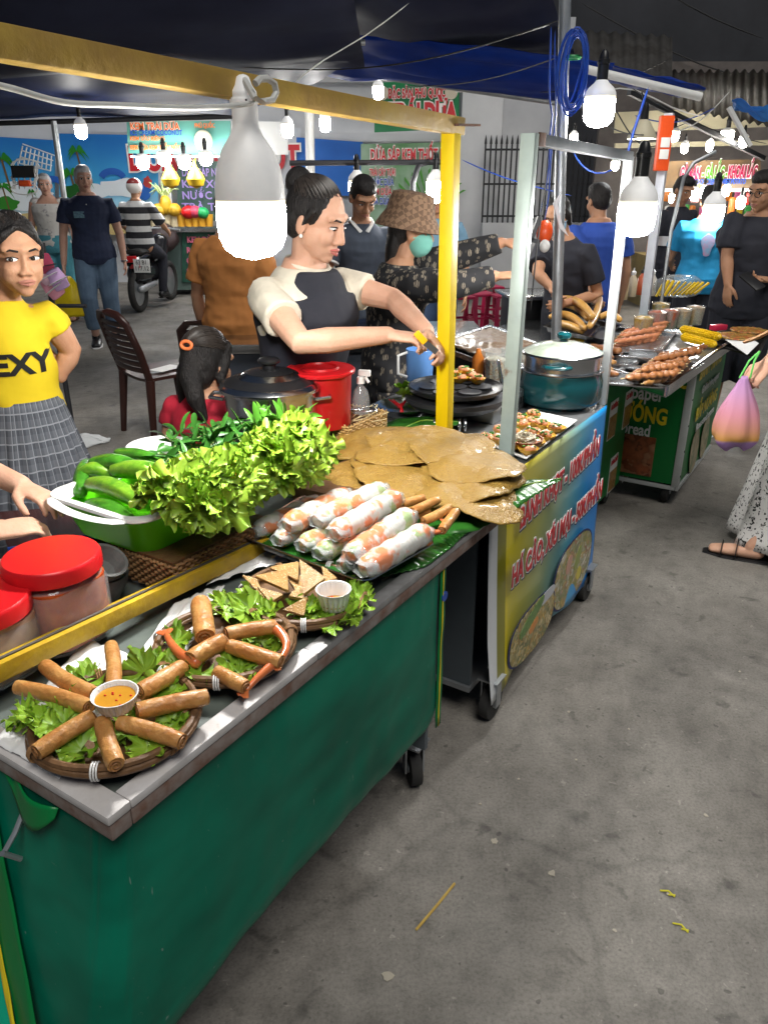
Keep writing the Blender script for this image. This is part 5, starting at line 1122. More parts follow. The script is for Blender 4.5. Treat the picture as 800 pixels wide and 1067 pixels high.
b = MB(); b.lathe(bc, [(.05, 0), (.09, .03), (.105, .045), (.107, .045), (.09, .026), (.05, .004), (.002, .004)], 36); b.build('bowl_body', m_steel, t)
b = MB()
for i in range(5): a = bc+Vector((random.uniform(-.05, .05), random.uniform(-.04, .04), .03)); b.caps([a, a+Vector((random.uniform(-.04, .04), .02, .02))], [.007, .002], 8)
b.build('chilli', m_red, None, 'red chillies in the shallow steel bowl', 'chilli', kind='stuff', org=bc)
# ============================================================= people
def skin(name, c, c2): return M(name, c, c2, sc=14, rough=.52, sss=.15, bump=.3, bsc=160, spec=.35)
sk_light = skin('light_skin', (.62, .37, .26), (.55, .3, .2)); sk_mid = skin('tan_skin', (.46, .25, .15), (.4, .2, .115)); sk_pale = skin('pale_skin', (.6, .36, .27), (.54, .3, .22))
m_hairk = M('black_hair', (.009, .008, .008), (.02, .017, .016), sc=20, rough=.48, bump=1.5, bsc=90, stretch=(3, 3, .5), spec=.3)
m_hairs = M('hair_strand', (.02, .016, .014), (.045, .036, .03), sc=60, rough=.35, spec=.5)
m_hairg = M('grey_hair', (.62, .62, .62), (.4, .4, .41), sc=30, rough=.5, bump=1, bsc=80)
m_lip = M('lips', (.45, .1, .09), rough=.35); m_lipm = M('muted_lips', (.36, .15, .11), rough=.4)
m_eye = M('eye_white', (.75, .74, .72), rough=.2); m_iris = M('dark_iris', (.015, .009, .006), rough=.1)
def fab(name, c, c2=None, **k):
    a = dict(sc=10, rough=.85, bump=.5, bsc=14); a.update(k); return M(name, c, c2 or tuple(x*.72 for x in c), **a)
def hand(b, w, d, nrm, side, sc=1.0, curl=.35, thumb=.6, spread=.1):
    """palm, four unequal bent fingers and a thumb from the side; nrm is the way the palm looks"""
    w = Vector(w); d = Vector(d).normalized(); nrm = Vector(nrm); nrm = (nrm-d*nrm.dot(d)).normalized(); ac = d.cross(nrm).normalized()
    s = sc
    b.caps([w-d*.012*s, w+d*.03*s, w+d*.07*s, w+d*.088*s], [(.024*s, .018*s), (.036*s, .0155*s), (.041*s, .014*s), (.038*s, .0125*s)], 14, up=nrm)
    for i, (o, L_) in enumerate(((-.029, .064), (-.0095, .076), (.0105, .07), (.03, .054))):
        o = o*side; base = w+d*.078*s+ac*o*s; a = spread*o/.03*.6; dr = (d*math.cos(a)+ac*math.sin(a)); pts = [base-d*.012*s]; p = base; ang = curl*.4
        for q in (.44, .31, .25):
            dd = dr*math.cos(ang)+nrm*math.sin(ang); pts.append(p); p = p+dd*L_*q*s; ang += curl*1.2
        pts.append(p); r = (.0088 if i < 3 else .0076)*s
        b.caps(pts, [r*1.05, r*1.03, r*.98, r*.93, r*.82], 8)
    tb = w+d*.022*s-ac*side*.022*s; t1 = tb+(d*.62-ac*side*.7+nrm*.25).normalized()*.036*s; t2 = t1+(d*.9-ac*side*(.45-.5*thumb)+nrm*thumb*.8).normalized()*.03*s; t3 = t2+(d*.95-ac*side*(.25-.6*thumb)+nrm*thumb).normalized()*.024*s
    b.caps([tb, t1, t2, t3], [.0135*s, .0115*s, .0102*s, .0085*s], 8)
class Fig:
    def __init__(f, name, label, base, head_deg, h, lean=0, side=0, hd=None, skin_=None, voxel=.006, hscale=1.0, sw=.105, fat=1.0, feet=True, grp=None, hip_yaw=None, face=True, hnod=0, ch=0):
        f.base = Vector(base); a = R(head_deg); f.F = Vector((math.sin(a), math.cos(a), 0)); f.Rt = Vector((math.cos(a), -math.sin(a), 0)); f.h = h; f.lean = lean; f.side = side
        f.t = empty(name, f.base, label, 'person', grp); f.skin = skin_ or sk_light; f.ch = ch; f.vox = voxel; f.sw = sw; f.fat = fat; f.J = {}; f.hands = {}
        f.hs = hscale*h/1.68
        hd = head_deg if hd is None else hd; ah = R(hd); f.hf = Vector((math.sin(ah), math.cos(ah), 0)); n = R(hnod)
        f.hu = Vector((0, 0, 1))*math.cos(n)+f.hf*math.sin(n); f.hf = (f.hf*math.cos(n)-Vector((0, 0, 1))*math.sin(n)); f.hr = f.hf.cross(f.hu)
        f.hc = f.at(0, .02+hnod*.0006, .93)
        for s, k in ((1, 'R'), (-1, 'L')):
            f.J['sh'+k] = f.at(s*sw, 0, .797); f.J['el'+k] = f.at(s*(sw+.035), -.01, .635); f.J['wr'+k] = f.at(s*(sw+.045), .03, .49)
            f.J['hip'+k] = f.at(s*.052, 0, .51); f.J['kn'+k] = f.at(s*.055, .012, .285, flat=True); f.J['an'+k] = f.at(s*.055, -.01, .045, flat=True)
    def at(f, x, y, z, flat=False):
        t = max(0, z-.53)/.47; ly = 0 if flat else f.lean*t; lx = 0 if flat else f.side*t
        return f.base+f.Rt*((x+lx)*f.h)+f.F*((y+ly)*f.h)+Vector((0, 0, z*f.h))
    RINGS = ((.475, .085, .06), (.51, .1, .07), (.55, .1, .072), (.6, .088, .064), (.645, .08, .06), (.7, .087, .064), (.75, .097, .068), (.785, .099, .062), (.805, .088, .053), (.825, .066, .045), (.843, .046, .039), (.86, .036, .036))
    def torso(f, b, z0, z1, inf, bust=0, k=24, mul=1):
        rs = [r for r in f.RINGS if z0-1e-6 <= r[0] <= z1+1e-6]; pts = []; rr = []
        for z, rx, ry in rs:
            e = 1 if z < .81 else .7
            pts.append(f.at(0, (.012*bust*math.exp(-((z-.735)/.045)**2)), z)); rr.append((rx*f.fat*f.h*mul*(f.sw/.105 if z > .7 else 1)+inf*e, ry*f.fat*f.h*mul+inf*e+bust*.02*f.h*math.exp(-((z-.735)/.045)**2)))
        b.tube(pts, rr, k, up=f.F)
    def body(f, hands=('R', 'L'), legs=True):
        b = MB(); h = f.h; J = f.J
        f.torso(b, .475, .86, 0)
        b.caps([f.at(0, .0, .825), f.at(0, .006, .86), f.hc-f.hu*.05*f.hs-f.hf*.015*f.hs], [.036*h*.95, .031*h, .031*h], 14)
        for k, s in (('R', 1), ('L', -1)):
            sh, el, wr = J['sh'+k], J['el'+k], J['wr'+k]
            b.caps([f.at(s*f.sw*.5, 0, .798), sh, sh.lerp(el, .35), el, el.lerp(wr, .3), wr], [.032*h, .0305*h, .029*h, .0225*h, .0232*h, .0155*h], 12)
            if k in hands:
                q = f.hands.get(k, {}); d = q.get('d') or (wr-el).normalized(); nr = q.get('n') or (-f.Rt*s+f.F*.2)
                hand(b, wr, d, nr, q.get('side', -s), q.get('sc', h/1.72), q.get('curl', .35), q.get('thumb', .4), q.get('spread', .1))
            if legs:
                b.caps([J['hip'+k], J['hip'+k].lerp(J['kn'+k], .4), J['kn'+k], J['kn'+k].lerp(J['an'+k], .35)-f.F*.008*h, J['an'+k]], [.054*h, .048*h, .0335*h, .033*h, .021*h], 14)
                an = J['an'+k]; b.caps([an-f.F*.02*h-Vector((0, 0, .018*h)), an+f.F*.06*h-Vector((0, 0, .026*h)), an+f.F*.1*h-Vector((0, 0, .03*h))], [(.021*h, .022*h), (.025*h, .017*h), (.022*h, .012*h)], 12)
        s = f.hs; c = f.hc; X, Y, Z = f.hr, f.hf, f.hu; m = Matrix((X, Y, Z)).transposed()
        v = lambda x, y, z: c+(X*x+Y*y+Z*z)*s
        b.ell(v(0, -.006, .024), (.071*s, .09*s, .086*s), m, 20, 14); b.ell(v(0, .014, -.034), (.0625*s, .07*s, .07*s), m, 18, 12); b.ell(v(0, .03, -.062), (.048*s, .054*s, .05*s), m, 18, 12); b.ell(v(0, .058, -.094), (.024*s, .022*s, .02*s), m)
        for q in (-1, 1):
            b.ell(v(q*.03, .056, -.034), (.028*s, .025*s, .03*s), m); b.ell(v(q*.073, -.008, -.016), (.009*s, .019*s, .031*s), m, 12, 8)
            b.ell(v(q*.012, .09, -.042), (.0095*s, .011*s, .0085*s), m, 10, 8)
        b.caps([v(-.045, .068, .026), v(0, .083, .026), v(.045, .068, .026)], .013*s, 10)
        b.caps([v(0, .082, .012), v(0, .093-.008*f.ch, -.018), v(0, .098-.006*f.ch, -.036)], [.0085*s*(1-.15*f.ch), .0098*s*(1-.2*f.ch), .0125*s*(1-.15*f.ch)], 10)
        if f.ch:
            for q in (-1, 1): b.ell(v(q*.034, .046, -.048), (.026*s, .028*s, .03*s), m)
        b.ell(v(0, .073, -.07), (.026*s, .017*s, .015*s), m)
        f.bodyo = b.build('body', f.skin, f.t, rm=f.vox, sm=3); f.v = v; f.m = m; return f.bodyo
    def face(f, lips=None, brow=None, squint=.78, gaze=(0, 0), open_=0):
        s, v, m = f.hs, f.v, f.m
        for q in (-1, 1):
            b = MB(); b.ell(v(q*.031, .0755, -.002), (.0155*s, .0095*s, .0075*s*squint), m, 14, 10); e = b.build('eye', m_eye, f.bodyo)
            b = MB(); b.ell(v(q*.031+gaze[0]*.006, .0815, -.002+gaze[1]*.004), (.0076*s, .0045*s, .0074*s*squint), m, 12, 8); b.build('iris', m_iris, f.bodyo)
            b = MB(); b.caps([v(q*.046, .074, .003), v(q*.031, .0835, .0065*squint+.001), v(q*.016, .083, .001)], .0016*s, 6); b.build('eyelid_line', m_hairk, f.bodyo)
            b = MB(); b.caps([v(q*.051, .071, .018), v(q*.036, .084, .025), v(q*.017, .0895, .021)], [.0018*s, .0034*s, .003*s], 8); b.build('eyebrow', brow or m_hairk, f.bodyo)
        b = MB(); b.caps([v(-.022, .0815, -.066), v(-.008, .0905, -.0635), v(.008, .0905, -.0635), v(.022, .0815, -.066)], [.003*s, .0048*s, .0048*s, .003*s], 8)
        b.caps([v(-.018, .083, -.0715-open_*.006), v(0, .0905, -.0745-open_*.012), v(.018, .083, -.0715-open_*.006)], [.003*s, .0058*s, .003*s], 8); b.build('lips', lips or m_lipm, f.bodyo)
    def hair(f, style, mat=None, name='hair', extra=None):
        s, v, m = f.hs, f.v, f.m; b = MB()
        b.ell(v(0, -.018, .032), (.0795*s, .091*s, .089*s), m, 22, 16); b.ell(v(0, -.045, -.005), (.075*s, .062*s, .075*s), m, 20, 12)
        if style == 'short': b.ell(v(0, .012, .075), (.066*s, .075*s, .05*s), m)
        if style == 'bun':
            b.ell(v(0, -.085, .085), (.042*s, .042*s, .044*s), m, 16, 12); b.ell(v(0, -.06, .06), (.05*s, .05*s, .05*s), m)
            for q in (-1, 1): b.caps([v(q*.073, .018, .03), v(q*.076, -.005, -.02)], [.012*s, .006*s], 8)
        if style == 'parted':
            for q in (-1, 1): b.caps([v(q*.008, .064, .085), v(q*.04, .06, .064), v(q*.066, .034, .03), v(q*.074, -.0, -.01), v(q*.066, -.03, -.05)], [.008*s, .011*s, .011*s, .011*s, .01*s], 10)
        if style == 'long':
            b.caps([v(0, -.06, 0), v(0, -.075, -.09), v(0, -.08, -.19)], [(.068*s, .04*s), (.06*s, .035*s), (.035*s, .02*s)], 14, up=f.hf)
        if style == 'bob':
            for q in (-1, 1): b.caps([v(q*.05, .03, .06), v(q*.078, .0, .0), v(q*.076, -.01, -.06)], [.025*s, .02*s, .015*s], 10)
            b.ell(v(0, -.05, -.04), (.07*s, .05*s, .065*s), m)
        if style == 'pony':
            b.caps([v(0, -.085, .035), v(0, -.12, .0), v(.0, -.115, -.1), v(.01, -.1, -.2)], [.026*s, .034*s, .028*s, .008*s], 12)
        if extra: extra(b, v, s, m)
        return b.build(name, mat or m_hairk, f.t, rm=f.vox, sm=2)
    def strands(f, tgt, n, seed, front=.62, up=(0, 1)):
        """combed strands running over the hair from the hairline to one point"""
        rnd = random.Random(seed); b = MB(); s = f.hs; T = Vector(tgt).normalized()
        for i in range(n):
            az = rnd.uniform(-2.1, 2.1); el = front+.25*abs(az)/2.1*-1.6+rnd.uniform(-.04, .5); S_ = Vector((math.sin(az)*math.cos(el), math.cos(az)*math.cos(el), math.sin(el))); w = rnd.uniform(.995, 1.03); pts = []
            ang = S_.angle(T); 
            for j in range(8):
                t_ = j/7; d = (S_*math.sin((1-t_)*ang)+T*math.sin(t_*ang))/max(.05, math.sin(ang)); pts.append(f.v(d.x*.0795*w, -.018+d.y*.091*w, .032+d.z*.089*w))
            b.tube(pts, [.0008*s*2]+[.0014*s*2]*6+[.0008*s], 4)
        o = b.build('hair_strands', m_hairs, f.t); o['kind'] = 'stuff'
    def shirt(f, mat, hem=.5, sleeve=.5, inf=.014, name='shirt', bust=0, vox=None, neck=.843, sl=.85, wk=.008):
        b = MB(); f.torso(b, hem, neck, inf, bust)
        for k, s in (('R', 1), ('L', -1)):
            sh, el, wr = f.J['sh'+k], f.J['el'+k], f.J['wr'+k]; h = f.h
            pts = [f.at(s*f.sw*.45, 0, .79), sh]; rr = [.03*h+inf*.6, .031*h+inf*.7]
            if sleeve <= 0: pts[-1] = f.at(s*f.sw*.8, 0, .812); rr[-1] = .03*h+inf*.5
            elif sleeve <= 1: pts += [sh.lerp(el, sleeve*.5), sh.lerp(el, sleeve)]; rr += [.0315*h+inf*sl, .030*h+inf*1.25*sl]
            else: pts += [sh.lerp(el, .5), el, el.lerp(wr, .5), el.lerp(wr, min(1, sleeve-1))]; rr += [.031*h+inf, .025*h+inf*.9, .023*h+inf*.7, .018*h+inf*.6]
            b.caps(pts, rr, 14) if sleeve <= 0 else b.tube(pts, rr, 14)
        bmesh.ops.subdivide_edges(b.b, edges=[e for e in b.b.edges if e.calc_length() > .03], cuts=2, use_grid_fill=True)
        for v in b.b.verts: v.co += Vector((1, 1, .3))*(.006*mnoise.noise(v.co*9)+wk*mnoise.noise(Vector((v.co.x*14, v.co.y*14, v.co.z*26))))
        return b.build(name, mat, f.t, rm=vox or max(.008, f.vox), sm=2)
    def trousers(f, mat, length=1.0, inf=.014, name='trousers', top=.6, flare=0):
        b = MB(); f.torso(b, .475, top, inf*.8)
        for k, s in (('R', 1), ('L', -1)):
            hp, kn, an = f.J['hip'+k], f.J['kn'+k], f.J['an'+k]; h = f.h
            full = [(0, .055), (.25, .051), (.5, .037), (.72, .034), (.97, .025)]; pts = []; rr = []
            for t_, r in full:
                if t_ > length: break
                p = hp.lerp(kn, t_*2) if t_ <= .5 else kn.lerp(an, t_*2-1); pts.append(p); rr.append(r*h+inf*(1+flare*t_))
            t_ = length; p = hp.lerp(kn, t_*2) if t_ <= .5 else kn.lerp(an, t_*2-1)
            if (p-pts[-1]).length > .02: pts.append(p); rr.append(rr[-1])
            b.tube(pts, rr, 14)
        for v in b.b.verts: v.co += Vector((1, 1, .2))*.007*mnoise.noise(v.co*8)
        return b.build(name, mat, f.t, rm=max(.009, f.vox), sm=2)
    def skirt(f, mat, z0, z1, r0, r1, pl=18, amp=.05, name='skirt', k=108, thick=.004, asp=.78):
        b = MB(); 
        def g(u, v):
            a = u*2*PI; zz = z0+(z1-z0)*v; t_ = v; r = r0+(r1-r0)*t_; w = 1+amp*t_*math.sin(a*pl)+.5*amp*t_*math.sin(a*5+2)
            return f.at(math.cos(a)*r*w, math.sin(a)*r*w*asp, zz, flat=zz < .53)
        b.grid(k, 22, g); return b.build(name, mat, f.t, solid=thick, auto=0)
    def shoes(f, mat, sole=None, name='shoe', big=1.0):
        h = f.h
        for k in 'RL':
            an = f.J['an'+k]; z = Vector((0, 0, 1)); b = MB(); g = Vector((an.x, an.y, f.base.z+an.z-.045*h-f.base.z)) if False else an-z*.045*h
            b.caps([g-f.F*.035*h+z*.028*h, g+z*.03*h, g+f.F*.055*h+z*.02*h, g+f.F*.1*h+z*.016*h], [(.027*h*big, .026*h), (.028*h*big, .03*h), (.031*h*big, .019*h), (.027*h*big, .014*h)], 14); b.caps([an-z*.01*h, an+z*.015*h], .027*h, 10)
            o = b.build(name, mat, f.t, rm=.007, sm=1)
            b = MB(); b.tube([g-f.F*.06*h+z*.006, g-f.F*.02*h+z*.006, g+f.F*.07*h+z*.006, g+f.F*.125*h+z*.008], [(.024*h*big, .008), (.03*h*big, .009), (.034*h*big, .009), (.016*h*big, .006)], 14, up=z); b.build('sole', sole or m_black, o)
    def sandals(f, mat):
        h = f.h; z = Vector((0, 0, 1))
        for k in 'RL':
            g = f.J['an'+k]-z*.045*h; b = MB(); b.tube([g-f.F*.055*h+z*.004, g+z*.004, g+f.F*.07*h+z*.004, g+f.F*.125*h+z*.004], [(.024*h, .007), (.028*h, .007), (.033*h, .007), (.018*h, .006)], 14, up=z)
            for q in (.035, .075): b.tube([g+f.F*q*h+f.Rt*(.03*h*math.cos(a))+z*(.008+.036*h*math.sin(a)*(1.3 if q < .05 else .9)) for a in [PI*i/8 for i in range(9)]], [(.009*h, .003)]*9, 8, up=f.F)
            b.build('sandal', mat, f.t)
# ---- woman with the bun, cooking behind the near cart
w_head = P(323, 224, Y=2.55)
f = Fig('person', 'woman with a black hair bun, cutting with a yellow handled knife', (w_head.x-.05, w_head.y+.035, 0), 128, 1.63, lean=.03, hd=114, skin_=sk_light, voxel=.0045, hscale=1.04, hnod=17, sw=.108, fat=1.06)
J = f.J; J['elR'] = P(314, 357, Y=2.2); J['wrR'] = P(404, 349, Y=2.27); J['elL'] = P(410, 312, Y=2.62); J['wrL'] = P(444, 345, Y=2.38)
kn_h = P(440, 352, Y=2.27)
f.hands['R'] = dict(d=(P(450, 352, Y=2.25)-P(404, 347, Y=2.27)), n=Vector((.25, .1, -1)), curl=.75, thumb=.7, sc=.92); f.hands['L'] = dict(d=(P(462, 368, Y=2.3)-P(444, 343, Y=2.38)), n=Vector((-.5, -.2, -.7)), curl=.55, thumb=.5, sc=.92)
f.body(); f.face(lips=M('rosy_lips', (.46, .14, .12), rough=.3), squint=.55, gaze=(.3, -.4), open_=.2); f.hair('bun'); f.strands((0, -.7, .72), 170, 3)
def raglan_mat():
    m = bpy.data.materials.new('cream_sleeved_black_tee'); m.use_nodes = True; N = m.node_tree.nodes; L = m.node_tree.links; bs = N['Principled BSDF']; bs.inputs['Roughness'].default_value = .85
    tc = N.new('ShaderNodeTexCoord'); sx = N.new('ShaderNodeSeparateXYZ'); L.new(tc.outputs['Object'], sx.inputs[0]); return m, N, L, bs, sx
m_cream = fab('cream_jersey', (.68, .62, .5)); m_blk = fab('black_jersey', (.013, .014, .022), (.02, .021, .03)); m_nav = fab('navy_jersey', (.014, .02, .05), (.02, .03, .07))
f.shirt(m_cream, hem=.6, sleeve=.52, inf=.013, name='cream_sleeves', bust=.6, neck=.843)
b = MB(); f.torso(b, .51, .79, .019, .75, mul=1.0)
b.tube([f.at(0, .03, .75), f.at(0, .03, .79), f.at(0, .034, .82), f.at(0, .034, .838)], [(.092*f.h, .055*f.h), (.078*f.h, .052*f.h), (.066*f.h, .04*f.h), (.05*f.h, .028*f.h)], 20, up=f.F)
b.build('black_front', m_blk, f.t, rm=.008, sm=2)
b = MB(); b.tube([f.at(.04*math.cos(a), .008+.042*math.sin(a), .848-.012*math.sin(a)) for a in [2*PI*i/24 for i in range(24)]], .008, 8, True); b.build('collar', m_cream, f.t)
f.trousers(m_blk); f.shoes(m_black)
b = MB(); b.ell(f.v(.08, .002, -.045), (.006, .006, .006), k=8, j=6); b.build('earring', M('pearl', (.85, .82, .78), rough=.15), f.bodyo)
def knife(px0, px1, px2, Y, label):
    a, c, e = P(*px0, Y=Y), P(*px1, Y=Y), P(*px2, Y=Y); t = empty('knife', a, label, 'knife')
    b = MB(); b.bar(a, c, .02, .016, up=(0, -1, 0), bev=.004); b.build('knife_handle', M('yellow_plastic_handle', (.75, .42, .01), rough=.3), t); b = MB(); b.bar(c, e, .018, .0025, up=(0, -1, 0)); b.build('blade', m_steel, t)
knife((433, 346), (443, 357), (455, 367), 2.235, 'yellow handled knife in the hand of the woman with the bun')
# ---- masked woman in the bucket hat
h_ = P(424, 232, Y=3.35)
f = Fig('person', 'woman in a brown checked bucket hat and green face mask reaching across', (h_.x-.07, h_.y+.02, 0), 82, 1.55, lean=.04, hd=88, skin_=sk_mid, hnod=6)
J = f.J; J['elR'] = P(466, 298, Y=3.12); J['wrR'] = P(515, 288, Y=3.15); J['elL'] = P(478, 266, Y=3.5); J['wrL'] = P(522, 253, Y=3.45)
for k in 'RL': f.hands[k] = dict(d=Vector((1, -.1, .1)), n=Vector((0, .2, -1)), curl=.5, thumb=.6)
f.body(); f.hair('long')
m_print = fab('black_printed_cloth', (.01, .01, .012), (.012, .012, .014))
def print_mat():
    m = bpy.data.materials.new('black_cloth_with_pale_marks'); m.use_nodes = True; N = m.node_tree.nodes; L = m.node_tree.links; bs = N['Principled BSDF']; bs.inputs['Roughness'].default_value = .85
    tc = N.new('ShaderNodeTexCoord'); v = N.new('ShaderNodeTexVoronoi'); v.inputs['Scale'].default_value = 40; mp = N.new('ShaderNodeMapping'); mp.inputs['Scale'].default_value = (1, 1, .6); L.new(tc.outputs['Object'], mp.inputs[0]); L.new(mp.outputs[0], v.inputs['Vector'])
    w = N.new('ShaderNodeTexWave'); w.inputs['Scale'].default_value = 55; w.inputs['Distortion'].default_value = 5; L.new(tc.outputs['Object'], w.inputs['Vector'])
    r = N.new('ShaderNodeValToRGB'); e = r.color_ramp.elements; e[0].position = .3; e[0].color = (1, 1, 1, 1); e[1].position = .4; e[1].color = (0, 0, 0, 1); L.new(v.outputs['Distance'], r.inputs[0])
    r2 = N.new('ShaderNodeValToRGB'); e = r2.color_ramp.elements; e[0].position = .55; e[1].position = .65; L.new(w.outputs['Fac'], r2.inputs[0])
    mu = N.new('ShaderNodeMath'); mu.operation = 'MULTIPLY'; L.new(r.outputs[0], mu.inputs[0]); L.new(r2.outputs[0], mu.inputs[1])
    mx = N.new('ShaderNodeMixRGB'); L.new(mu.outputs[0], mx.inputs[0]); mx.inputs[1].default_value = (.01, .01, .012, 1); mx.inputs[2].default_value = (.32, .27, .2, 1); L.new(mx.outputs[0], bs.inputs['Base Color']); return m
m_print = print_mat()
f.shirt(m_print, hem=.475, sleeve=1.97, inf=.024, wk=.012, name='jacket', neck=.843); f.trousers(m_print, inf=.02)
f.shoes(m_black)
# hat and mask
def hat_mat():
    m = bpy.data.materials.new('brown_checked_canvas'); m.use_nodes = True; N = m.node_tree.nodes; L = m.node_tree.links; bs = N['Principled BSDF']; bs.inputs['Roughness'].default_value = .8
    tc = N.new('ShaderNodeTexCoord'); c = N.new('ShaderNodeTexChecker'); c.inputs['Scale'].default_value = 55; mp = N.new('ShaderNodeMapping'); mp.inputs['Rotation'].default_value = (.6, .5, .78); L.new(tc.outputs['Object'], mp.inputs[0]); L.new(mp.outputs[0], c.inputs[0])
    c.inputs[1].default_value = (.2, .12, .07, 1); c.inputs[2].default_value = (.11, .062, .035, 1); L.new(c.outputs[0], bs.inputs['Base Color']); return m
b = MB(); s = f.hs; hc = f.hc+f.hu*.056*s-f.hf*.012*s
b.lathe(hc, [(.15*s, -.055*s), (.128*s, -.015*s), (.108*s, .015*s), (.102*s, .055*s), (.09*s, .09*s), (.06*s, .1*s), (.002, .102*s)], 40, axis=f.hu+f.hf*.06, cap0=False); b.build('bucket_hat', hat_mat(), f.t, solid=.004)
b = MB(); b.ell(f.v(0, .036, -.052), (.068*s, .068*s, .064*s), f.m, 28, 20); b.caps([f.v(-.072, -.0, -.03), f.v(-.05, .07, -.03)], .003*s, 6); b.caps([f.v(.072, -.0, -.03), f.v(.05, .07, -.03)], .003*s, 6); mk = b.build('face_mask', fab('mint_mask_cloth', (.2, .5, .42), (.16, .43, .36)), f.t)
# ---- girl in the yellow shirt
g_ = P(25, 268, Y=2.02); GZ = g_.z-.925*1.25
f = Fig('person', 'girl in a yellow T-shirt with black letters and a grey pleated check skirt', (g_.x-.075, g_.y+.02, GZ), 146, 1.25, hd=140, skin_=sk_mid, voxel=.0045, hscale=1.12, hnod=4, sw=.078, fat=.82, ch=1)
f.hc += Vector((.04, 0, 0))
J = f.J; J['elL'] = P(75, 366, Y=2.12); J['wrL'] = P(62, 391, Y=2.1); J['elR'] = P(-60, 380, Y=1.95); J['wrR'] = P(-50, 440, Y=1.85)
f.hands['L'] = dict(d=P(44, 380, Y=2.1)-P(62, 391, Y=2.1), n=Vector((-.1, 1, -.2)), curl=.2, thumb=.3, sc=.75)
b = MB(); b.box((f.base.x, f.base.y, GZ/2), (.5, .4, GZ), .3, .01); b.build('wooden_step', M('grey_step', (.2, .19, .18), rough=.8), None, 'low grey step the girl in yellow stands on', 'step', org=Vector((f.base.x, f.base.y, 0)))
f.body(); f.face(lips=m_lipm, gaze=(.8, .1)); f.hair('parted'); f.strands((0, -1, -.35), 150, 4, .9)
m_yt = fab('yellow_jersey', (.62, .46, .008), (.56, .4, .006), bump=.4); f.shirt(m_yt, hem=.6, sleeve=.42, inf=.012, name='yellow_shirt', neck=.843)
def plaid_mat():
    m = bpy.data.materials.new('grey_check_cloth'); m.use_nodes = True; N = m.node_tree.nodes; L = m.node_tree.links; bs = N['Principled BSDF']; bs.inputs['Roughness'].default_value = .9
    tc = N.new('ShaderNodeTexCoord'); sx = N.new('ShaderNodeSeparateXYZ'); L.new(tc.outputs['Object'], sx.inputs[0]); outs = []
    at = N.new('ShaderNodeMath'); at.operation = 'ARCTAN2'; L.new(sx.outputs[0], at.inputs[0]); L.new(sx.outputs[1], at.inputs[1])
    for src, sc in ((at.outputs[0], 5.5), (sx.outputs[2], 26)):
        m1 = N.new('ShaderNodeMath'); m1.operation = 'MULTIPLY'; m1.inputs[1].default_value = sc; L.new(src, m1.inputs[0]); fr = N.new('ShaderNodeMath'); fr.operation = 'FRACT'; L.new(m1.outputs[0], fr.inputs[0])
        r = N.new('ShaderNodeValToRGB'); r.color_ramp.interpolation = 'CONSTANT'; e = r.color_ramp.elements; e[0].color = (.14, .14, .14, 1); e[1].position = .5; e[1].color = (.0, .0, .0, 1); x = e.new(.9); x.color = (1, 1, 1, 1); L.new(fr.outputs[0], r.inputs[0]); outs.append(r.outputs[0])
    ad = N.new('ShaderNodeMixRGB'); ad.blend_type = 'ADD'; ad.inputs[0].default_value = 1; L.new(outs[0], ad.inputs[1]); L.new(outs[1], ad.inputs[2])
    mx = N.new('ShaderNodeMixRGB'); L.new(ad.outputs[0], mx.inputs[0]); mx.inputs[1].default_value = (.045, .05, .062, 1); mx.inputs[2].default_value = (.19, .2, .22, 1); L.new(mx.outputs[0], bs.inputs['Base Color']); return m
f.skirt(plaid_mat(), .635, .27, .074, .165, 20, .1)
YS = [o for o in f.t.children if o.name.startswith('yellow_shirt')][0]
stick(text('shirt_lettering', 'EXY', f.at(.0, .1, .715), -f.Rt, (0, 0, 1), .075, m_black, f.t, width=.155, bold=.003, depth=.001), YS, -f.F)
f.shoes(m_black)
# ---- small child seen from behind
k_ = P(210, 388, Y=2.42)
def kid(b, v, s, m):
    b.caps([v(.0, -.08, .02), v(.02, -.1, -.06), v(.05, -.1, -.13), v(.075, -.08, -.19)], [.034*s, .04*s, .032*s, .015*s], 12); b.caps([v(-.05, -.06, -.04), v(-.06, -.05, -.12), v(-.055, -.04, -.19)], [.03*s, .022*s, .01*s], 10)
f = Fig('person', 'small child in a red top with an orange hair tie, seen from behind', (k_.x-.0, k_.y+.02, 0), 20, 1.17, hd=30, skin_=sk_mid, hscale=1.3, hnod=14)
f.body(hands=('R', 'L')); f.hair('bob', extra=kid); f.strands((0, -.97, .2), 160, 5, .5); f.shirt(fab('red_jersey', (.42, .01, .03)), hem=.5, sleeve=.3); f.trousers(m_nav, .5); f.sandals(m_black)
b = MB(); s = f.hs; b.tube([f.v(.02*math.cos(a), -.112+.004*math.cos(a), .05+.013*math.sin(a)) for a in [2*PI*i/16 for i in range(16)]], .006*s, 8, True); b.build('hair_tie', M('orange_hair_tie', (.8, .2, .06), rough=.5), f.t)
# ---- person in the orange shirt, back to us
o_ = P(243, 300, Y=4.55)
f = Fig('person', 'person in a loose orange shirt standing with back turned beyond the small child', (o_.x, o_.y, 0), 20, 1.6, skin_=sk_mid, sw=.112, fat=1.1)
f.J['elR'] = f.at(.14, .02, .66); f.J['wrR'] = f.at(.12, .13, .62)
f.body(); f.hair('short'); f.shirt(fab('orange_cotton', (.5, .2, .055), (.42, .16, .04)), hem=.475, sleeve=.7, inf=.028); f.trousers(fab('brown_shorts', (.11, .075, .055)), .5, inf=.02); f.sandals(m_black)
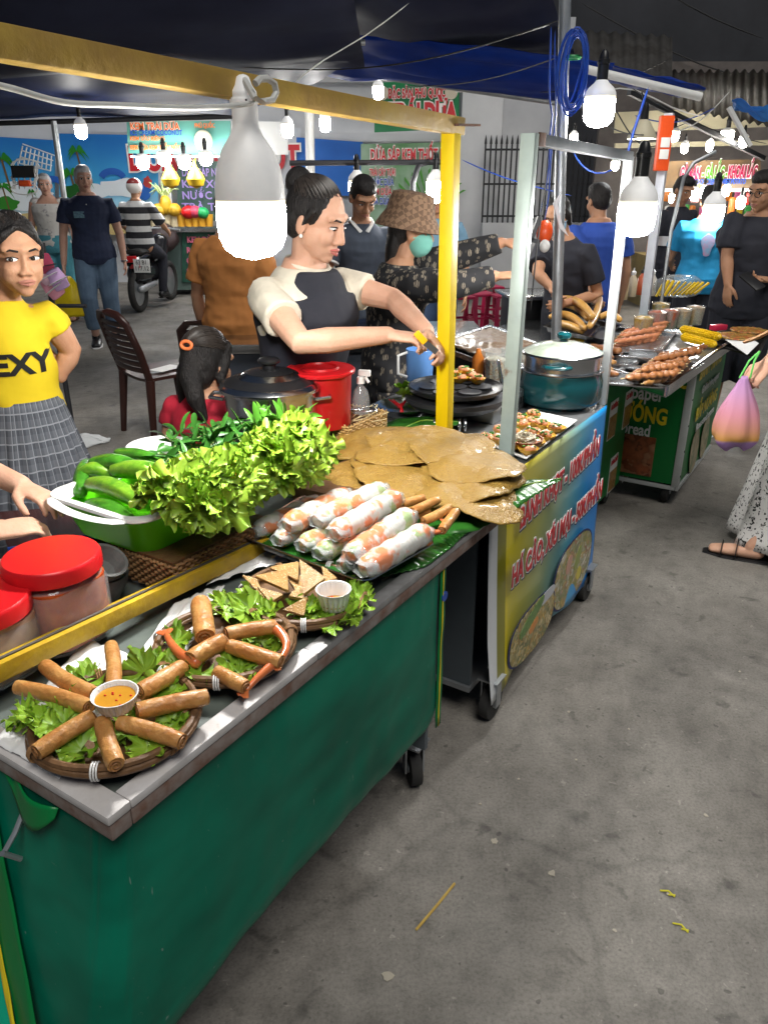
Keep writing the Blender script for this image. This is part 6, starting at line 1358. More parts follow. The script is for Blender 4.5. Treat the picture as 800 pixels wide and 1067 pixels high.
# ---- man in the grey polo, head bowed
o_ = P(374, 230, Y=4.9)
f = Fig('person', 'man in a grey polo shirt with white trim, head bowed', (o_.x, o_.y+.05, 0), 165, 1.66, hd=160, hnod=32, skin_=sk_mid, lean=.03)
f.J['elR'] = f.at(.15, .05, .64); f.J['wrR'] = f.at(.1, .16, .6); f.J['elL'] = f.at(-.15, .05, .64); f.J['wrL'] = f.at(-.1, .16, .6)
f.body(); f.face(squint=.3); f.hair('short'); f.shirt(fab('slate_polo', (.06, .075, .105)), hem=.5, sleeve=.55); f.trousers(m_nav); f.shoes(m_black)
b = MB()
for k in (-1, 1): b.caps([f.at(k*.038, -.01, .858), f.at(k*.036, .034, .845), f.at(k*.012, .055, .815)], [(.012, .004)]*3, 8)
b.build('collar', m_white, f.t)
for k in 'RL':
    e = f.J['sh'+k].lerp(f.J['el'+k], .54); d = (f.J['el'+k]-f.J['sh'+k]).normalized(); b = MB(); b.tube([e-d*.006, e+d*.006], .031*f.h+.02, 16); b.build('sleeve_trim', m_white, f.t)
# ---- person in light blue behind
o_ = P(455, 240, Y=6.4)
f = Fig('person', 'person in a pale blue shirt behind the yellow post', (o_.x, o_.y, 0), 190, 1.62, skin_=sk_mid)
f.body(); f.face(); f.hair('short'); f.shirt(fab('pale_blue_cotton', (.16, .3, .42)), hem=.475, sleeve=.6); f.trousers(fab('blue_denim', (.04, .07, .14))); f.shoes(m_black)
# ---- the man in navy and the grey haired woman
m_den = fab('faded_denim', (.11, .17, .25), (.075, .12, .19))
p_ = P(112, 360, z=0)
f = Fig('person', 'grey haired man in a navy polo and faded denim trousers carrying a yellow bag', p_, 165, 1.78, hd=150, skin_=sk_pale, voxel=.007, sw=.118, fat=1.08)
f.J['wrR'] = f.at(.17, .03, .48); f.J['knR'] = f.at(.06, .06, .29); f.J['anL'] = f.at(-.055, -.05, .05)
f.body(); f.face(brow=m_hairg); f.hair('short', m_hairg); f.shirt(m_nav, hem=.475, sleeve=.6, inf=.022); f.trousers(m_den, .86, inf=.022); f.shoes(m_black, m_white)
b = MB(); b.box(f.at(.045, .082, .745), (.1, .004, .06), Matrix.Rotation(-R(165), 3, 'Z')); b.build('chest_print', M('pale_teal_print', (.12, .25, .3), (.05, .1, .16), sc=60), f.t)
b = MB(); b.bar(f.at(0, .07, .8), f.at(0, .083, .745), .01, .004); b.build('placket_trim', m_white, f.t)
b = MB(); w = f.J['wrL']; b.tube([w+Vector((.028*math.cos(a), .028*math.sin(a), .0)) for a in [2*PI*i/16 for i in range(16)]], (.009), 8, True); b.build('wrist_watch', m_steel, f.t)
wr = f.J['wrR']; b = MB(); tp = wr-Vector((0, 0, .1))
def bag(u, v):
    a = u*2*PI; z = -.02-.4*v; w = (.025+.12*math.sin(PI*min(1, v*.62+.02))**.7)*(1+.1*math.sin(a*5+v*4)); return tp+Vector((math.cos(a)*w, math.sin(a)*w*.5, z))
b.grid(36, 16, bag); b.build('carrier_bag', M('yellow_carrier_bag', (.66, .5, .005), (.55, .4, .0), sc=8, rough=.35, bump=.5), None, 'yellow plastic bag hanging from the hand of the man in navy', 'bag', org=tp-Vector((0, 0, .42)), solid=.003, auto=0)
p_ = P(70, 333, z=0)
f = Fig('person', 'grey haired woman in a patterned white tank top and turquoise trousers', p_, 168, 1.72, hd=160, skin_=sk_pale, voxel=.007, fat=1.15)
f.body(); f.face(brow=m_hairg); f.hair('short', m_hairg)
f.shirt(M('white_tank_with_grey_motifs', (.62, .6, .57), (.6, .58, .55), c3=(.2, .2, .22), sc=16, sharp=.6, rough=.85, bump=.3), hem=.5, sleeve=0, inf=.018, name='tank_top', neck=.805); f.trousers(fab('turquoise_cotton', (.09, .34, .42)), .82, inf=.026); f.sandals(M('brown_leather', (.09, .05, .03), rough=.6))
# ---- rider in stripes on a motorbike
def stripe_mat(name, c, c2, per):
    m = bpy.data.materials.new(name); m.use_nodes = True; N = m.node_tree.nodes; L = m.node_tree.links; bs = N['Principled BSDF']; bs.inputs['Roughness'].default_value = .85
    tc = N.new('ShaderNodeTexCoord'); sx = N.new('ShaderNodeSeparateXYZ'); L.new(tc.outputs['Object'], sx.inputs[0]); mu = N.new('ShaderNodeMath'); mu.operation = 'MULTIPLY'; mu.inputs[1].default_value = 1/per; L.new(sx.outputs[2], mu.inputs[0]); fr = N.new('ShaderNodeMath'); fr.operation = 'FRACT'; L.new(mu.outputs[0], fr.inputs[0])
    r = N.new('ShaderNodeValToRGB'); r.color_ramp.interpolation = 'CONSTANT'; e = r.color_ramp.elements; e[0].color = (*c, 1); e[1].position = .52; e[1].color = (*c2, 1); L.new(fr.outputs[0], r.inputs[0]); L.new(r.outputs[0], bs.inputs['Base Color']); return m
mp_ = P(147, 325, z=0)
f = Fig('person', 'rider in a black and white striped shirt on the motorbike', mp_+Vector((.0, .35, .0)), 5, 1.66, hd=20, skin_=sk_mid, voxel=.007)
f.J['knR'] = f.at(.11, .17, .4); f.J['anR'] = f.at(.1, .12, .12); f.J['knL'] = f.at(-.11, .17, .4); f.J['anL'] = f.at(-.1, .12, .12); f.J['hipR'] = f.at(.06, .0, .49); f.J['hipL'] = f.at(-.06, 0, .49)
f.J['elR'] = f.at(.17, .08, .66); f.J['wrR'] = f.at(.17, .2, .6); f.J['elL'] = f.at(-.17, .08, .66); f.J['wrL'] = f.at(-.17, .2, .6)
f.body(); f.face(); f.shirt(stripe_mat('black_white_stripes', (.02, .02, .025), (.62, .62, .62), .155), hem=.475, sleeve=.9, inf=.03); f.trousers(m_blk); f.shoes(m_black)
s = f.hs; b = MB(); b.ell(f.v(0, -.01, .03), (.1*s, .118*s, .1*s), f.m, 24, 16); hl = b.build('helmet', M('white_helmet', (.7, .68, .66), rough=.25), f.t)
b = MB(); b.ell(f.v(0, -.01, .05), (.095*s, .112*s, .086*s), f.m, 24, 16); b.build('helmet_top', M('dark_red_helmet_shell', (.22, .03, .03), rough=.25), hl)
t = empty('motorbike', mp_, 'black motorbike with a white number plate parked under the striped rider', 'motorbike'); F_ = Vector((math.sin(R(5)), math.cos(R(5)), 0)); X_ = Vector((F_.y, -F_.x, 0))
def bk(x, y, z): return mp_+X_*x+F_*y+Vector((0, 0, z))
for y in (0, 1.22):
    b = MB(); b.tube([bk(0, y, .28)+F_*(.24*math.cos(a))+Vector((0, 0, .24*math.sin(a))) for a in [2*PI*i/28 for i in range(28)]], .045, 10, True); w_ = b.build('wheel', m_blackmat, t)
    b = MB(); b.lathe(bk(-.03, y, .28), [(.01, 0), (.21, .02), (.21, .04), (.01, .06)], 24, axis=X_); b.build('rim', m_galv, w_)
b = MB(); b.caps([bk(0, -.1, .66), bk(0, .2, .72), bk(0, .6, .68)], [(.1, .07), (.13, .07), (.1, .06)], 14, up=(0, 0, 1)); b.caps([bk(0, 0, .5), bk(0, .5, .48), bk(0, .9, .55), bk(0, 1.0, .85)], [(.12, .14), (.13, .16), (.1, .12), (.12, .1)], 14); b.build('bike_body', M('black_gloss', (.012, .012, .014), rough=.15), t)
b = MB(); b.caps([bk(0, .02, .77), bk(0, .5, .76)], [(.12, .045), (.1, .045)], 12, up=(0, 0, 1)); b.build('saddle', m_blackmat, t)
b = MB(); b.tube([bk(-.34, .92, 1.0), bk(-.1, 1.0, 1.02), bk(.1, 1.0, 1.02), bk(.34, .92, 1.0)], .016, 8); b.tube([bk(0, 1.0, .95), bk(0, 1.2, .3)], .03, 8); b.build('handlebar', m_galv, t)
b = MB(); b.caps([bk(.12, -.2, .32), bk(.12, .35, .34)], [.05, .035], 10); b.build('exhaust', m_galv, t)
pb_ = P(148, 277, Y=mp_.y-.27); b = MB(); b.box(pb_, (.21, .012, .17), bev=.004); np_ = b.build('number_plate', m_whtxt, t)
text('plate_lettering', '63 B1', pb_+Vector((0, -.008, .04)), (1, 0, 0), (0, 0, 1), .075, m_black, np_, width=.13, depth=.002); text('plate_lettering', '117.12', pb_+Vector((0, -.008, -.035)), (1, 0, 0), (0, 0, 1), .075, m_black, np_, width=.17, depth=.002)
b = MB(); b.bar(bk(0, -.1, .6), pb_+Vector((0, .02, 0)), .08, .05); b.box(bk(0, -.18, .7), (.2, .05, .08), bev=.015); b.build('tail_light', m_red, t)
# ---- man in royal blue with tongs
o_ = P(623, 240, Y=5.75)
f = Fig('person', 'man in a royal blue T-shirt with his back turned, holding tongs', (o_.x, o_.y, 0), -15, 1.62, hd=-20, skin_=sk_mid, sw=.118, fat=1.12, hnod=10)
f.J['elL'] = P(603, 272, Y=5.5); f.J['wrL'] = P(618, 306, Y=5.3); f.hands['L'] = dict(d=P(626, 322, Y=5.2)-P(618, 306, Y=5.3), n=Vector((.6, .2, -.3)), curl=.7)
f.body(); f.hair('short'); f.shirt(fab('royal_blue_cotton', (.025, .075, .38), (.02, .06, .3)), hem=.475, sleeve=.6, inf=.022); f.trousers(m_nav); f.shoes(m_black)
tg = empty('tongs', P(624, 322, Y=5.2), 'steel tongs held by the man in royal blue', 'tongs'); 
for sg, y in ((0, 318), (1, 325)):
    b = MB(); b.tube([P(626, 320, Y=5.2), P(612, y-4, Y=5.15), P(594, y+6, Y=5.1)], .004, 6); b.build('tong_arm', m_steel, tg)
# ---- person with the pale blue mask behind the pole
o_ = P(586, 238, Y=4.95)
f = Fig('person', 'stooping person in black with a pale blue face mask, half hidden by the grey pole', (o_.x+.1, o_.y+.1, 0), 225, 1.55, hd=215, lean=.12, hnod=25, skin_=sk_mid)
f.J['elR'] = P(560, 285, Y=4.8); f.J['wrR'] = P(574, 300, Y=4.7); f.J['wrL'] = f.at(-.12, .2, .62)
f.body(); f.face(squint=.5); f.hair('bob'); f.shirt(m_blk, hem=.475, sleeve=.7, inf=.02); f.trousers(m_blk); f.shoes(m_black)
s = f.hs; b = MB(); b.ell(f.v(0, .036, -.052), (.068*s, .068*s, .064*s), f.m, 28, 20); b.caps([f.v(-.072, -.0, -.03), f.v(-.05, .07, -.03)], .003*s, 6); b.caps([f.v(.072, -.0, -.03), f.v(.05, .07, -.03)], .003*s, 6); b.build('face_mask', fab('pale_blue_mask', (.25, .45, .65)), f.t)
# ---- turquoise T-shirt
o_ = P(735, 240, Y=6.75)
f = Fig('person', 'person in a turquoise T-shirt ordering at the fried chicken stall', (o_.x, o_.y, 0), 10, 1.6, skin_=sk_mid, sw=.115, fat=1.1)
f.J['elR'] = f.at(.15, .06, .64); f.J['wrR'] = f.at(.12, .17, .6); f.J['elL'] = f.at(-.15, .06, .64); f.J['wrL'] = f.at(-.12, .17, .6)
f.body(); f.hair('short'); f.shirt(fab('turquoise_jersey', (.012, .24, .48), (.01, .2, .4)), hem=.475, sleeve=.65, inf=.024); f.trousers(m_blk); f.shoes(m_black)
b = MB(); b.prism([f.at(.03*math.cos(a)*(1+.3*math.sin(a*3)), -.088, .72+.055*math.sin(a)) for a in [2*PI*i/20 for i in range(20)]], -f.F*.012); b.build('back_print', M('faded_print', (.25, .12, .2), (.05, .2, .3), sc=30), f.t)
# ---- person in black behind
o_ = P(702, 240, Y=7.7)
f = Fig('person', 'vendor in black with a white apron band, left of the turquoise T-shirt', (o_.x, o_.y, 0), 160, 1.68, skin_=sk_mid, hnod=20)
f.body(); f.face(squint=.5); f.hair('short'); f.shirt(m_blk, hem=.475, sleeve=.6); f.trousers(m_blk); f.shoes(m_black)
b = MB(); b.tube([f.at(0, 0, .64), f.at(0, 0, .69)], [(.098*f.h, .08*f.h)]*2, 20, up=f.F); b.build('apron_band', m_whitecloth, f.t)
# ---- bystander in black with glasses
p_ = P(750, 452, z=0)
f = Fig('person', 'bystander in a black T-shirt and black shorts with glasses, holding a phone', p_, 205, 1.69, hd=240, skin_=sk_mid, hnod=8, sw=.118, fat=1.12)
f.J['elR'] = P(757, 268, Y=p_.y-.05); f.J['wrR'] = P(758, 296, Y=p_.y-.1); f.J['elL'] = P(812, 270, Y=p_.y-.02); f.J['wrL'] = P(804, 292, Y=p_.y-.25)
f.J['shR'] = P(764, 232, Y=p_.y-.02); f.hands['R'] = dict(d=Vector((.05, -.1, -1)), n=Vector((.8, .3, 0)), curl=.25); f.hands['L'] = dict(d=Vector((-1, .1, .1)), n=Vector((0, -.3, 1)), curl=.5)
f.body(); f.face(); f.hair('short'); f.shirt(m_blk, hem=.475, sleeve=.75, inf=.028); f.trousers(m_blk, .62, inf=.026); f.shoes(m_black, m_white)
s = f.hs; b = MB()
for q in (-1, 1): b.tube([f.v(q*.032+.024*math.cos(a), .098, -.004+.018*math.sin(a)) for a in [2*PI*i/20 for i in range(20)]], .002, 6, True); b.tube([f.v(q*.056, .097, .0), f.v(q*.076, .0, .0)], .0018, 6)
b.tube([f.v(-.009, .099, 0), f.v(.009, .099, 0)], .0018, 6); b.build('glasses', m_black, f.t)
ph = P(783, 293, Y=p_.y-.3); b = MB(); b.box(ph, (.075, .15, .011), Matrix.Rotation(R(35), 3, 'X') @ Matrix.Rotation(R(30), 3, 'Z'), .003); b.build('mobile_phone', m_black, None, 'black mobile phone in the hand of the bystander in black', 'phone', org=ph)
# ---- passer-by in the speckled dress, mostly beyond the edge of the photo
p_ = P(832, 574, z=0)
f = Fig('person', 'passer-by in a black specked white dress and sandals at the right photo edge', p_, -62, 1.6, skin_=sk_light, sw=.1)
f.J['anL'] = P(782, 568, z=.045*1.6); f.J['knL'] = f.at(-.05, .06, .29)
f.J['shL'] = f.at(-.1, 0, .815); f.J['elL'] = P(838, 345, Y=3.18); f.J['wrL'] = P(799, 378, Y=3.12)
f.hands['L'] = dict(d=P(783, 392, Y=3.1)-P(799, 374, Y=3.12), n=Vector((.5, .5, -.3)), curl=.8, thumb=.7, sc=.95)
f.body(); f.face(); f.hair('long')
m_spk = M('white_cloth_black_specks', (.66, .64, .62), (.66, .64, .62), c3=(.02, .02, .02), sc=62, sharp=.88, rough=.85, detail=2)
f.shirt(m_spk, hem=.6, sleeve=.55, inf=.016, name='dress_bodice'); f.skirt(m_spk, .64, .035, .085, .185, 9, .07, name='dress_skirt', asp=1.08); f.sandals(m_black)
# drawstring bag
bp_ = P(767, 425, Y=3.08); hp_ = P(785, 386, Y=3.08)
t = empty('drawstring_bag', P(765, 466, Y=3.08), 'pink to orange ombre drawstring bag with green cords in the passer-by hand', 'bag')
d = dep_of(bp_)/FP
def bagf(u, v):
    a = u*2*PI; c = P(775, 392, Y=3.08).lerp(P(764, 466, Y=3.08), v); w = d*(3+21*math.sin(PI/2*min(1, v*1.2))**1.2)*(1-.55*(max(0, v-.82)/.18)**2); return c+Vector((math.cos(a)*w*(1+.1*math.sin(a*9+v*2)*(1.1-v)+.06*math.sin(a*4+v*5)), math.sin(a)*w*.55*(1+.1*math.sin(a*7)), .012*math.sin(a*3)*v))
def ombre():
    m = bpy.data.materials.new('ombre_mesh_fabric'); m.use_nodes = True; N = m.node_tree.nodes; L = m.node_tree.links; bs = N['Principled BSDF']; bs.inputs['Roughness'].default_value = .7
    tc = N.new('ShaderNodeTexCoord'); sx = N.new('ShaderNodeSeparateXYZ'); L.new(tc.outputs['Object'], sx.inputs[0]); mu = N.new('ShaderNodeMath'); mu.operation = 'MULTIPLY'; mu.inputs[1].default_value = 1/.3; L.new(sx.outputs[2], mu.inputs[0])
    r = N.new('ShaderNodeValToRGB'); e = r.color_ramp.elements; e[0].color = (.36, .2, .45, 1); e[1].position = 1; e[1].color = (.42, .22, .45, 1)
    for p, c in ((.1, (.36, .2, .45)), (.14, (.6, .3, .06)), (.28, (.62, .27, .18)), (.5, (.6, .24, .3)), (.8, (.48, .24, .42))): x = e.new(p); x.color = (*c, 1)
    L.new(mu.outputs[0], r.inputs[0]); L.new(r.outputs[0], bs.inputs['Base Color']); return m
b = MB(); b.grid(40, 20, bagf); b.build('bag_body', ombre(), t, solid=.003, auto=0)
for q in (770, 781):
    b = MB(); b.tube([P(q, 394, Y=3.08), P((q+790)/2, 376, Y=3.08), P(791, 366, Y=3.1)], .004, 6); b.build('cord', M('lime_cord', (.12, .5, .1), rough=.6), t)
wk = P(792, 352, Y=3.0); b = MB(); b.caps([P(776, 356, Y=3.2), P(788, 352, Y=3.17), P(802, 345, Y=3.12)], [(.02, .008)]*3, 8); 
b.build('paper_fan', M('kraft_board', (.4, .22, .1), rough=.7), None, 'tan strip of card sticking out beside the passer-by hand', 'card', org=P(776, 356, Y=3.2))
# ---- vendor beyond the left edge, only hands in the photo
hw = P(22, 503, z=.985)
f = Fig('person', 'vendor of whom only two hands show, by the red lidded jars', (-1.62, 1.72, 0), 95, 1.6, skin_=sk_light, voxel=.0045, lean=.06)
f.J['elR'] = P(-140, 545, z=.98); f.J['wrR'] = P(-14, 556, z=.955); f.J['elL'] = P(-120, 440, Y=1.85); f.J['wrL'] = P(22, 506, z=.98)
f.hands['L'] = dict(d=P(66, 528, z=.955)-P(22, 506, z=.98), n=Vector((.0, -.3, -.9)), curl=.3, thumb=.6, sc=.92); f.hands['R'] = dict(d=P(26, 548, z=.95)-P(-14, 556, z=.955), n=Vector((0, .2, -1)), curl=.42, thumb=.5, sc=.92)
f.body(); f.face(); f.hair('short'); f.shirt(m_cream, hem=.5, sleeve=.6); f.trousers(m_nav); f.shoes(m_black)
# ============================================================= food and gear on the farther carts
def pts_tray(px4, z): return [P(x, y, z=z) for x, y in px4]
def steel_tray(px4, z, h, label, mat=None, group='trays of food on the farther carts', fill=None, wall=.012, name='serving_tray'):
    q = pts_tray(px4, z+h); c = sum(q, Vector())/4; t = empty(name, c-Vector((0, 0, h)), label, 'tray', group)
    def qq(k, dz): return [c+(p-c)*k+Vector((0, 0, dz)) for p in q]
    b = MB(); b.rings([qq(.88, -h), qq(.93, -h*.1), qq(1, 0), qq(1.01, .001), qq(1.0, -.003), qq(.92, -h*.15), qq(.86, -h+.003)], True, False); b.prism(qq(.87, -h+.001), (0, 0, .002)); b.build('tray_body', mat or m_steel, t)
    if fill: b = MB(); b.prism(qq(.9, -h*.5), (0, 0, .003)); b.build('liner', fill, t)
    return t, c
# teal pot
tc = P(581, 421, z=Z2); r = 43*dep_of(tc)/FP
t = empty('steamer_pot', tc, 'teal enamel steamer pot with a steel tier and glass lid', 'pot')
b = MB(); b.lathe(tc, [(r*.7, .0), (r*.72, .012), (r*.93, .02), (r*1.0, .045), (r*1.0, .105), (r*.96, .135), (r*.97, .139), (r*.9, .139)], 48); b.build('pot_body', m_teal, t)
b = MB(); b.lathe(tc, [(r*.92, .137), (r*.99, .142), (r*.99, .146), (r*.9, .147), (r*.9, .197), (r*.95, .199), (r*.95, .203), (r*.85, .203)], 48); b.build('steamer_tier', m_steel, t)
b = MB(); b.lathe(tc, [(r*.92, .204), (r*.93, .208), (r*.7, .228), (r*.35, .242), (.01, .246)], 48, cap0=False); b.build('glass_lid', M('steamed_glass', (.38, .41, .36), (.22, .26, .2), sc=12, rough=.15, coat=.6), t)
b = MB(); b.lathe(tc, [(r*.925, .2035), (r*.945, .206), (r*.925, .2095)], 48, cap0=False, cap1=False); b.build('lid_band', m_steel, t)
b = MB(); b.lathe(tc, [(.014, .243), (.014, .252), (.026, .26), (.027, .272), (.018, .28), (.002, .281)], 24); b.build('lid_knob', m_teal, t)
for a in (-1.9, 1.25):
    d = Vector((math.cos(a), math.sin(a), 0)); e = Vector((-d.y, d.x, 0)); b = MB(); b.caps([tc+d*r*.9+e*.045+Vector((0, 0, .175)), tc+d*(r*.9+.03)+e*.03+Vector((0, 0, .177)), tc+d*(r*.9+.03)-e*.03+Vector((0, 0, .177)), tc+d*r*.9-e*.045+Vector((0, 0, .175))], [(.012, .008)]*4, 10); b.build('handle', m_teal, t)
b = MB(); 
for a in (.5, 2.6, 4.7): b.lathe(tc+Vector((r*.6*math.cos(a), r*.6*math.sin(a), -.0)), [(.02, 0), (.02, .012)], 12)
b.build('feet', m_black, t)
# tray of topped rice cakes
tr_, cc = steel_tray(((497, 458), (548, 478), (601, 438), (556, 428)), Z2+.003, .014, 'white tray of topped mini rice cakes in front of the teal pot', m_paper)
m_cake = M('yellow_rice_cake', (.6, .36, .03), (.45, .22, .02), sc=30, rough=.35, bump=.4); m_shr = M('pink_shrimp_topping', (.6, .24, .12), (.65, .36, .22), sc=50, rough=.3, bump=.5); m_on = M('chopped_spring_onion', (.05, .2, .02), rough=.5)
def cake(p, label, grp='mini rice cakes in the white tray'):
    o = empty('rice_cake', p, label, 'rice cake', grp); b = MB(); b.lathe(p, [(.012, 0), (.026, .012), (.031, .022), (.027, .021), (.01, .012), (.002, .012)], 16, sx=random.uniform(.9, 1.15)); b.build('shell', m_cake, o)
    b = MB(); a = random.random()*6
    b.tube([p+Vector((.017*math.cos(a+q*.55), .017*math.sin(a+q*.55), .024)) for q in range(7)], [.006, .0095, .0105, .0105, .009, .006, .003], 8); b.ell(p+Vector((.006, -.004, .022)), (.012, .012, .009), k=8, j=6); b.build('shrimp', m_shr, o)
    b = MB()
    for q in range(7): b.box(p+Vector((random.uniform(-.018, .018), random.uniform(-.018, .018), .031)), (.007, .006, .004), random.random()*3)
    b.build('spring_onion', m_on, o)
for k in range(17):
    u, v = (k % 4)/3*.74+.12, (k//4)/4*.74+.12
    p = P(*[(Vector(((497, 458)))*(1-u)*(1-v)+Vector((548, 478))*(u)*(1-v)+Vector((601, 438))*u*v+Vector((556, 428))*(1-u)*v)[i] for i in (0, 1)], z=Z2+.02); p += Vector((random.uniform(-.008, .008), random.uniform(-.008, .008), 0)); p.z = Z2+.006+random.uniform(0, .018)
    cake(p, 'small yellow rice cake with shrimp and spring onion in the white tray')
tcb = P(545, 470, z=Z2); t = empty('clay_bowl', tcb, 'small brown clay bowl of pale noodles beside the mint post', 'bowl'); b = MB(); b.lathe(tcb, [(.03, 0), (.055, .03), (.062, .045), (.057, .045), (.045, .02), (.002, .012)], 24); b.build('bowl_body', M('brown_clay', (.22, .08, .035), rough=.4), t)
b = MB()
for k in range(26): a = random.random()*6; b.tube([tcb+Vector((.04*math.cos(a+q*.7)*random.uniform(.5, 1), .04*math.sin(a+q*.7)*random.uniform(.5, 1), .035+.02*random.random())) for q in range(5)], .0035, 5)
nd = b.build('rice_noodles', M('pale_noodles', (.62, .55, .42), rough=.4), t); nd['kind'] = 'stuff'
# silver stove and black moulding pan
sv = P(512, 440, z=Z2); t = empty('gas_stove', sv, 'silver portable gas stove behind the topped rice cakes', 'stove'); s_, n_ = SNof(sv)
b = MB(); cbox(b, s_-.03, s_+.32, n_-.28, n_+.02, Z2, Z2+.075, .008); b.build('body', M('brushed_stove_steel', (.45, .46, .47), (.36, .37, .38), sc=10, rough=.3, metal=.8), t)
b = MB()
for k in range(9): cbox(b, s_+.03+.025*k, s_+.04+.025*k, n_+.0195, n_+.0225, Z2+.025, Z2+.05)
b.build('vent_slots', m_black, t)
b = MB(); pcn = W(s_+.13, n_-.16, Z2+.085)
b.tube([pcn+Vector((.1*math.cos(a), .1*math.sin(a), 0)) for a in [2*PI*i/24 for i in range(24)]], .007, 6, True); b.build('burner', m_iron, t)
pk = P(474, 410, z=Z2+.1); t = empty('moulding_pan', pk, 'round black rice cake pan with a tall heap of shrimp cakes', 'pan')
b = MB(); b.lathe(pk, [(.13, 0), (.165, .015), (.17, .03), (.165, .032), (.15, .02), (.002, .02)], 36); b.build('pan_body', m_black, t)
b = MB()
for k in range(7): a = k*2*PI/6; q = 0 if k == 6 else .09; b.lathe(pk+Vector((q*math.cos(a), q*math.sin(a), .021)), [(.04, 0), (.042, .006), (.036, .006), (.02, .002), (.002, .002)], 16)
b.build('mould_cups', m_iron, t)
b = MB(); b.lathe(pk-Vector((0, 0, .04)), [(.16, 0), (.18, .02), (.18, .035)], 30); b.build('burner_ring', m_iron, t)
for k, (x, y) in enumerate(((478, 399), (488, 396), (497, 400), (484, 391), (472, 393))):
    cake(P(x, y, z=Z2+.125+.012*(k > 2)), 'freshly cooked rice cake on the round black pan', 'rice cakes on the black pan')
b = MB()
for k in range(10): lettuce(b, P(424+random.uniform(-7, 7), 408+random.uniform(-4, 4), z=Z2+.09), (random.gauss(0, .5), random.gauss(0, .5), 1), .035, 300+k, .6, 12, 4)
b.build('lettuce_tuft', m_lett, None, 'tuft of green herbs beside the black pan, left of the yellow post', 'lettuce', org=P(424, 412, z=Z2+.06), auto=0)
pt_ = P(437, 398, z=.9); t = empty('water_jug', pt_, 'blue plastic jug with a white handle behind the black pan', 'jug'); b = MB(); b.lathe(pt_, [(.045, 0), (.05, .01), (.055, .13), (.052, .13), (.045, .012), (.002, .012)], 24); b.build('jug_body', M('pale_blue_plastic', (.12, .28, .62), rough=.3), t)
b = MB(); b.tube([pt_+Vector((-.05, -.02, .12)), pt_+Vector((-.085, -.03, .11)), pt_+Vector((-.085, -.03, .04)), pt_+Vector((-.05, -.02, .025))], .006, 8); b.build('handle', m_white, t)
# rings of spring whisks (steel coils) by the post
for k in range(5):
    c = P(452+6*k+(8 if k > 2 else 0), 446, z=Z2+.02); b = MB(); b.tube([c+Vector((.0, .025*math.cos(a), .022*math.sin(a)+.01)) for a in [2*PI*i/18 for i in range(18)]], .004, 6, True); b.build('steel_ring', m_steel, None, 'steel ring standing in a row at the foot of the yellow post', 'ring', 'steel rings by the yellow post', org=c)
# clear tubs with pickles, orange bottle
def tubc(x, y, z, r, h, label, matf, fill=.75, grp='clear tubs of pickles and toppings', lid=None):
    c = P(x, y, z=z); t = empty('clear_tub', c, label, 'tub', grp); b = MB(); b.lathe(c, [(r*.82, 0), (r*.85, .003), (r, h), (r*1.03, h), (r*.97, h-.002), (r*.82, .006)], 24, cap1=False); b.build('tub_wall', m_thin, t)
    b = MB(); b.lathe(c, [(r*.8, .004), (r*(.82+.17*fill), h*fill), (r*.5, h*fill+.008), (.002, h*fill+.012)], 20)
    for v in b.b.verts: v.co += Vector((1, 1, 1))*.006*mnoise.noise(v.co*60)
    b.build('contents', matf, t); return t
m_pick = noodle_mat('pickled_vegetables', [(.55, .5, .35), (.5, .2, .06), (.6, .58, .45), (.2, .3, .08), (.62, .5, .3)], 70)
m_topp = noodle_mat('orange_topping', [(.6, .25, .02), (.65, .4, .05), (.5, .1, .02), (.6, .45, .15)], 120); m_topr = noodle_mat('red_topping', [(.45, .03, .02), (.55, .12, .05), (.3, .02, .02), (.5, .2, .1)], 120); m_topb = noodle_mat('crumb_topping', [(.5, .3, .15), (.6, .45, .28), (.4, .2, .08)], 160)
tubc(516, 400, Z2+.02, .055, .14, 'tall clear tub of pickled vegetables behind the mint post', m_pick); tubc(532, 394, Z2+.02, .05, .13, 'tall clear tub of shredded pickles, right of the mint post', m_pick)
ob = P(497, 395, z=Z2+.03); b = MB(); b.lathe(ob, [(.022, 0), (.025, .005), (.025, .09), (.012, .115), (.01, .13)], 18); b.build('sauce_bottle', M('orange_sauce', (.55, .16, .02), rough=.2, coat=.4), None, 'orange sauce bottle beside the tall tub of pickles', 'bottle', org=ob)
b = MB(); a = P(527, 428, z=Z2+.02); b.caps([a, P(519, 376, z=Z2+.2)], [.008, .006], 8); b.build('steel_tongs', m_steel, None, 'steel tongs standing upright beside the mint post', 'tongs', org=a)
tr_, cc = steel_tray(((452, 358), (525, 385), (572, 362), (510, 338)), z4+.09, .035, 'large steel tray of pale shredded noodles behind the tubs', fill=None)
b = MB(); q4 = pts_tray(((460, 357), (525, 379), (563, 361), (511, 342)), z4+.12)
b.grid(30, 30, lambda u, v: (q4[0]*(1-u)+q4[1]*u)*(1-v)+(q4[3]*(1-u)+q4[2]*u)*v+Vector((0, 0, .03*math.sin(PI*u)*math.sin(PI*v)+.012*mnoise.noise(Vector((u*14, v*14, 2)))))); b.build('noodle_heap', noodle_mat('shredded_noodles', [(.3, .19, .11), (.4, .3, .2), (.25, .13, .07), (.42, .17, .15), (.35, .27, .19)], 75), None, 'heap of shredded noodles with pink meat in the large steel tray', 'noodles', kind='stuff', org=cc, solid=.01, auto=0)
b = MB(); cbox(b, 3.3, 3.75, -1.95, -1.45, z4, z4+.085, .006); b.build('tray_stand', m_black, None, 'black stand under the large tray of noodles', 'stand', org=W(3.5, -1.7, z4))
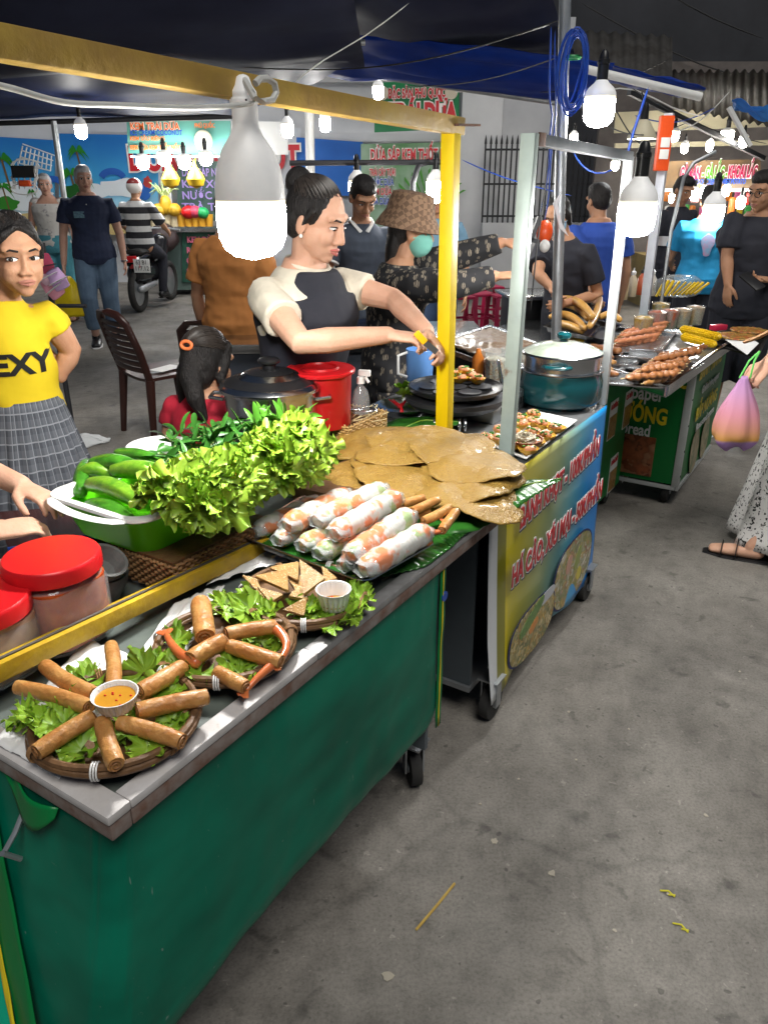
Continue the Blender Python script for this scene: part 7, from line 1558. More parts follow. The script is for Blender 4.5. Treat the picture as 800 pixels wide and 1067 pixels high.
# black tray of golden loaves
tr_, cc = steel_tray(((566, 340), (628, 354), (648, 338), (590, 326)), z4+.06, .03, 'black tray carrying golden peeled bananas', m_black)
m_ban = M('golden_banana', (.62, .36, .1), (.5, .25, .05), sc=12, rough=.35, bump=.2)
for k, (a, m_, e, z, lab) in enumerate((((574, 330), (592, 322), (609, 342), .9, 'golden banana curving along the front of the black tray'), ((583, 311), (604, 310), (617, 330), .965, 'golden banana on top, curving over the rest'), ((614, 340), (622, 328), (625, 311), .92, 'golden banana standing on end at the right of the black tray'), ((578, 336), (592, 338), (606, 345), .875, 'golden banana lowest at the front of the black tray'), ((626, 330), (636, 324), (645, 333), .9, 'short golden banana behind the white post'), ((590, 318), (604, 318), (612, 332), .92, 'golden banana hidden in the middle of the heap'))):
    pts = [P(*a, z=z), P(*m_, z=z+.015), P(*e, z=z)]; cv = [pts[0]*(1-u)**2+pts[1]*2*u*(1-u)+pts[2]*u*u for u in [i/8 for i in range(9)]]; b = MB(); b.caps(cv, [.024*(.6+.4*math.sin(PI*(.1+.8*i/8))) for i in range(9)], 12); b.build('banana', m_ban, None, lab, 'banana', 'golden bananas in the black tray', org=pts[0], sub=1)
b = MB()
for k, x in enumerate((586, 602, 618)): b.caps([P(x-8, 352-k*.5, z=z4+.03), P(x+6, 356-k*.5, z=z4+.03)], .016, 8)
b.build('yellow_pepper', M('yellow_pepper', (.65, .42, .01), rough=.3), None, 'row of small yellow peppers in front of the black tray', 'peppers', kind='stuff', org=P(600, 354, z=z4))
# skewer cart trays
m_comp = M('tray_compartment', (.55, .56, .57), (.45, .46, .47), sc=9, rough=.25, metal=.9)
for k, (q4, lab) in enumerate(((((618, 399), (690, 404), (734, 378), (668, 372)), 'shallow steel tray under the meat skewers'), (((602, 384), (664, 390), (700, 366), (640, 362)), 'empty steel tray divided into troughs behind the meat skewers'), (((590, 378), (636, 384), (652, 364), (604, 358)), 'steel tray of grilled fillets beside the white post'), (((632, 366), (688, 368), (704, 346), (650, 344)), 'steel tray under the sausage skewers'))):
    steel_tray(q4, Z3+.004, .014, lab, m_comp)
for k in range(4):
    a, e = P(610+k*15, 388-k*7.2, z=Z3+.02), P(662+k*13, 393-k*8, z=Z3+.02); b = MB(); b.bar(a, e, .006, .03, bev=.001); b.build('tray_divider', m_steel, None, 'thin steel divider between the empty troughs', 'divider', 'tray dividers on the skewer cart', org=a)
m_meat = M('grilled_meat', (.36, .15, .05), (.2, .065, .02), c3=(.62, .36, .16), sc=45, rough=.3, bump=.8, bsc=120, coat=.3); m_stick = M('bamboo_stick', (.55, .4, .2), rough=.6)
m_meat2 = M('golden_grilled_meat', (.5, .27, .09), (.34, .15, .04), c3=(.62, .4, .18), sc=40, rough=.35, bump=.6, bsc=110, coat=.2)
def skewer(a, e, z, za, r, label, mat, grp, n=7, seed=0, name='meat_skewer', gap=.0, stick=.03):
    p, q = P(*a, z=z), P(*e, z=za); d = q-p; o = empty(name, p, label, 'skewer', grp); b = MB(); rnd = random.Random(seed)
    b.tube([p-d.normalized()*stick, q+d.normalized()*.02], .0022, 6); b.build('stick', m_stick, o); b = MB()
    pts = []; rr = []
    for i in range(n*4+1):
        t_ = i/(n*4); w = abs(math.sin(PI*t_*n)); pts.append(p+d*t_+Vector((rnd.uniform(-1, 1), rnd.uniform(-1, 1), rnd.uniform(-1, 1)))*r*.12); rr.append(r*(.55+.45*w**.6)*(.85+.3*rnd.random()*(1-gap)))
    b.caps(pts, rr, 10); 
    for v in b.b.verts: v.co += Vector((1, .4, 1))*r*.3*mnoise.noise(v.co*90)*(1-gap)
    b.build('meat', mat, o, auto=0)
for k in range(24):
    t_ = (k % 13)/12; x0, y0 = 655+t_*34, 394-t_*23; z = Z3+.022+(.022 if k % 2 else 0)+.012*(k % 3)+(.03 if k > 12 else 0)
    skewer((x0+random.uniform(-3, 3), y0), (x0+46-4*t_+random.uniform(-4, 4), y0-5-t_*5), z, z+.006, .0155, 'grilled meat skewer in the brown heap at the edge of the green cart' if k not in (0, 12) else ('grilled meat skewer lying nearest the counter corner' if k == 0 else 'grilled meat skewer farthest back in the brown heap'), m_meat, 'brown meat skewers on the green cart', 7, k)
for k, (a, e, lab) in enumerate((((661, 393), (705, 382), 'pale golden skewer lying across the front of the brown heap'), ((672, 399), (702, 391), 'short golden skewer at the near corner of the brown heap'))): skewer(a, e, Z3+.045, Z3+.05, .016, lab, m_meat2, 'golden skewers on the green cart', 4, 50+k)
m_saus = M('pink_sausage', (.6, .25, .12), (.5, .16, .07), sc=30, rough=.25, coat=.4)
for k in range(14):
    t_ = (k % 8)/7; x0, y0 = 640+t_*14, 361-t_*15-(5 if k > 7 else 0); skewer((x0, y0), (x0+42, y0-7-3*t_), Z3+.025+.012*(k % 3), Z3+.035+.012*(k % 3), .0155, 'skewer of pink sausage balls in the neat pile by the cups' if k else 'front skewer of pink sausage balls, beside the white post', m_saus, 'sausage ball skewers', 6, 70+k, 'sausage_skewer', .9)
for k, (a, e, z, lab, mt) in enumerate((((600, 378), (634, 386), .03, 'flat grilled fillet nearest the teal pot', 2), ((602, 371), (638, 378), .045, 'golden grilled fillet behind the white post', 2), ((606, 365), (636, 372), .05, 'dark charred fillet in the middle of the fillet tray', 1), ((616, 361), (644, 366), .055, 'dark fillet at the back of the fillet tray', 1), ((612, 382), (640, 390), .04, 'ragged charred fillet hanging over the tray edge', 1))):
    p, q = P(*a, z=Z3+z), P(*e, z=Z3+z+.005); b = MB(); pts = [p.lerp(q, i/9) for i in range(10)]; b.caps(pts, [(.034*(.5+.5*math.sin(PI*(.12+.8*i/9))), .014) for i in range(10)], 12, up=(0, 0, 1))
    for v in b.b.verts: v.co += Vector((1, 1, 1))*.008*mnoise.noise(v.co*30+Vector((k, 0, 0)))
    b.build('grilled_fillet', m_meat2 if mt == 2 else m_meat, None, lab, 'grilled fillet', 'grilled fillets on the green cart', org=p, auto=0)
m_corn = M('corn_kernels', (.72, .48, .01), (.6, .36, .008), sc=30, rough=.3)
for k, (a, e, z, lab) in enumerate((((711, 343), (749, 351), .045, 'upper yellow corn cob at the far corner of the skewer cart'), ((712, 351), (744, 359), .026, 'lower yellow corn cob at the far corner of the skewer cart'))):
    p, q = P(*a, z=Z3+z), P(*e, z=Z3+z); d = q-p; x, y = frame_of(d); b = MB(); b.caps([p, p.lerp(q, .5), q], [.018, .02, .014], 14)
    for i in range(20):
        for j in range(12):
            t_ = (i+.5)/20; a_ = 2*PI*j/12; rr = .02*(.95-.3*max(0, t_-.5)); b.ell(p+d*t_+(x*math.cos(a_)+y*math.sin(a_))*rr, (.0052, .0052, .0052), k=6, j=4)
    b.build('corn_cob', m_corn, None, lab, 'corn', 'corn cobs on the skewer cart', org=p)
for k, (x, y, m_, lab) in enumerate(((668, 350, m_topp, 'plastic cup of orange topping nearest the sausage skewers'), (682, 344, m_topr, 'plastic cup of red topping second from the sausages'), (695, 342, m_topr, 'plastic cup of red topping third in the row'), (708, 341, m_topb, 'plastic cup of brown crumbs fourth in the row'), (722, 338, m_topb, 'plastic cup of pale crumbs nearest the corn'), (686, 334, m_topp, 'plastic cup of orange topping in the back row of cups'))):
    tubc(x, y, Z3, .055, .11, lab, m_, .92, 'plastic cups of topping')
# bag of yellow mango sticks
bo = P(697, 312, z=Z3+.03); t = empty('snack_bag', bo, 'clear bag of yellow mango strips behind the cups of topping', 'bag')
b = MB()
for i in range(10):
    a = P(683+i*4.4, 309-i*.3, z=Z3+.03); b.bar(a, a+Vector((.05+.006*i, .03*math.sin(i), .115-.004*i)), .022, .012, bev=.002)
b.build('mango_strips', M('yellow_mango', (.75, .52, .01), (.65, .4, .01), sc=12, rough=.35), t)
b = MB(); c = P(706, 298, z=Z3+.08); b.grid(24, 12, lambda u, v: c+Vector((math.cos(u*2*PI)*.19*math.sin(PI*v)**.6, math.sin(u*2*PI)*.08*math.sin(PI*v)**.6, -.075*math.cos(PI*v)+.01*math.sin(u*25)))); b.build('film', m_thin, t)
# sauce bottles
for k, (x, y, c_, lab) in enumerate(((648, 312, (.55, .42, .25), 'pale sauce bottle just right of the white post'), (657, 309, (.6, .5, .35), 'cream sauce bottle second from the white post'), (667, 307, (.5, .1, .04), 'red sauce bottle with a black cap behind the sausage skewers'), (677, 308, (.6, .55, .5), 'white sauce bottle next to the bluish white post'), (633, 306, (.6, .2, .06), 'wide orange sauce bottle between the bananas and the white post'))):
    c = P(x, y, z=Z3); b = MB(); t = empty('sauce_bottle', c, lab, 'bottle', 'sauce bottles behind the skewer cart'); b.lathe(c, [(.034, 0), (.036, .006), (.036, .12), (.018, .15), (.016, .165)], 18); b.build('bottle_body', M('sauce_in_bottle%d' % k, c_, tuple(v*.7 for v in c_), sc=8, rough=.2, coat=.3), t); b = MB(); b.lathe(c, [(.018, .16), (.018, .18), (.006, .19), (.004, .21)], 14); b.build('cap', m_red if k == 4 else (m_black if k == 2 else m_white), t)
# grilled rice paper on paper
pz = P(770, 350, z=Z3+.02); tr_, cc = steel_tray(((735, 356), (790, 372), (800, 350), (745, 340)), Z3, .016, 'black tray under the two topped rice paper rounds', m_black)
b = MB(); b.prism(pts_tray(((752, 352), (778, 370), (790, 358), (765, 343)), Z3+.026), (0, 0, .002)); b.build('paper_sheet', m_paper, None, 'white paper under the topped rice paper rounds', 'paper', org=pz)
for k, (x, y, r_, lab) in enumerate(((768, 350, .115, 'topped grilled rice paper round lying on the white paper'), (780, 344, .1, 'greener topped rice paper round behind the other'))):
    c = P(x, y, z=Z3+.035+.008*k); b = MB(); 
    def fz(u, v):
        a = u*2*PI; return c+Vector((math.cos(a)*r_*v, math.sin(a)*r_*v, .006*mnoise.noise(Vector((math.cos(a)*v*6, math.sin(a)*v*6, k)))))
    b.grid(40, 10, fz); bmesh.ops.remove_doubles(b.b, verts=b.b.verts, dist=.0003); b.build('topped_rice_paper', noodle_mat('rice_paper_topping%d' % k, [(.5, .25, .05), (.6, .4, .1), (.5, .1, .04), (.6, .5, .3), (.15, .2, .03)], 60), None, lab, 'snack', 'topped rice paper rounds', org=c, solid=.006, auto=0)
b = MB(); c = P(748, 341, z=Z3+.03); b.box(c, (.09, .05, .03), .4, .004); b.build('snack_packet', M('red_foil', (.5, .02, .06), rough=.3), None, 'red foil packet beside the topped rice paper', 'packet', org=c)
# ============================================================= chairs and stools
m_brown = M('brown_plastic', (.05, .018, .014), (.038, .014, .011), sc=6, rough=.3)
def chair(base, deg, label):
    t = empty('plastic_chair', base, label, 'chair', 'brown plastic chairs', rz=-R(deg)); Mx = Matrix.Translation(base) @ Matrix.Rotation(-R(deg), 4, 'Z')
    q = lambda x, y, z: Mx @ Vector((x, y, z))
    b = MB(); b.grid(10, 10, lambda u, v: q((u-.5)*(.44-.04*(1-v)), (v-.5)*.42, .43+.015*math.cos((u-.5)*PI)*-1+.012*v)); b.build('seat', m_brown, t, solid=.02)
    b = MB()
    for sx in (-1, 1):
        b.tube([q(sx*.2, -.2, .42), q(sx*.215, -.255, .62), q(sx*.19, -.31, .8), q(sx*.12, -.335, .855), q(0, -.345, .865)], [(.026, .014)]*5, 10)
    b.build('back_frame', m_brown, t)
    for k in range(8):
        z = .5+.042*k; y = -.225-.09*(z-.42)/.4; w = .2-.02*max(0, (z-.7)/.15); b = MB(); b.tube([q(-w, y, z), q(-w*.5, y-.018, z), q(0, y-.024, z), q(w*.5, y-.018, z), q(w, y, z)], [(.017, .005)]*5, 8, up=Mx.to_3x3() @ Vector((0, 1, 0))); b.build('slat', m_brown, t)
    for sx in (-1, 1):
        for sy, yy in ((-1, -.2), (1, .19)):
            b = MB(); b.tube([q(sx*.2, yy, .43), q(sx*.235, yy+sy*.04, 0)], [(.032, .02), (.02, .014)], 10); b.build('leg', m_brown, t)
    return t
bc_ = (P(128, 446, z=0)+P(163, 468, z=0))/2; hd_ = 48
fw = Vector((math.sin(R(hd_)), math.cos(R(hd_)), 0)); chair(bc_+fw*.24, hd_, 'brown plastic chair standing alone in the open beside the girl in yellow')
c2_ = P(213, 337, z=.86); chair(Vector((c2_.x, c2_.y, 0))+Vector((math.sin(R(20)), math.cos(R(20)), 0))*.34, 20, 'brown plastic chair behind the small child, its back to us')
b = MB(); pc_ = bc_+fw*.26+Vector((0, 0, .447)); b.box(pc_, (.12, .2, .003), -R(30)); b.build('paper_sheet', m_paper, None, 'white paper lying on the seat of the lone brown chair', 'paper', org=pc_)
m_pink = M('pink_red_plastic', (.42, .015, .07), (.34, .01, .055), sc=6, rough=.35)
def stool(base, label, h=.45):
    t = empty('plastic_stool', base, label, 'stool', 'pink plastic stools'); base = Vector(base); b = MB(); b.box(base+Vector((0, 0, h)), (.27, .27, .03), .3, .012); b.build('seat', m_pink, t)
    for sx in (-1, 1):
        for sy in (-1, 1):
            m = Matrix.Rotation(.3, 3, 'Z'); b = MB(); b.bar(base+m @ Vector((sx*.12, sy*.12, h)), base+m @ Vector((sx*.155, sy*.155, 0)), .045, .02, bev=.004); b.build('leg', m_pink, t)
    b = MB(); m = Matrix.Rotation(.3, 3, 'Z')
    for (a, c_) in (((-1, -1), (1, -1)), ((1, -1), (1, 1)), ((1, 1), (-1, 1)), ((-1, 1), (-1, -1))): b.bar(base+m @ Vector((a[0]*.14, a[1]*.14, h*.45)), base+m @ Vector((c_[0]*.14, c_[1]*.14, h*.45)), .012, .025)
    b.build('stretcher', m_pink, t)
for k, (x, y, lab) in enumerate(((478, 352, 'pink stool nearest the yellow post'), (500, 348, 'pink stool between the yellow and the mint posts, left of its neighbour'), (522, 350, 'pink stool just left of the mint post'), (508, 338, 'pink stool farthest back behind the others'))): stool(P(x, y, z=0), lab)
b = MB(); cb = P(566, 300, Y=5.3); cab = empty('drink_cabinet', Vector((cb.x, 5.4, 0)), 'black cabinet with a steel tray on top behind the golden bananas', 'cabinet')
b.box((cb.x, 5.45, .48), (.42, .36, .84), .15, .01); b.build('body', m_black, cab); b = MB(); b.box((cb.x, 5.45, .915), (.5, .44, .022), .15, .006); b.build('tray', m_steel, cab)
pb2 = P(86, 462, z=0); b = MB()
def pbag(u, v):
    a = u*2*PI; r_ = .12*v**.5*(1+.25*math.sin(a*3)); return pb2+Vector((math.cos(a)*r_*1.3, math.sin(a)*r_, .05*(1-v)+.03*abs(mnoise.noise(Vector((math.cos(a)*v*4, math.sin(a)*v*4, 2))))+.002))
b.grid(30, 8, pbag); b.build('plastic_bag', M('thin_white_plastic', (.6, .62, .63), rough=.3), None, 'crumpled clear white plastic bag on the pavement behind the girl', 'bag', org=pb2, solid=.001, auto=0)
# ============================================================= the far stalls and signs

def grad(m, stops, axis='Z', lo=0, hi=1, rough=.5):
    m.use_nodes = True
    N = m.node_tree.nodes; L = m.node_tree.links; tc = N.new('ShaderNodeTexCoord'); sx = N.new('ShaderNodeSeparateXYZ'); L.new(tc.outputs['Object'], sx.inputs[0]); mr = N.new('ShaderNodeMapRange'); mr.inputs[1].default_value = lo; mr.inputs[2].default_value = hi; L.new(sx.outputs[axis], mr.inputs[0])
    n = N.new('ShaderNodeTexNoise'); n.inputs['Scale'].default_value = 2.5; L.new(tc.outputs['Object'], n.inputs['Vector']); ad = N.new('ShaderNodeMath'); ad.operation = 'MULTIPLY_ADD'; ad.inputs[1].default_value = .16; L.new(n.outputs[0], ad.inputs[0]); L.new(mr.outputs[0], ad.inputs[2])
    r = N.new('ShaderNodeValToRGB'); e = r.color_ramp.elements
    for i, (p, c) in enumerate(stops): x = e[i] if i < 2 else e.new(p); x.position = p; x.color = (*c, 1)
    L.new(ad.outputs[0], r.inputs[0]); bs = N['Principled BSDF']; L.new(r.outputs[0], bs.inputs['Base Color']); bs.inputs['Roughness'].default_value = rough; return m
YB = 13.85
def board(name, px4, Y, mat, label, cat='banner', group=None, parent=None, th=.03):
    b = MB(); panel(b, px4, Y, th); o = P(*px4[-1], Y=Y); t = None
    if parent is None:
        t = empty(name, o, label, cat, group); b.build('board', mat, t); return t
    return b.build(name, mat, parent)
def quad_px(x0, y0, x1, y1): return [(x0, y0), (x1, y0), (x1, y1), (x0, y1)]
zt, zb_ = P(0, 142, Y=YB).z, P(0, 236, Y=YB).z
def beach(px4, label, items):
    t = board('beach_banner', px4, YB, grad(bpy.data.materials.new('printed_beach_sky'), [(.0, (.55, .42, .2)), (.22, (.5, .6, .62)), (.3, (.3, .55, .7)), (.5, (.05, .34, .62)), (1.0, (.012, .16, .5))], 'Z', 0, zt-zb_), label, group='printed palm beach banners')
    k_ = 0
    for it in items:
        k_ += 1; Yi = YB-.006-.0013*k_
        if it[0] == 'palm':
            _, x, y, s = it; d = P(x, y, Y=Yi); u = s*14.0/FP; b = MB(); b.bar(d, d+Vector((u*.35, 0, -u*2.6)), u*.18, .003, up=(0, 1, 0)); b.build('printed_trunk', M('printed_trunk', (.13, .08, .03), rough=.5), t); b = MB()
            for q in range(9):
                a = R(-20+q*27); pts = []; L_ = u*random.uniform(1.0, 1.4); n = 7
                c1_ = [d+Vector((math.cos(a)*L_*i/n, -.001*q, math.sin(a)*L_*i/n-L_*.7*(i/n)**2)) for i in range(n+1)]
                wd_ = [u*.26*math.sin(PI*(.12+.86*i/n)) for i in range(n+1)]; up_ = [p+Vector((0, 0, w)) for p, w in zip(c1_, wd_)]; b.prism([p for p in c1_]+up_[::-1], (0, .002, 0))
            b.build('printed_fronds', M('printed_palm_green', (.012, .16, .015), (.03, .26, .02), sc=8, rough=.5), t)
        if it[0] == 'blob':
            _, x, y, w, h, col = it; c = P(x, y, Y=Yi); b = MB(); pts = []
            for i in range(26): a = 2*PI*i/26; pts.append(c+Vector((math.cos(a)*w*14/FP*(1+.12*math.sin(a*6)), 0, math.sin(a)*h*14/FP*(1+.16*math.sin(a*5+1)))))
            b.prism(pts, (0, .002, 0)); b.build('printed_shape', M('print_%.2f_%.2f_%.2f' % col, col, rough=.5), t)
        if it[0] == 'arc':
            _, x, y, r_, col = it; c = P(x, y, Y=Yi); b = MB(); b.tube([c+Vector((math.cos(a)*r_*14/FP*1.4, 0, math.sin(a)*r_*14/FP)) for a in [R(20)+R(140)*i/12 for i in range(13)]], [(.05, .002)]*13, 6, up=(0, 1, 0)); b.build('printed_arc', M('print_%.2f_%.2f_%.2f' % col, col, rough=.5), t)
    return t
sand = (.5, .38, .16); cloud = (.65, .7, .74); gr = (.03, .2, .02); gd = (.01, .09, .012)
beach([(-60, 139), (57, 146), (57, 234), (-60, 234)], 'palm beach banner at the left edge, behind the hanging wire baskets', [('blob', 10, 205, 40, 12, cloud), ('blob', 30, 232, 60, 8, sand), ('palm', 2, 166, 11), ('palm', 3, 195, 8), ('blob', 5, 212, 14, 6, gr), ('palm', 33, 200, 4)])
beach([(62, 139), (165, 141), (165, 234), (62, 234)], 'palm beach banner behind the grey haired man in navy', [('blob', 130, 196, 26, 8, cloud), ('blob', 95, 199, 20, 6, cloud), ('blob', 100, 230, 55, 12, sand), ('arc', 118, 188, 8, (.02, .1, .42)), ('arc', 48+8, 196, 8, (.02, .1, .42)), ('palm', 80, 158, 9), ('palm', 74, 182, 11), ('palm', 86, 184, 8), ('blob', 80, 200, 12, 7, gd), ('blob', 148, 200, 9, 7, (.02, .12, .45)), ('blob', 154, 190, 4, 5, (.45, .05, .04))])
lt = empty('wall_lettering', P(220, 190, Y=YB-.1), 'big red and white letters of the coconut shop on the wall', 'lettering')
def sign_text(body, px0, px1, Y, size, mat, parent, outline=None, nm='lettering', bold=.004):
    p, q = P(*px0, Y=Y), P(*px1, Y=Y); c = (p+q)/2; w = (q-p).length; ux = (q-p).normalized()
    if outline: text(nm+'_outline', body, c, ux, (0, 0, 1), size, outline, parent, width=w*1.02, bold=bold+size*.055, depth=.003)
    text(nm, body, c-Vector((0, .006, 0)), ux, (0, 0, 1), size, mat, parent, width=w, bold=bold, depth=.004)
wb = board('white_board', [(165, 128), (313, 133), (313, 193), (165, 193)], YB+.02, M('white_board', (.6, .62, .66), (.52, .54, .6), sc=1.5, rough=.6), 'white board behind the coconut stall carrying big red letters')
sign_text('DỪA THỐT NỐT', (134, 167), (312, 165), YB-.03, .5, m_redtxt, lt, m_whtxt, bold=.02)
bp = board('blue_hoarding', [(309, 143), (378, 148), (378, 204), (309, 204)], YB, M('blue_panel', (.01, .13, .5), (.008, .1, .42), sc=2, rough=.5), 'plain bright blue panel behind the bun of the cooking woman')
# green shop sign and the poster under it
gs = board('shop_sign', [(390, 86), (478, 83), (478, 134), (390, 138)], 13.4, M('sign_green', (.0, .2, .06), (.0, .16, .05), sc=2, rough=.4), 'green shop sign lettered in white and red, lit by a lamp', 'sign')
sign_text('ĐẶC SẢN PHÚ QUỐC', (404, 99), (464, 96), 13.38, .17, m_redtxt, gs, m_whtxt, bold=.006); sign_text('TRÁI DỪA', (404, 120), (476, 117), 13.38, .36, m_redtxt, gs, m_whtxt, bold=.02)
for k, (x, y) in enumerate(((398, 97), (470, 96))): c = P(x, y, Y=13.375); b = MB(); b.lathe(c, [(.1, 0), (.1, .01)], 20, axis=(0, -1, 0)); b.build('coconut_emblem', M('printed_coconut', (.55, .5, .4), rough=.5), gs)
po = board('menu_poster', [(376, 150), (477, 148), (477, 236), (376, 236)], 13.5, M('poster_print', (.32, .42, .34), (.1, .26, .1), c3=(.5, .55, .6), sc=1.6, rough=.5), 'palm sugar drink poster with red lettering behind the grey polo man', 'poster')
sign_text('DỪA SÁP KEM THỐT NỐT', (386, 163), (474, 161), 13.47, .24, m_redtxt, po, m_whtxt, bold=.006)
for k, w in enumerate(('TRÁI CÂY TƯƠI', 'NƯỚC DỪA', 'KEM DỪA', 'SỮA DỪA')): sign_text(w, (385, 180+k*10), (412-k*2, 180+k*10), 13.47, .14, m_redtxt if k % 2 == 0 else m_blutxt, po, m_whtxt, bold=.003)
b = MB(); c = P(448, 196, Y=13.48)
for i in range(12):
    a = R(20+i*14); b.prism([c+Vector((0, 0, -.35)), c+Vector((math.cos(a)*.62, 0, math.sin(a)*.5-.2)), c+Vector((math.cos(a+.07)*.58, 0, math.sin(a+.07)*.48-.22))], (0, -.003, 0))
b.build('printed_palm', M('printed_palm_light', (.06, .26, .03), rough=.5), po)
# coconut ice cream stall
st_ = P(200, 296, Y=12.4); cs_ = empty('coconut_stall', Vector((st_.x, 12.6, 0)), 'grey green coconut ice cream stall with a lit menu sign and fruit on its counter', 'stall')
ztop = P(200, 241, Y=12.4).z; x0, x1 = P(166, 250, Y=12.4).x, P(272, 250, Y=12.4).x
b = MB(); b.box(((x0+x1)/2, 12.75, ztop/2+.04), (x1-x0, .7, ztop-.08)); b.build('body', M('grey_green_panel', (.12, .17, .15), (.09, .13, .12), sc=2, rough=.4), cs_)
b = MB(); b.box(((x0+x1)/2, 12.7, ztop+.02), (x1-x0+.1, .85, .05)); b.build('counter_top', m_steel, cs_)
for xx in (x0+.2, x1-.1):
    b = MB(); b.tube([(xx, 12.5, ztop), (xx, 12.5, P(200, 128, Y=12.5).z)], .03, 10); b.build('upright', m_white, cs_)
mb_ = board('menu_panel', quad_px(190, 242, 231, 294), 12.37, M('dark_green_print', (.015, .07, .045), (.03, .1, .07), sc=3, rough=.5), None, parent=cs_)
m_pinktxt = M('pink_print', (.55, .12, .2), rough=.5)
for k, w in enumerate(('KEM DỪA', 'RAU CÂU', 'CHÈ BƯỞI', 'SINH TỐ')): sign_text(w, (195, 250+k*11), (226, 250+k*11), 12.35, .12, m_pinktxt, mb_, bold=.004)
bb_ = board('menu_panel', quad_px(185, 168, 262, 230), 13.2, M('deep_green_print', (.03, .06, .06), (.05, .11, .08), sc=3, rough=.5), None, parent=cs_)
for k, w in enumerate(('DỪA SÁP NGON', 'KEM XOÀI', 'NƯỚC MÍA', 'TRÀ TẮC')): sign_text(w, (190, 180+k*12), (242, 180+k*12), 13.17, .16, M('violet_print', (.35, .25, .6), rough=.5), bb_, bold=.003)
sg_ = board('menu_sign', [(132, 126), (240, 126), (240, 161), (134, 160)], 11.9, grad(bpy.data.materials.new('printed_sea_sign'), [(.0, (.3, .45, .4)), (.35, (.08, .36, .5)), (.6, (.1, .3, .5)), (1, (.12, .36, .3))], 'Z', -.0, .5), None, parent=cs_)
for (w, a, e, s, m_, ol) in (('KEM TRÁI DỪA', (136, 132), (187, 132), .13, m_orgtxt, m_whtxt), ('ICE CREAM COCONUT', (136, 138.5), (190, 138.5), .09, m_blutxt, None), ('KEM SẦU RIÊNG', (136, 144.5), (172, 144.5), .07, m_orgtxt, None), ('KEM DỪA KEM THỐT NỐT', (136, 154), (188, 154), .08, m_orgtxt, None), ('PHÚ QUỐC', (203, 131), (224, 131), .08, m_orgtxt, None)): sign_text(w, a, e, 11.87, s, m_, sg_, ol, bold=.002)
c = P(212, 146, Y=11.86); b = MB(); b.lathe(c, [(.13, 0), (.12, .015)], 20, axis=(0, -1, 0)); b.build('printed_coconut', M('printed_coconut_white', (.6, .6, .45), rough=.5), sg_)
s2_ = board('side_sign', [(241, 126), (300, 127), (300, 161), (241, 161)], 11.95, m_whtxt, None, parent=cs_)
sign_text('KEM DỪA', (243, 140), (262, 140), 11.92, .12, m_redtxt, s2_); 
b = MB(); b.bar(P(136, 163, Y=11.8), P(250, 163, Y=11.8), .02, .02); b.build('lamp_rail', m_white, cs_)
for k, x in enumerate((178, 204)):
    c = P(x, 186, Y=11.7); t = empty('hanging_coconut', c, ('yellow netted coconut hanging at the left under the coconut sign', 'yellow netted coconut hanging at the right under the coconut sign')[k], 'coconut', 'netted coconuts under the sign'); b = MB(); b.lathe(c-Vector((0, 0, .13)), [(.002, 0), (.1, .04), (.13, .12), (.09, .2), (.03, .28), (.012, .36)], 20); b.build('coconut', M('yellow_netting', (.62, .42, .02), (.5, .3, .01), sc=60, rough=.5), t); b = MB(); b.tube([c+Vector((0, 0, .2)), P(x, 164, Y=11.8)], .008, 6); b.build('string', m_yeltxt, t)
m_fy = M('yellow_fruit', (.65, .4, .03), (.5, .28, .02), sc=6, rough=.4)
for k, (x, y, r_, m_, nm, lab) in enumerate(((166, 219, .11, m_fy, 'mango', 'yellow mango at the left end of the coconut stall'), (160, 221, .09, M('pale_melon', (.6, .55, .35), rough=.5), 'melon', 'pale melon at the very left end of the coconut stall'), (182, 219, .1, m_fy, 'mango', 'yellow mango beside the pineapple crown'), (196, 221, .1, m_red, 'dragon_fruit', 'red dragon fruit on the coconut stall counter'), (203, 221, .09, M('deep_pink_fruit', (.5, .05, .1), rough=.4), 'dragon_fruit', 'pink dragon fruit next to the red one'), (212, 222, .09, M('green_fruit', (.02, .35, .1), rough=.4), 'lime_pack', 'bright green pack of limes at the right of the counter'), (171, 247, .22, M('dark_coconut', (.03, .018, .02), (.05, .03, .03), sc=12, rough=.6, bump=.6), 'coconut', 'dark brown coconut heap hanging before the stall front'))):
    c = P(x, y, Y=12.2); b = MB(); b.ell(c, (r_, r_, r_*.9), k=14, j=10)
    for v in b.b.verts: v.co += (v.co-c)*.2*mnoise.noise(v.co*6)
    b.build(nm, m_, None, lab, 'fruit', 'fruit on the coconut stall', org=c)
c = P(172, 206, Y=12.2); t = empty('pineapple', c, 'pineapple with a spiky pale crown on the coconut stall', 'pineapple'); b = MB(); b.ell(c-Vector((0, 0, .1)), (.09, .09, .14)); b.build('fruit', m_fy, t); b = MB()
for i in range(14): a = i*2.4; b.caps([c, c+Vector((math.cos(a)*.12, math.sin(a)*.06, .12)), c+Vector((math.cos(a)*.22, math.sin(a)*.1, .13+.1*math.cos(i)))], [.02, .015, .003], 6)
b.build('crown', M('pale_green_spikes', (.4, .5, .2), rough=.5), t)
for k in range(9):
    x = 161+k*7.2; c = P(x, 236, Y=12.25); b = MB(); b.lathe(c, [(.05, 0), (.065, .17)], 14); t = b.build('dessert_cup', M('dessert_orange', (.7, .35, .03), rough=.4) if k > 3 else M('dessert_cream', (.65, .55, .35), rough=.4), None, 'small dessert cup in the row on the front of the coconut stall', 'cup', 'dessert cups on the coconut stall', org=c)
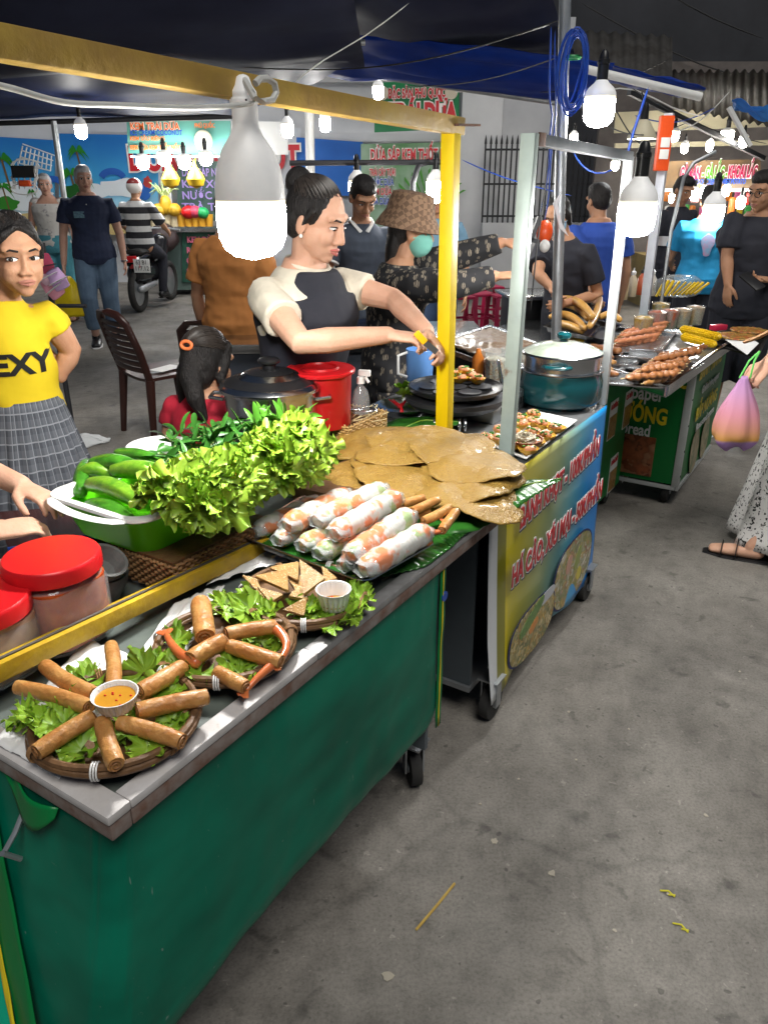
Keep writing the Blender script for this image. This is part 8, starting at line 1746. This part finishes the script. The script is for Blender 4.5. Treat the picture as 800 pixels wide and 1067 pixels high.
# hanging wire baskets at the left
wk_ = empty('wire_basket', P(38, 200, Y=9.8), 'white wire shopping baskets hung up before the palm beach banner', 'basket')
b = MB()
def wire(px, r_=.008): b.tube([P(x, y, Y=9.8) for x, y in px], r_, 6)
for i in range(8): t_ = i/7; wire(((24+t_*30, 152+t_*10), (20+t_*33, 170+t_*8)))
for i in range(4): t_ = i/3; wire(((24-t_*4, 150+t_*20), (57-t_*4, 162+t_*16)))
b.build('upper_basket', m_white, wk_); b = MB()
for i in range(7): a = R(180-i*30); wire(((26+math.cos(a)*14, 172-math.sin(a)*4), (26+math.cos(a)*11, 197)))
for yy in (172, 185, 197): wire([(26+math.cos(R(a))*14, yy-math.sin(R(a))*6) for a in range(0, 361, 30)])
wire(((14, 172), (18, 166), (26, 165), (38, 168), (42, 174))); b.build('lower_basket', m_white, wk_)
b = MB(); b.box(P(26, 179, Y=9.8), (.26, .1, .13)); b.build('black_pouch', m_black, None, 'black pouch inside the hung wire basket', 'pouch', org=P(26, 179, Y=9.8)); b = MB(); b.box(P(27, 191, Y=9.8), (.13, .1, .07), .0, .02); b.build('orange_packet', m_or, None, 'orange packet at the bottom of the hung wire basket', 'packet', org=P(27, 191, Y=9.8))
# slipper rack behind the girl
rk = P(58, 305, Y=3.9); t = empty('display_rack', Vector((rk.x, rk.y, 0)), 'thin display rack carrying pink and lilac slippers behind the girl in yellow', 'rack'); b = MB(); b.tube([(rk.x-.05, rk.y+.06, 0), (rk.x-.05, rk.y+.06, 1.35)], .014, 8); b.tube([(rk.x-.2, rk.y+.06, 1.05), (rk.x+.12, rk.y+.06, 1.05)], .01, 8); b.tube([(rk.x-.25, rk.y-.1, .01), (rk.x+.15, rk.y+.2, .01)], .014, 8); b.build('rack_frame', m_iron, t)
for k, (x, y, x2, y2, c_, lab) in enumerate(((48, 292, 62, 308, (.62, .25, .32), 'pink slipper lowest on the display rack'), (55, 282, 66, 300, (.5, .32, .55), 'lilac slipper to the right on the display rack'), (45, 280, 54, 294, (.66, .42, .5), 'pale pink slipper on the display rack'), (44, 266, 50, 284, (.35, .03, .08), 'dark red slipper highest on the display rack'))):
    p, q = P(x, y, Y=3.84), P(x2, y2, Y=3.84); b = MB(); b.caps([p, p.lerp(q, .5), q], [(.032, .009), (.04, .01), (.036, .008)], 12, up=(.3, -1, .2)); o = b.build('slipper', M('slipper_%d' % k, c_, rough=.6), None, lab, 'slipper', 'slippers on the display rack', org=p); m_ = p.lerp(q, .6); d = (q-p).normalized(); x_ = d.cross(Vector((0, -1, 0))).normalized(); b = MB(); b.tube([m_+x_*.04*math.cos(a)+Vector((0, -1, 0))*.03*math.sin(a) for a in [PI*i/8 for i in range(9)]], [(.02, .003)]*9, 6, up=d); b.build('strap', m_white if k < 3 else m_black, o)
# ============================================================= fried chicken stall at the right
YF = 11.0; fx0, fx1 = P(690, 180, Y=YF).x, P(850, 180, Y=YF).x
fs = empty('fried_chicken_stall', Vector(((fx0+fx1)/2, YF+.4, 0)), 'fried chicken stall with a photo sign above a lit counter', 'stall')
fb = board('stall_sign', [(690, 168), (792, 166), (792, 196), (690, 197)], YF, M('sign_photo_print', (.1, .08, .06), (.24, .14, .06), c3=(.32, .28, .2), sc=2.2, rough=.4), None, parent=fs)
p_list = (('GÀ RÁN', (708, 181), (729, 181), M('maroon_print', (.4, .02, .08), rough=.4)), ('- GÀ LẮC -', (731, 181), (757, 180), M('sign_green_print', (.1, .35, .03), rough=.4)), ('KHOAI LẮC', (758, 180), (788, 179), M('maroon_print', (.4, .02, .08), rough=.4)))
for w, a, e, m_ in p_list: sign_text(w, a, e, YF-.02, .2, m_, fb, m_whtxt, bold=.008)
sign_text('FRIED CHICKEN - SWEET POTATO', (718, 190), (776, 189), YF-.02, .09, m_blutxt, fb, bold=.002)
for xx in (fx0+.05, fx1-.1):
    b = MB(); b.tube([(xx, YF+.05, 0), (xx, YF+.05, P(700, 165, Y=YF).z)], .025, 8); b.build('upright', m_galv, fs)
b = MB(); b.bar((fx0, YF-.02, P(700, 198, Y=YF).z), (fx1, YF-.02, P(700, 198, Y=YF).z), .04, .04); b.build('rail', m_white, fs)
zc_ = P(720, 268, Y=YF).z
b = MB(); b.box(((fx0+fx1)/2, YF+.5, zc_/2), (fx1-fx0, .8, zc_)); b.build('counter', M('dim_counter_print', (.3, .22, .08), (.16, .12, .05), sc=4, rough=.5), fs)
lb = board('counter_banner', [(682, 268), (790, 266), (790, 292), (682, 294)], YF-.1, M('yellow_counter_banner', (.5, .34, .04), (.4, .26, .03), sc=3, rough=.5), None, parent=fs); sign_text('GÀ RÁN', (690, 279), (714, 279), YF-.12, .2, m_redtxt, lb, bold=.006); sign_text('GÀ LẮC', (750, 279), (778, 279), YF-.12, .2, m_redtxt, lb, bold=.006)
b = MB(); b.box(((fx0+fx1)/2, YF+1.6, 1.6), (fx1-fx0+1, .1, 3.2)); b.build('back_wall', M('dim_backboard', (.16, .14, .13), (.08, .07, .07), sc=2, rough=.7), fs)
for k, (x, y, w, h, c_, lab) in enumerate(((762, 215, 7, 16, (.65, .16, .03), 'orange snack bag hanging in the fried chicken stall'), (772, 213, 7, 8, (.7, .08, .35), 'hot pink square hanging in the fried chicken stall'), (779, 205, 5, 14, (.5, .05, .04), 'red snack bag hanging beside the hot pink square'), (752, 218, 4, 14, (.5, .1, .06), 'narrow red snack strip hanging left of the orange bag'), (724, 205, 9, 9, (.6, .3, .3), 'round pinkish pack hanging at the left of the stall'), (764, 244, 9, 16, (.7, .45, .03), 'yellow snack bag standing on the stall counter beside the turquoise shirt'), (774, 240, 8, 18, (.7, .5, .05), 'taller yellow snack bag beside the bystander in black'), (716, 262, 8, 5, (.05, .4, .06), 'green pack lying on the stall counter'))):
    c = P(x, y, Y=YF+.25); d = 11.2/FP; b = MB(); b.caps([c-Vector((0, 0, h*d*.4)), c+Vector((0, 0, h*d*.4))], [(w*d*.5, .03)]*2, 10, up=(0, 1, 0)); b.build('snack_bag', M('snack_%d' % k, c_, tuple(v*.6 for v in c_), sc=9, rough=.35), None, lab, 'snack bag', 'snack bags in the fried chicken stall', org=c)
cols = (('orange', (.65, .2, .03)), ('yellow', (.7, .5, .04)), ('red', (.5, .04, .04)), ('pink', (.65, .12, .3)), ('green', (.06, .35, .08)), ('white', (.65, .65, .63)), ('blue', (.04, .16, .5)))
for i in range(11):
    for j in range(4):
        cn, cc_ = cols[(i*3+j*5) % 7]; c = P(694+i*9.5+random.uniform(-2, 2), 204+j*15+random.uniform(-2, 2), Y=YF+1.4); d = 12.3/FP; b = MB(); b.caps([c-Vector((0, 0, 3.2*d)), c+Vector((0, 0, 3.2*d))], [(3.2*d, .02)]*2, 8, up=(0, 1, 0))
        b.build('snack_pack', M('pack_'+cn, cc_, rough=.3), None, cn+' snack pack pinned on the rear rack of the fried chicken stall', 'snack pack', 'snack packs on the rear rack', org=c)
# roof edge and blue sheet at the top right
b = MB(); b.bar(P(759, 112, Y=7.5), P(781, 152, Y=7.5), .05, .03); b.build('roof_strut', m_white, None, 'slanting white strut under the small blue sheet at the top right', 'strut', org=P(781, 152, Y=7.5))
sheet('plastic_sheet', [P(762, 104, Y=7.6), P(830, 118, Y=7.2), P(830, 138, Y=7.2), P(764, 112, Y=7.6)], M('light_blue_sheet', (.04, .2, .5), (.02, .1, .4), sc=3, rough=.3, bump=.5), 'pale blue plastic sheet hanging at the top right', 'sheet', .02, seed=4)
b = MB(); b.bar(P(640, 128, Y=11.5), P(830, 120, Y=11.5), .25, .02, up=(0, -1, 0)); b.bar(P(640, 152, Y=11.4), P(830, 148, Y=11.4), .06, .06); b.build('eaves_board', M('cream_corrugation', (.5, .45, .3), (.42, .38, .26), sc=5, rough=.5), None, 'cream boarded eaves above the fried chicken stall', 'eaves', org=P(700, 140, Y=11.5))
b = MB(); b.bar(P(655, 96, Y=9), P(795, 165, Y=10.5), .05, .05); b.build('roof_beam', m_iron, None, 'dark slanting roof beam above the orange socket', 'beam', org=P(655, 96, Y=9))
# ============================================================= cables
def cable(px, Y, r_, mat, label, grp=None, name='cable', n=None):
    pts = [P(x, y, Y=(Y if not isinstance(Y, tuple) else Y[0]+(Y[1]-Y[0])*i/(len(px)-1))) for i, (x, y) in enumerate(px)]; b = MB(); b.tube(pts, r_, 6); return b.build(name, mat, None, label, 'cable', grp, org=pts[0], sub=1)
b = MB(); cx = P(594, 76, Y=3.95); d = 3.9/FP
pts = []; rl_ = random.Random(3); w = 1; ox = oz = 0
for i in range(18*11):
    if i % 18 == 0: w1, ox1, oz1 = rl_.uniform(.72, 1.12), rl_.uniform(-.02, .02), rl_.uniform(-.02, .02)
    w += (w1-w)*.25; ox += (ox1-ox)*.25; oz += (oz1-oz)*.25; a = i*2*PI/18; pts.append(cx+Vector((ox+12.5*d*w*math.cos(a), -.035-.02*math.sin(i*.31), oz+33*d*(.6+.4*w)*math.sin(a))))
b.tube(pts, .0045, 6); b.build('hose_coil', m_cable_b, None, 'coil of blue cable tied to the tall grey pole', 'cable coil', org=cx)
b = MB(); b.tube([cx+Vector((.035*math.cos(a), .0+.035*math.sin(a), .06)) for a in [2*PI*i/14 for i in range(14)]], .008, 6, True); b.build('tie', m_green2, None, 'green plastic tie holding the coil of blue cable', 'tie', org=cx)
cable(((574, 25), (573, 60), (571, 110), (577, 118), (571, 140), (574, 170), (562, 225)), 3.95, .005, m_cable_b, 'blue cable running down left of the tall grey pole', name='blue_cable')
cable(((578, 28), (577, 80), (581, 118), (572, 165), (573, 200), (566, 235)), 3.93, .0045, m_cable_b, 'second blue cable twisting beside the first down the pole', name='blue_cable')
cable(((597, 158), (604, 172), (620, 183), (640, 178), (645, 166)), 3.2, .004, m_cable_b, 'short blue cable looping under the steel beam of the teal pot cart', name='blue_cable')
cable(((478, 165), (510, 180), (545, 192), (600, 205)), (6, 5), .005, m_cable_b, 'thin blue cable sagging in front of the iron railing', name='blue_cable')
cable(((676, 88), (664, 125), (655, 150), (648, 190)), 4.6, .009, m_cable_b, 'thick blue cable slanting beside the shaded lamp', name='blue_cable')
cable(((505, 46), (540, 36), (575, 25)), (5, 4), .004, m_cable_w, 'pale wire running to the tall grey pole from the left', name='wire')
cable(((571, 155), (568, 200), (560, 245), (552, 330)), 3.3, .004, m_cable_k, 'black cable hanging behind the mint post', name='black_cable')
cable(((600, 0), (660, 35), (730, 70), (800, 88)), 12.5, .012, m_cable_k, 'dark wire crossing the night sky at the top right', name='wire')
cable(((690, -10), (740, 20), (800, 42)), 12.5, .012, m_cable_k, 'second dark wire high at the top right corner', name='wire')
cable(((628, 95), (660, 88), (700, 115), (735, 122)), 6.5, .006, m_cable_w, 'pale wire looping below the small blue tarpaulin', name='wire')
cable(((430, 0), (380, 40), (335, 62), (305, 88)), 5.2, .004, m_cable_w, 'pale wire slanting under the dark tarpaulin', name='wire')
rw = random.Random(8)
for k, (a, e, Y0, Y1, w_, lab) in enumerate((((560, 96), (700, 60), 7, 9, m_cable_k, 'black wire sagging above the small blue tarpaulin'), ((600, 110), (715, 128), 5, 6.5, m_cable_k, 'black wire looping from the grey pole towards the orange socket'), ((655, 90), (800, 150), 6, 8, m_cable_k, 'black wire drooping past the slanting white strut'), ((640, 112), (690, 150), 5.5, 5.4, m_cable_k, 'short black wire curling down to the orange socket'), ((420, 90), (580, 60), 7.5, 5, m_cable_k, 'black wire crossing the blue tarpaulin strip'), ((660, 120), (745, 112), 6.2, 6.8, m_cable_b, 'blue wire hanging under the slanting dark roof beam'), ((250, 70), (585, 20), 6, 4.1, m_cable_k, 'long black wire under the tarpaulins to the grey pole'), ((690, 140), (760, 95), 6, 7.4, m_cable_w, 'pale wire rising from the orange socket to the white strut'))):
    dp = rw.uniform(8, 22); cable([(a[0]+(e[0]-a[0])*i/8, a[1]+(e[1]-a[1])*i/8+dp*math.sin(PI*i/8)) for i in range(9)], (Y0, Y1), .005, w_, lab, name='wire')
# small plug tangle behind the mint post
pl_ = P(567, 242, Y=3.9); t = empty('plug_socket', pl_, 'orange and white plug block hanging on the blue cables', 'plug'); b = MB(); b.ell(pl_, (.04, .035, .055)); b.build('body', m_or, t); b = MB(); b.ell(pl_+Vector((.0, -.03, -.06)), (.025, .02, .03)); b.build('plug', m_white, t)
b = MB(); b.bar(P(553, 250, Y=3.85), P(562, 226, Y=3.85), .02, .02); b.bar(P(553, 250, Y=3.85), P(562, 252, Y=3.85), .02, .02); b.build('angle_bracket', m_iron, None, 'black angle bracket beside the hanging orange plug', 'bracket', org=P(553, 250, Y=3.85))
cl_ = P(577, 233, Y=4.0); b = MB(); b.prism([P(585, 200, Y=4.0), P(576, 212, Y=4.0), P(583, 238, Y=4.0), P(592, 246, Y=4.0), P(585, 232, Y=4.0), P(581, 213, Y=4.0)], (0, .01, 0)); b.build('cloth_strip', m_whitecloth, None, 'pale rag strip tied to the tall grey pole', 'rag', org=cl_)
# lamp rail of the next cart
rl = [P(302, 170, Y=5.2), P(460, 169, Y=5.2)]
t = empty('lamp_rail', P(430, 215, Y=5.2), 'black bent rail with hanging lamps over the next cart', 'rail'); b = MB(); b.tube(rl, .016, 8); b.build('rail_bar', m_iron, t); b = MB(); b.tube([P(448, 168, Y=5.2), P(436, 172, Y=5.2), P(430, 190, Y=5.2), P(429, 240, Y=5.2), P(430, 420, Y=5.2)], .018, 8); b.build('rail_post', m_iron, t)
# counter of the next cart behind the woman
nx = P(415, 335, Y=4.3); t = empty('food_cart', (nx.x, 4.5, 0), 'steel cart between the cooking woman and the bucket hat woman', 'food cart', 'food carts along the street'); b = MB(); b.box((nx.x-.3, 4.5, .42), (1.5, .6, .7), .05, .01); b.build('body', M('dark_cart_side', (.06, .07, .09), rough=.5), t); b = MB(); b.box((nx.x-.3, 4.5, .8), (1.6, .7, .05), .05, .006); b.build('counter_top', m_steel, t)
for k, (x, y) in enumerate(((415, 322), (432, 322), (398, 324))):
    c = P(x, y, z=.83); b = MB(); b.lathe(c, [(.06, 0), (.1, .04), (.105, .05), (.1, .05), (.06, .008), (.002, .006)], 24); b.build('steel_bowl', m_steel, None, ('steel bowl on the cart behind the cooking woman, between two others', 'right hand steel bowl on the cart behind the cooking woman', 'left hand steel bowl on the cart behind the cooking woman')[k], 'bowl', 'steel bowls on the next cart', org=c)
b = MB(); c = P(268, 315, z=.83)
for k in range(8): lettuce(b, c+Vector((random.uniform(-.12, .12), random.uniform(-.08, .08), .03)), (random.gauss(0, .5), random.gauss(0, .5), 1), .07, 400+k, .5, 14, 5)
b.build('lettuce_tuft', m_lett, None, 'tuft of lettuce on the cart beside the orange shirt', 'lettuce', org=c, auto=0)
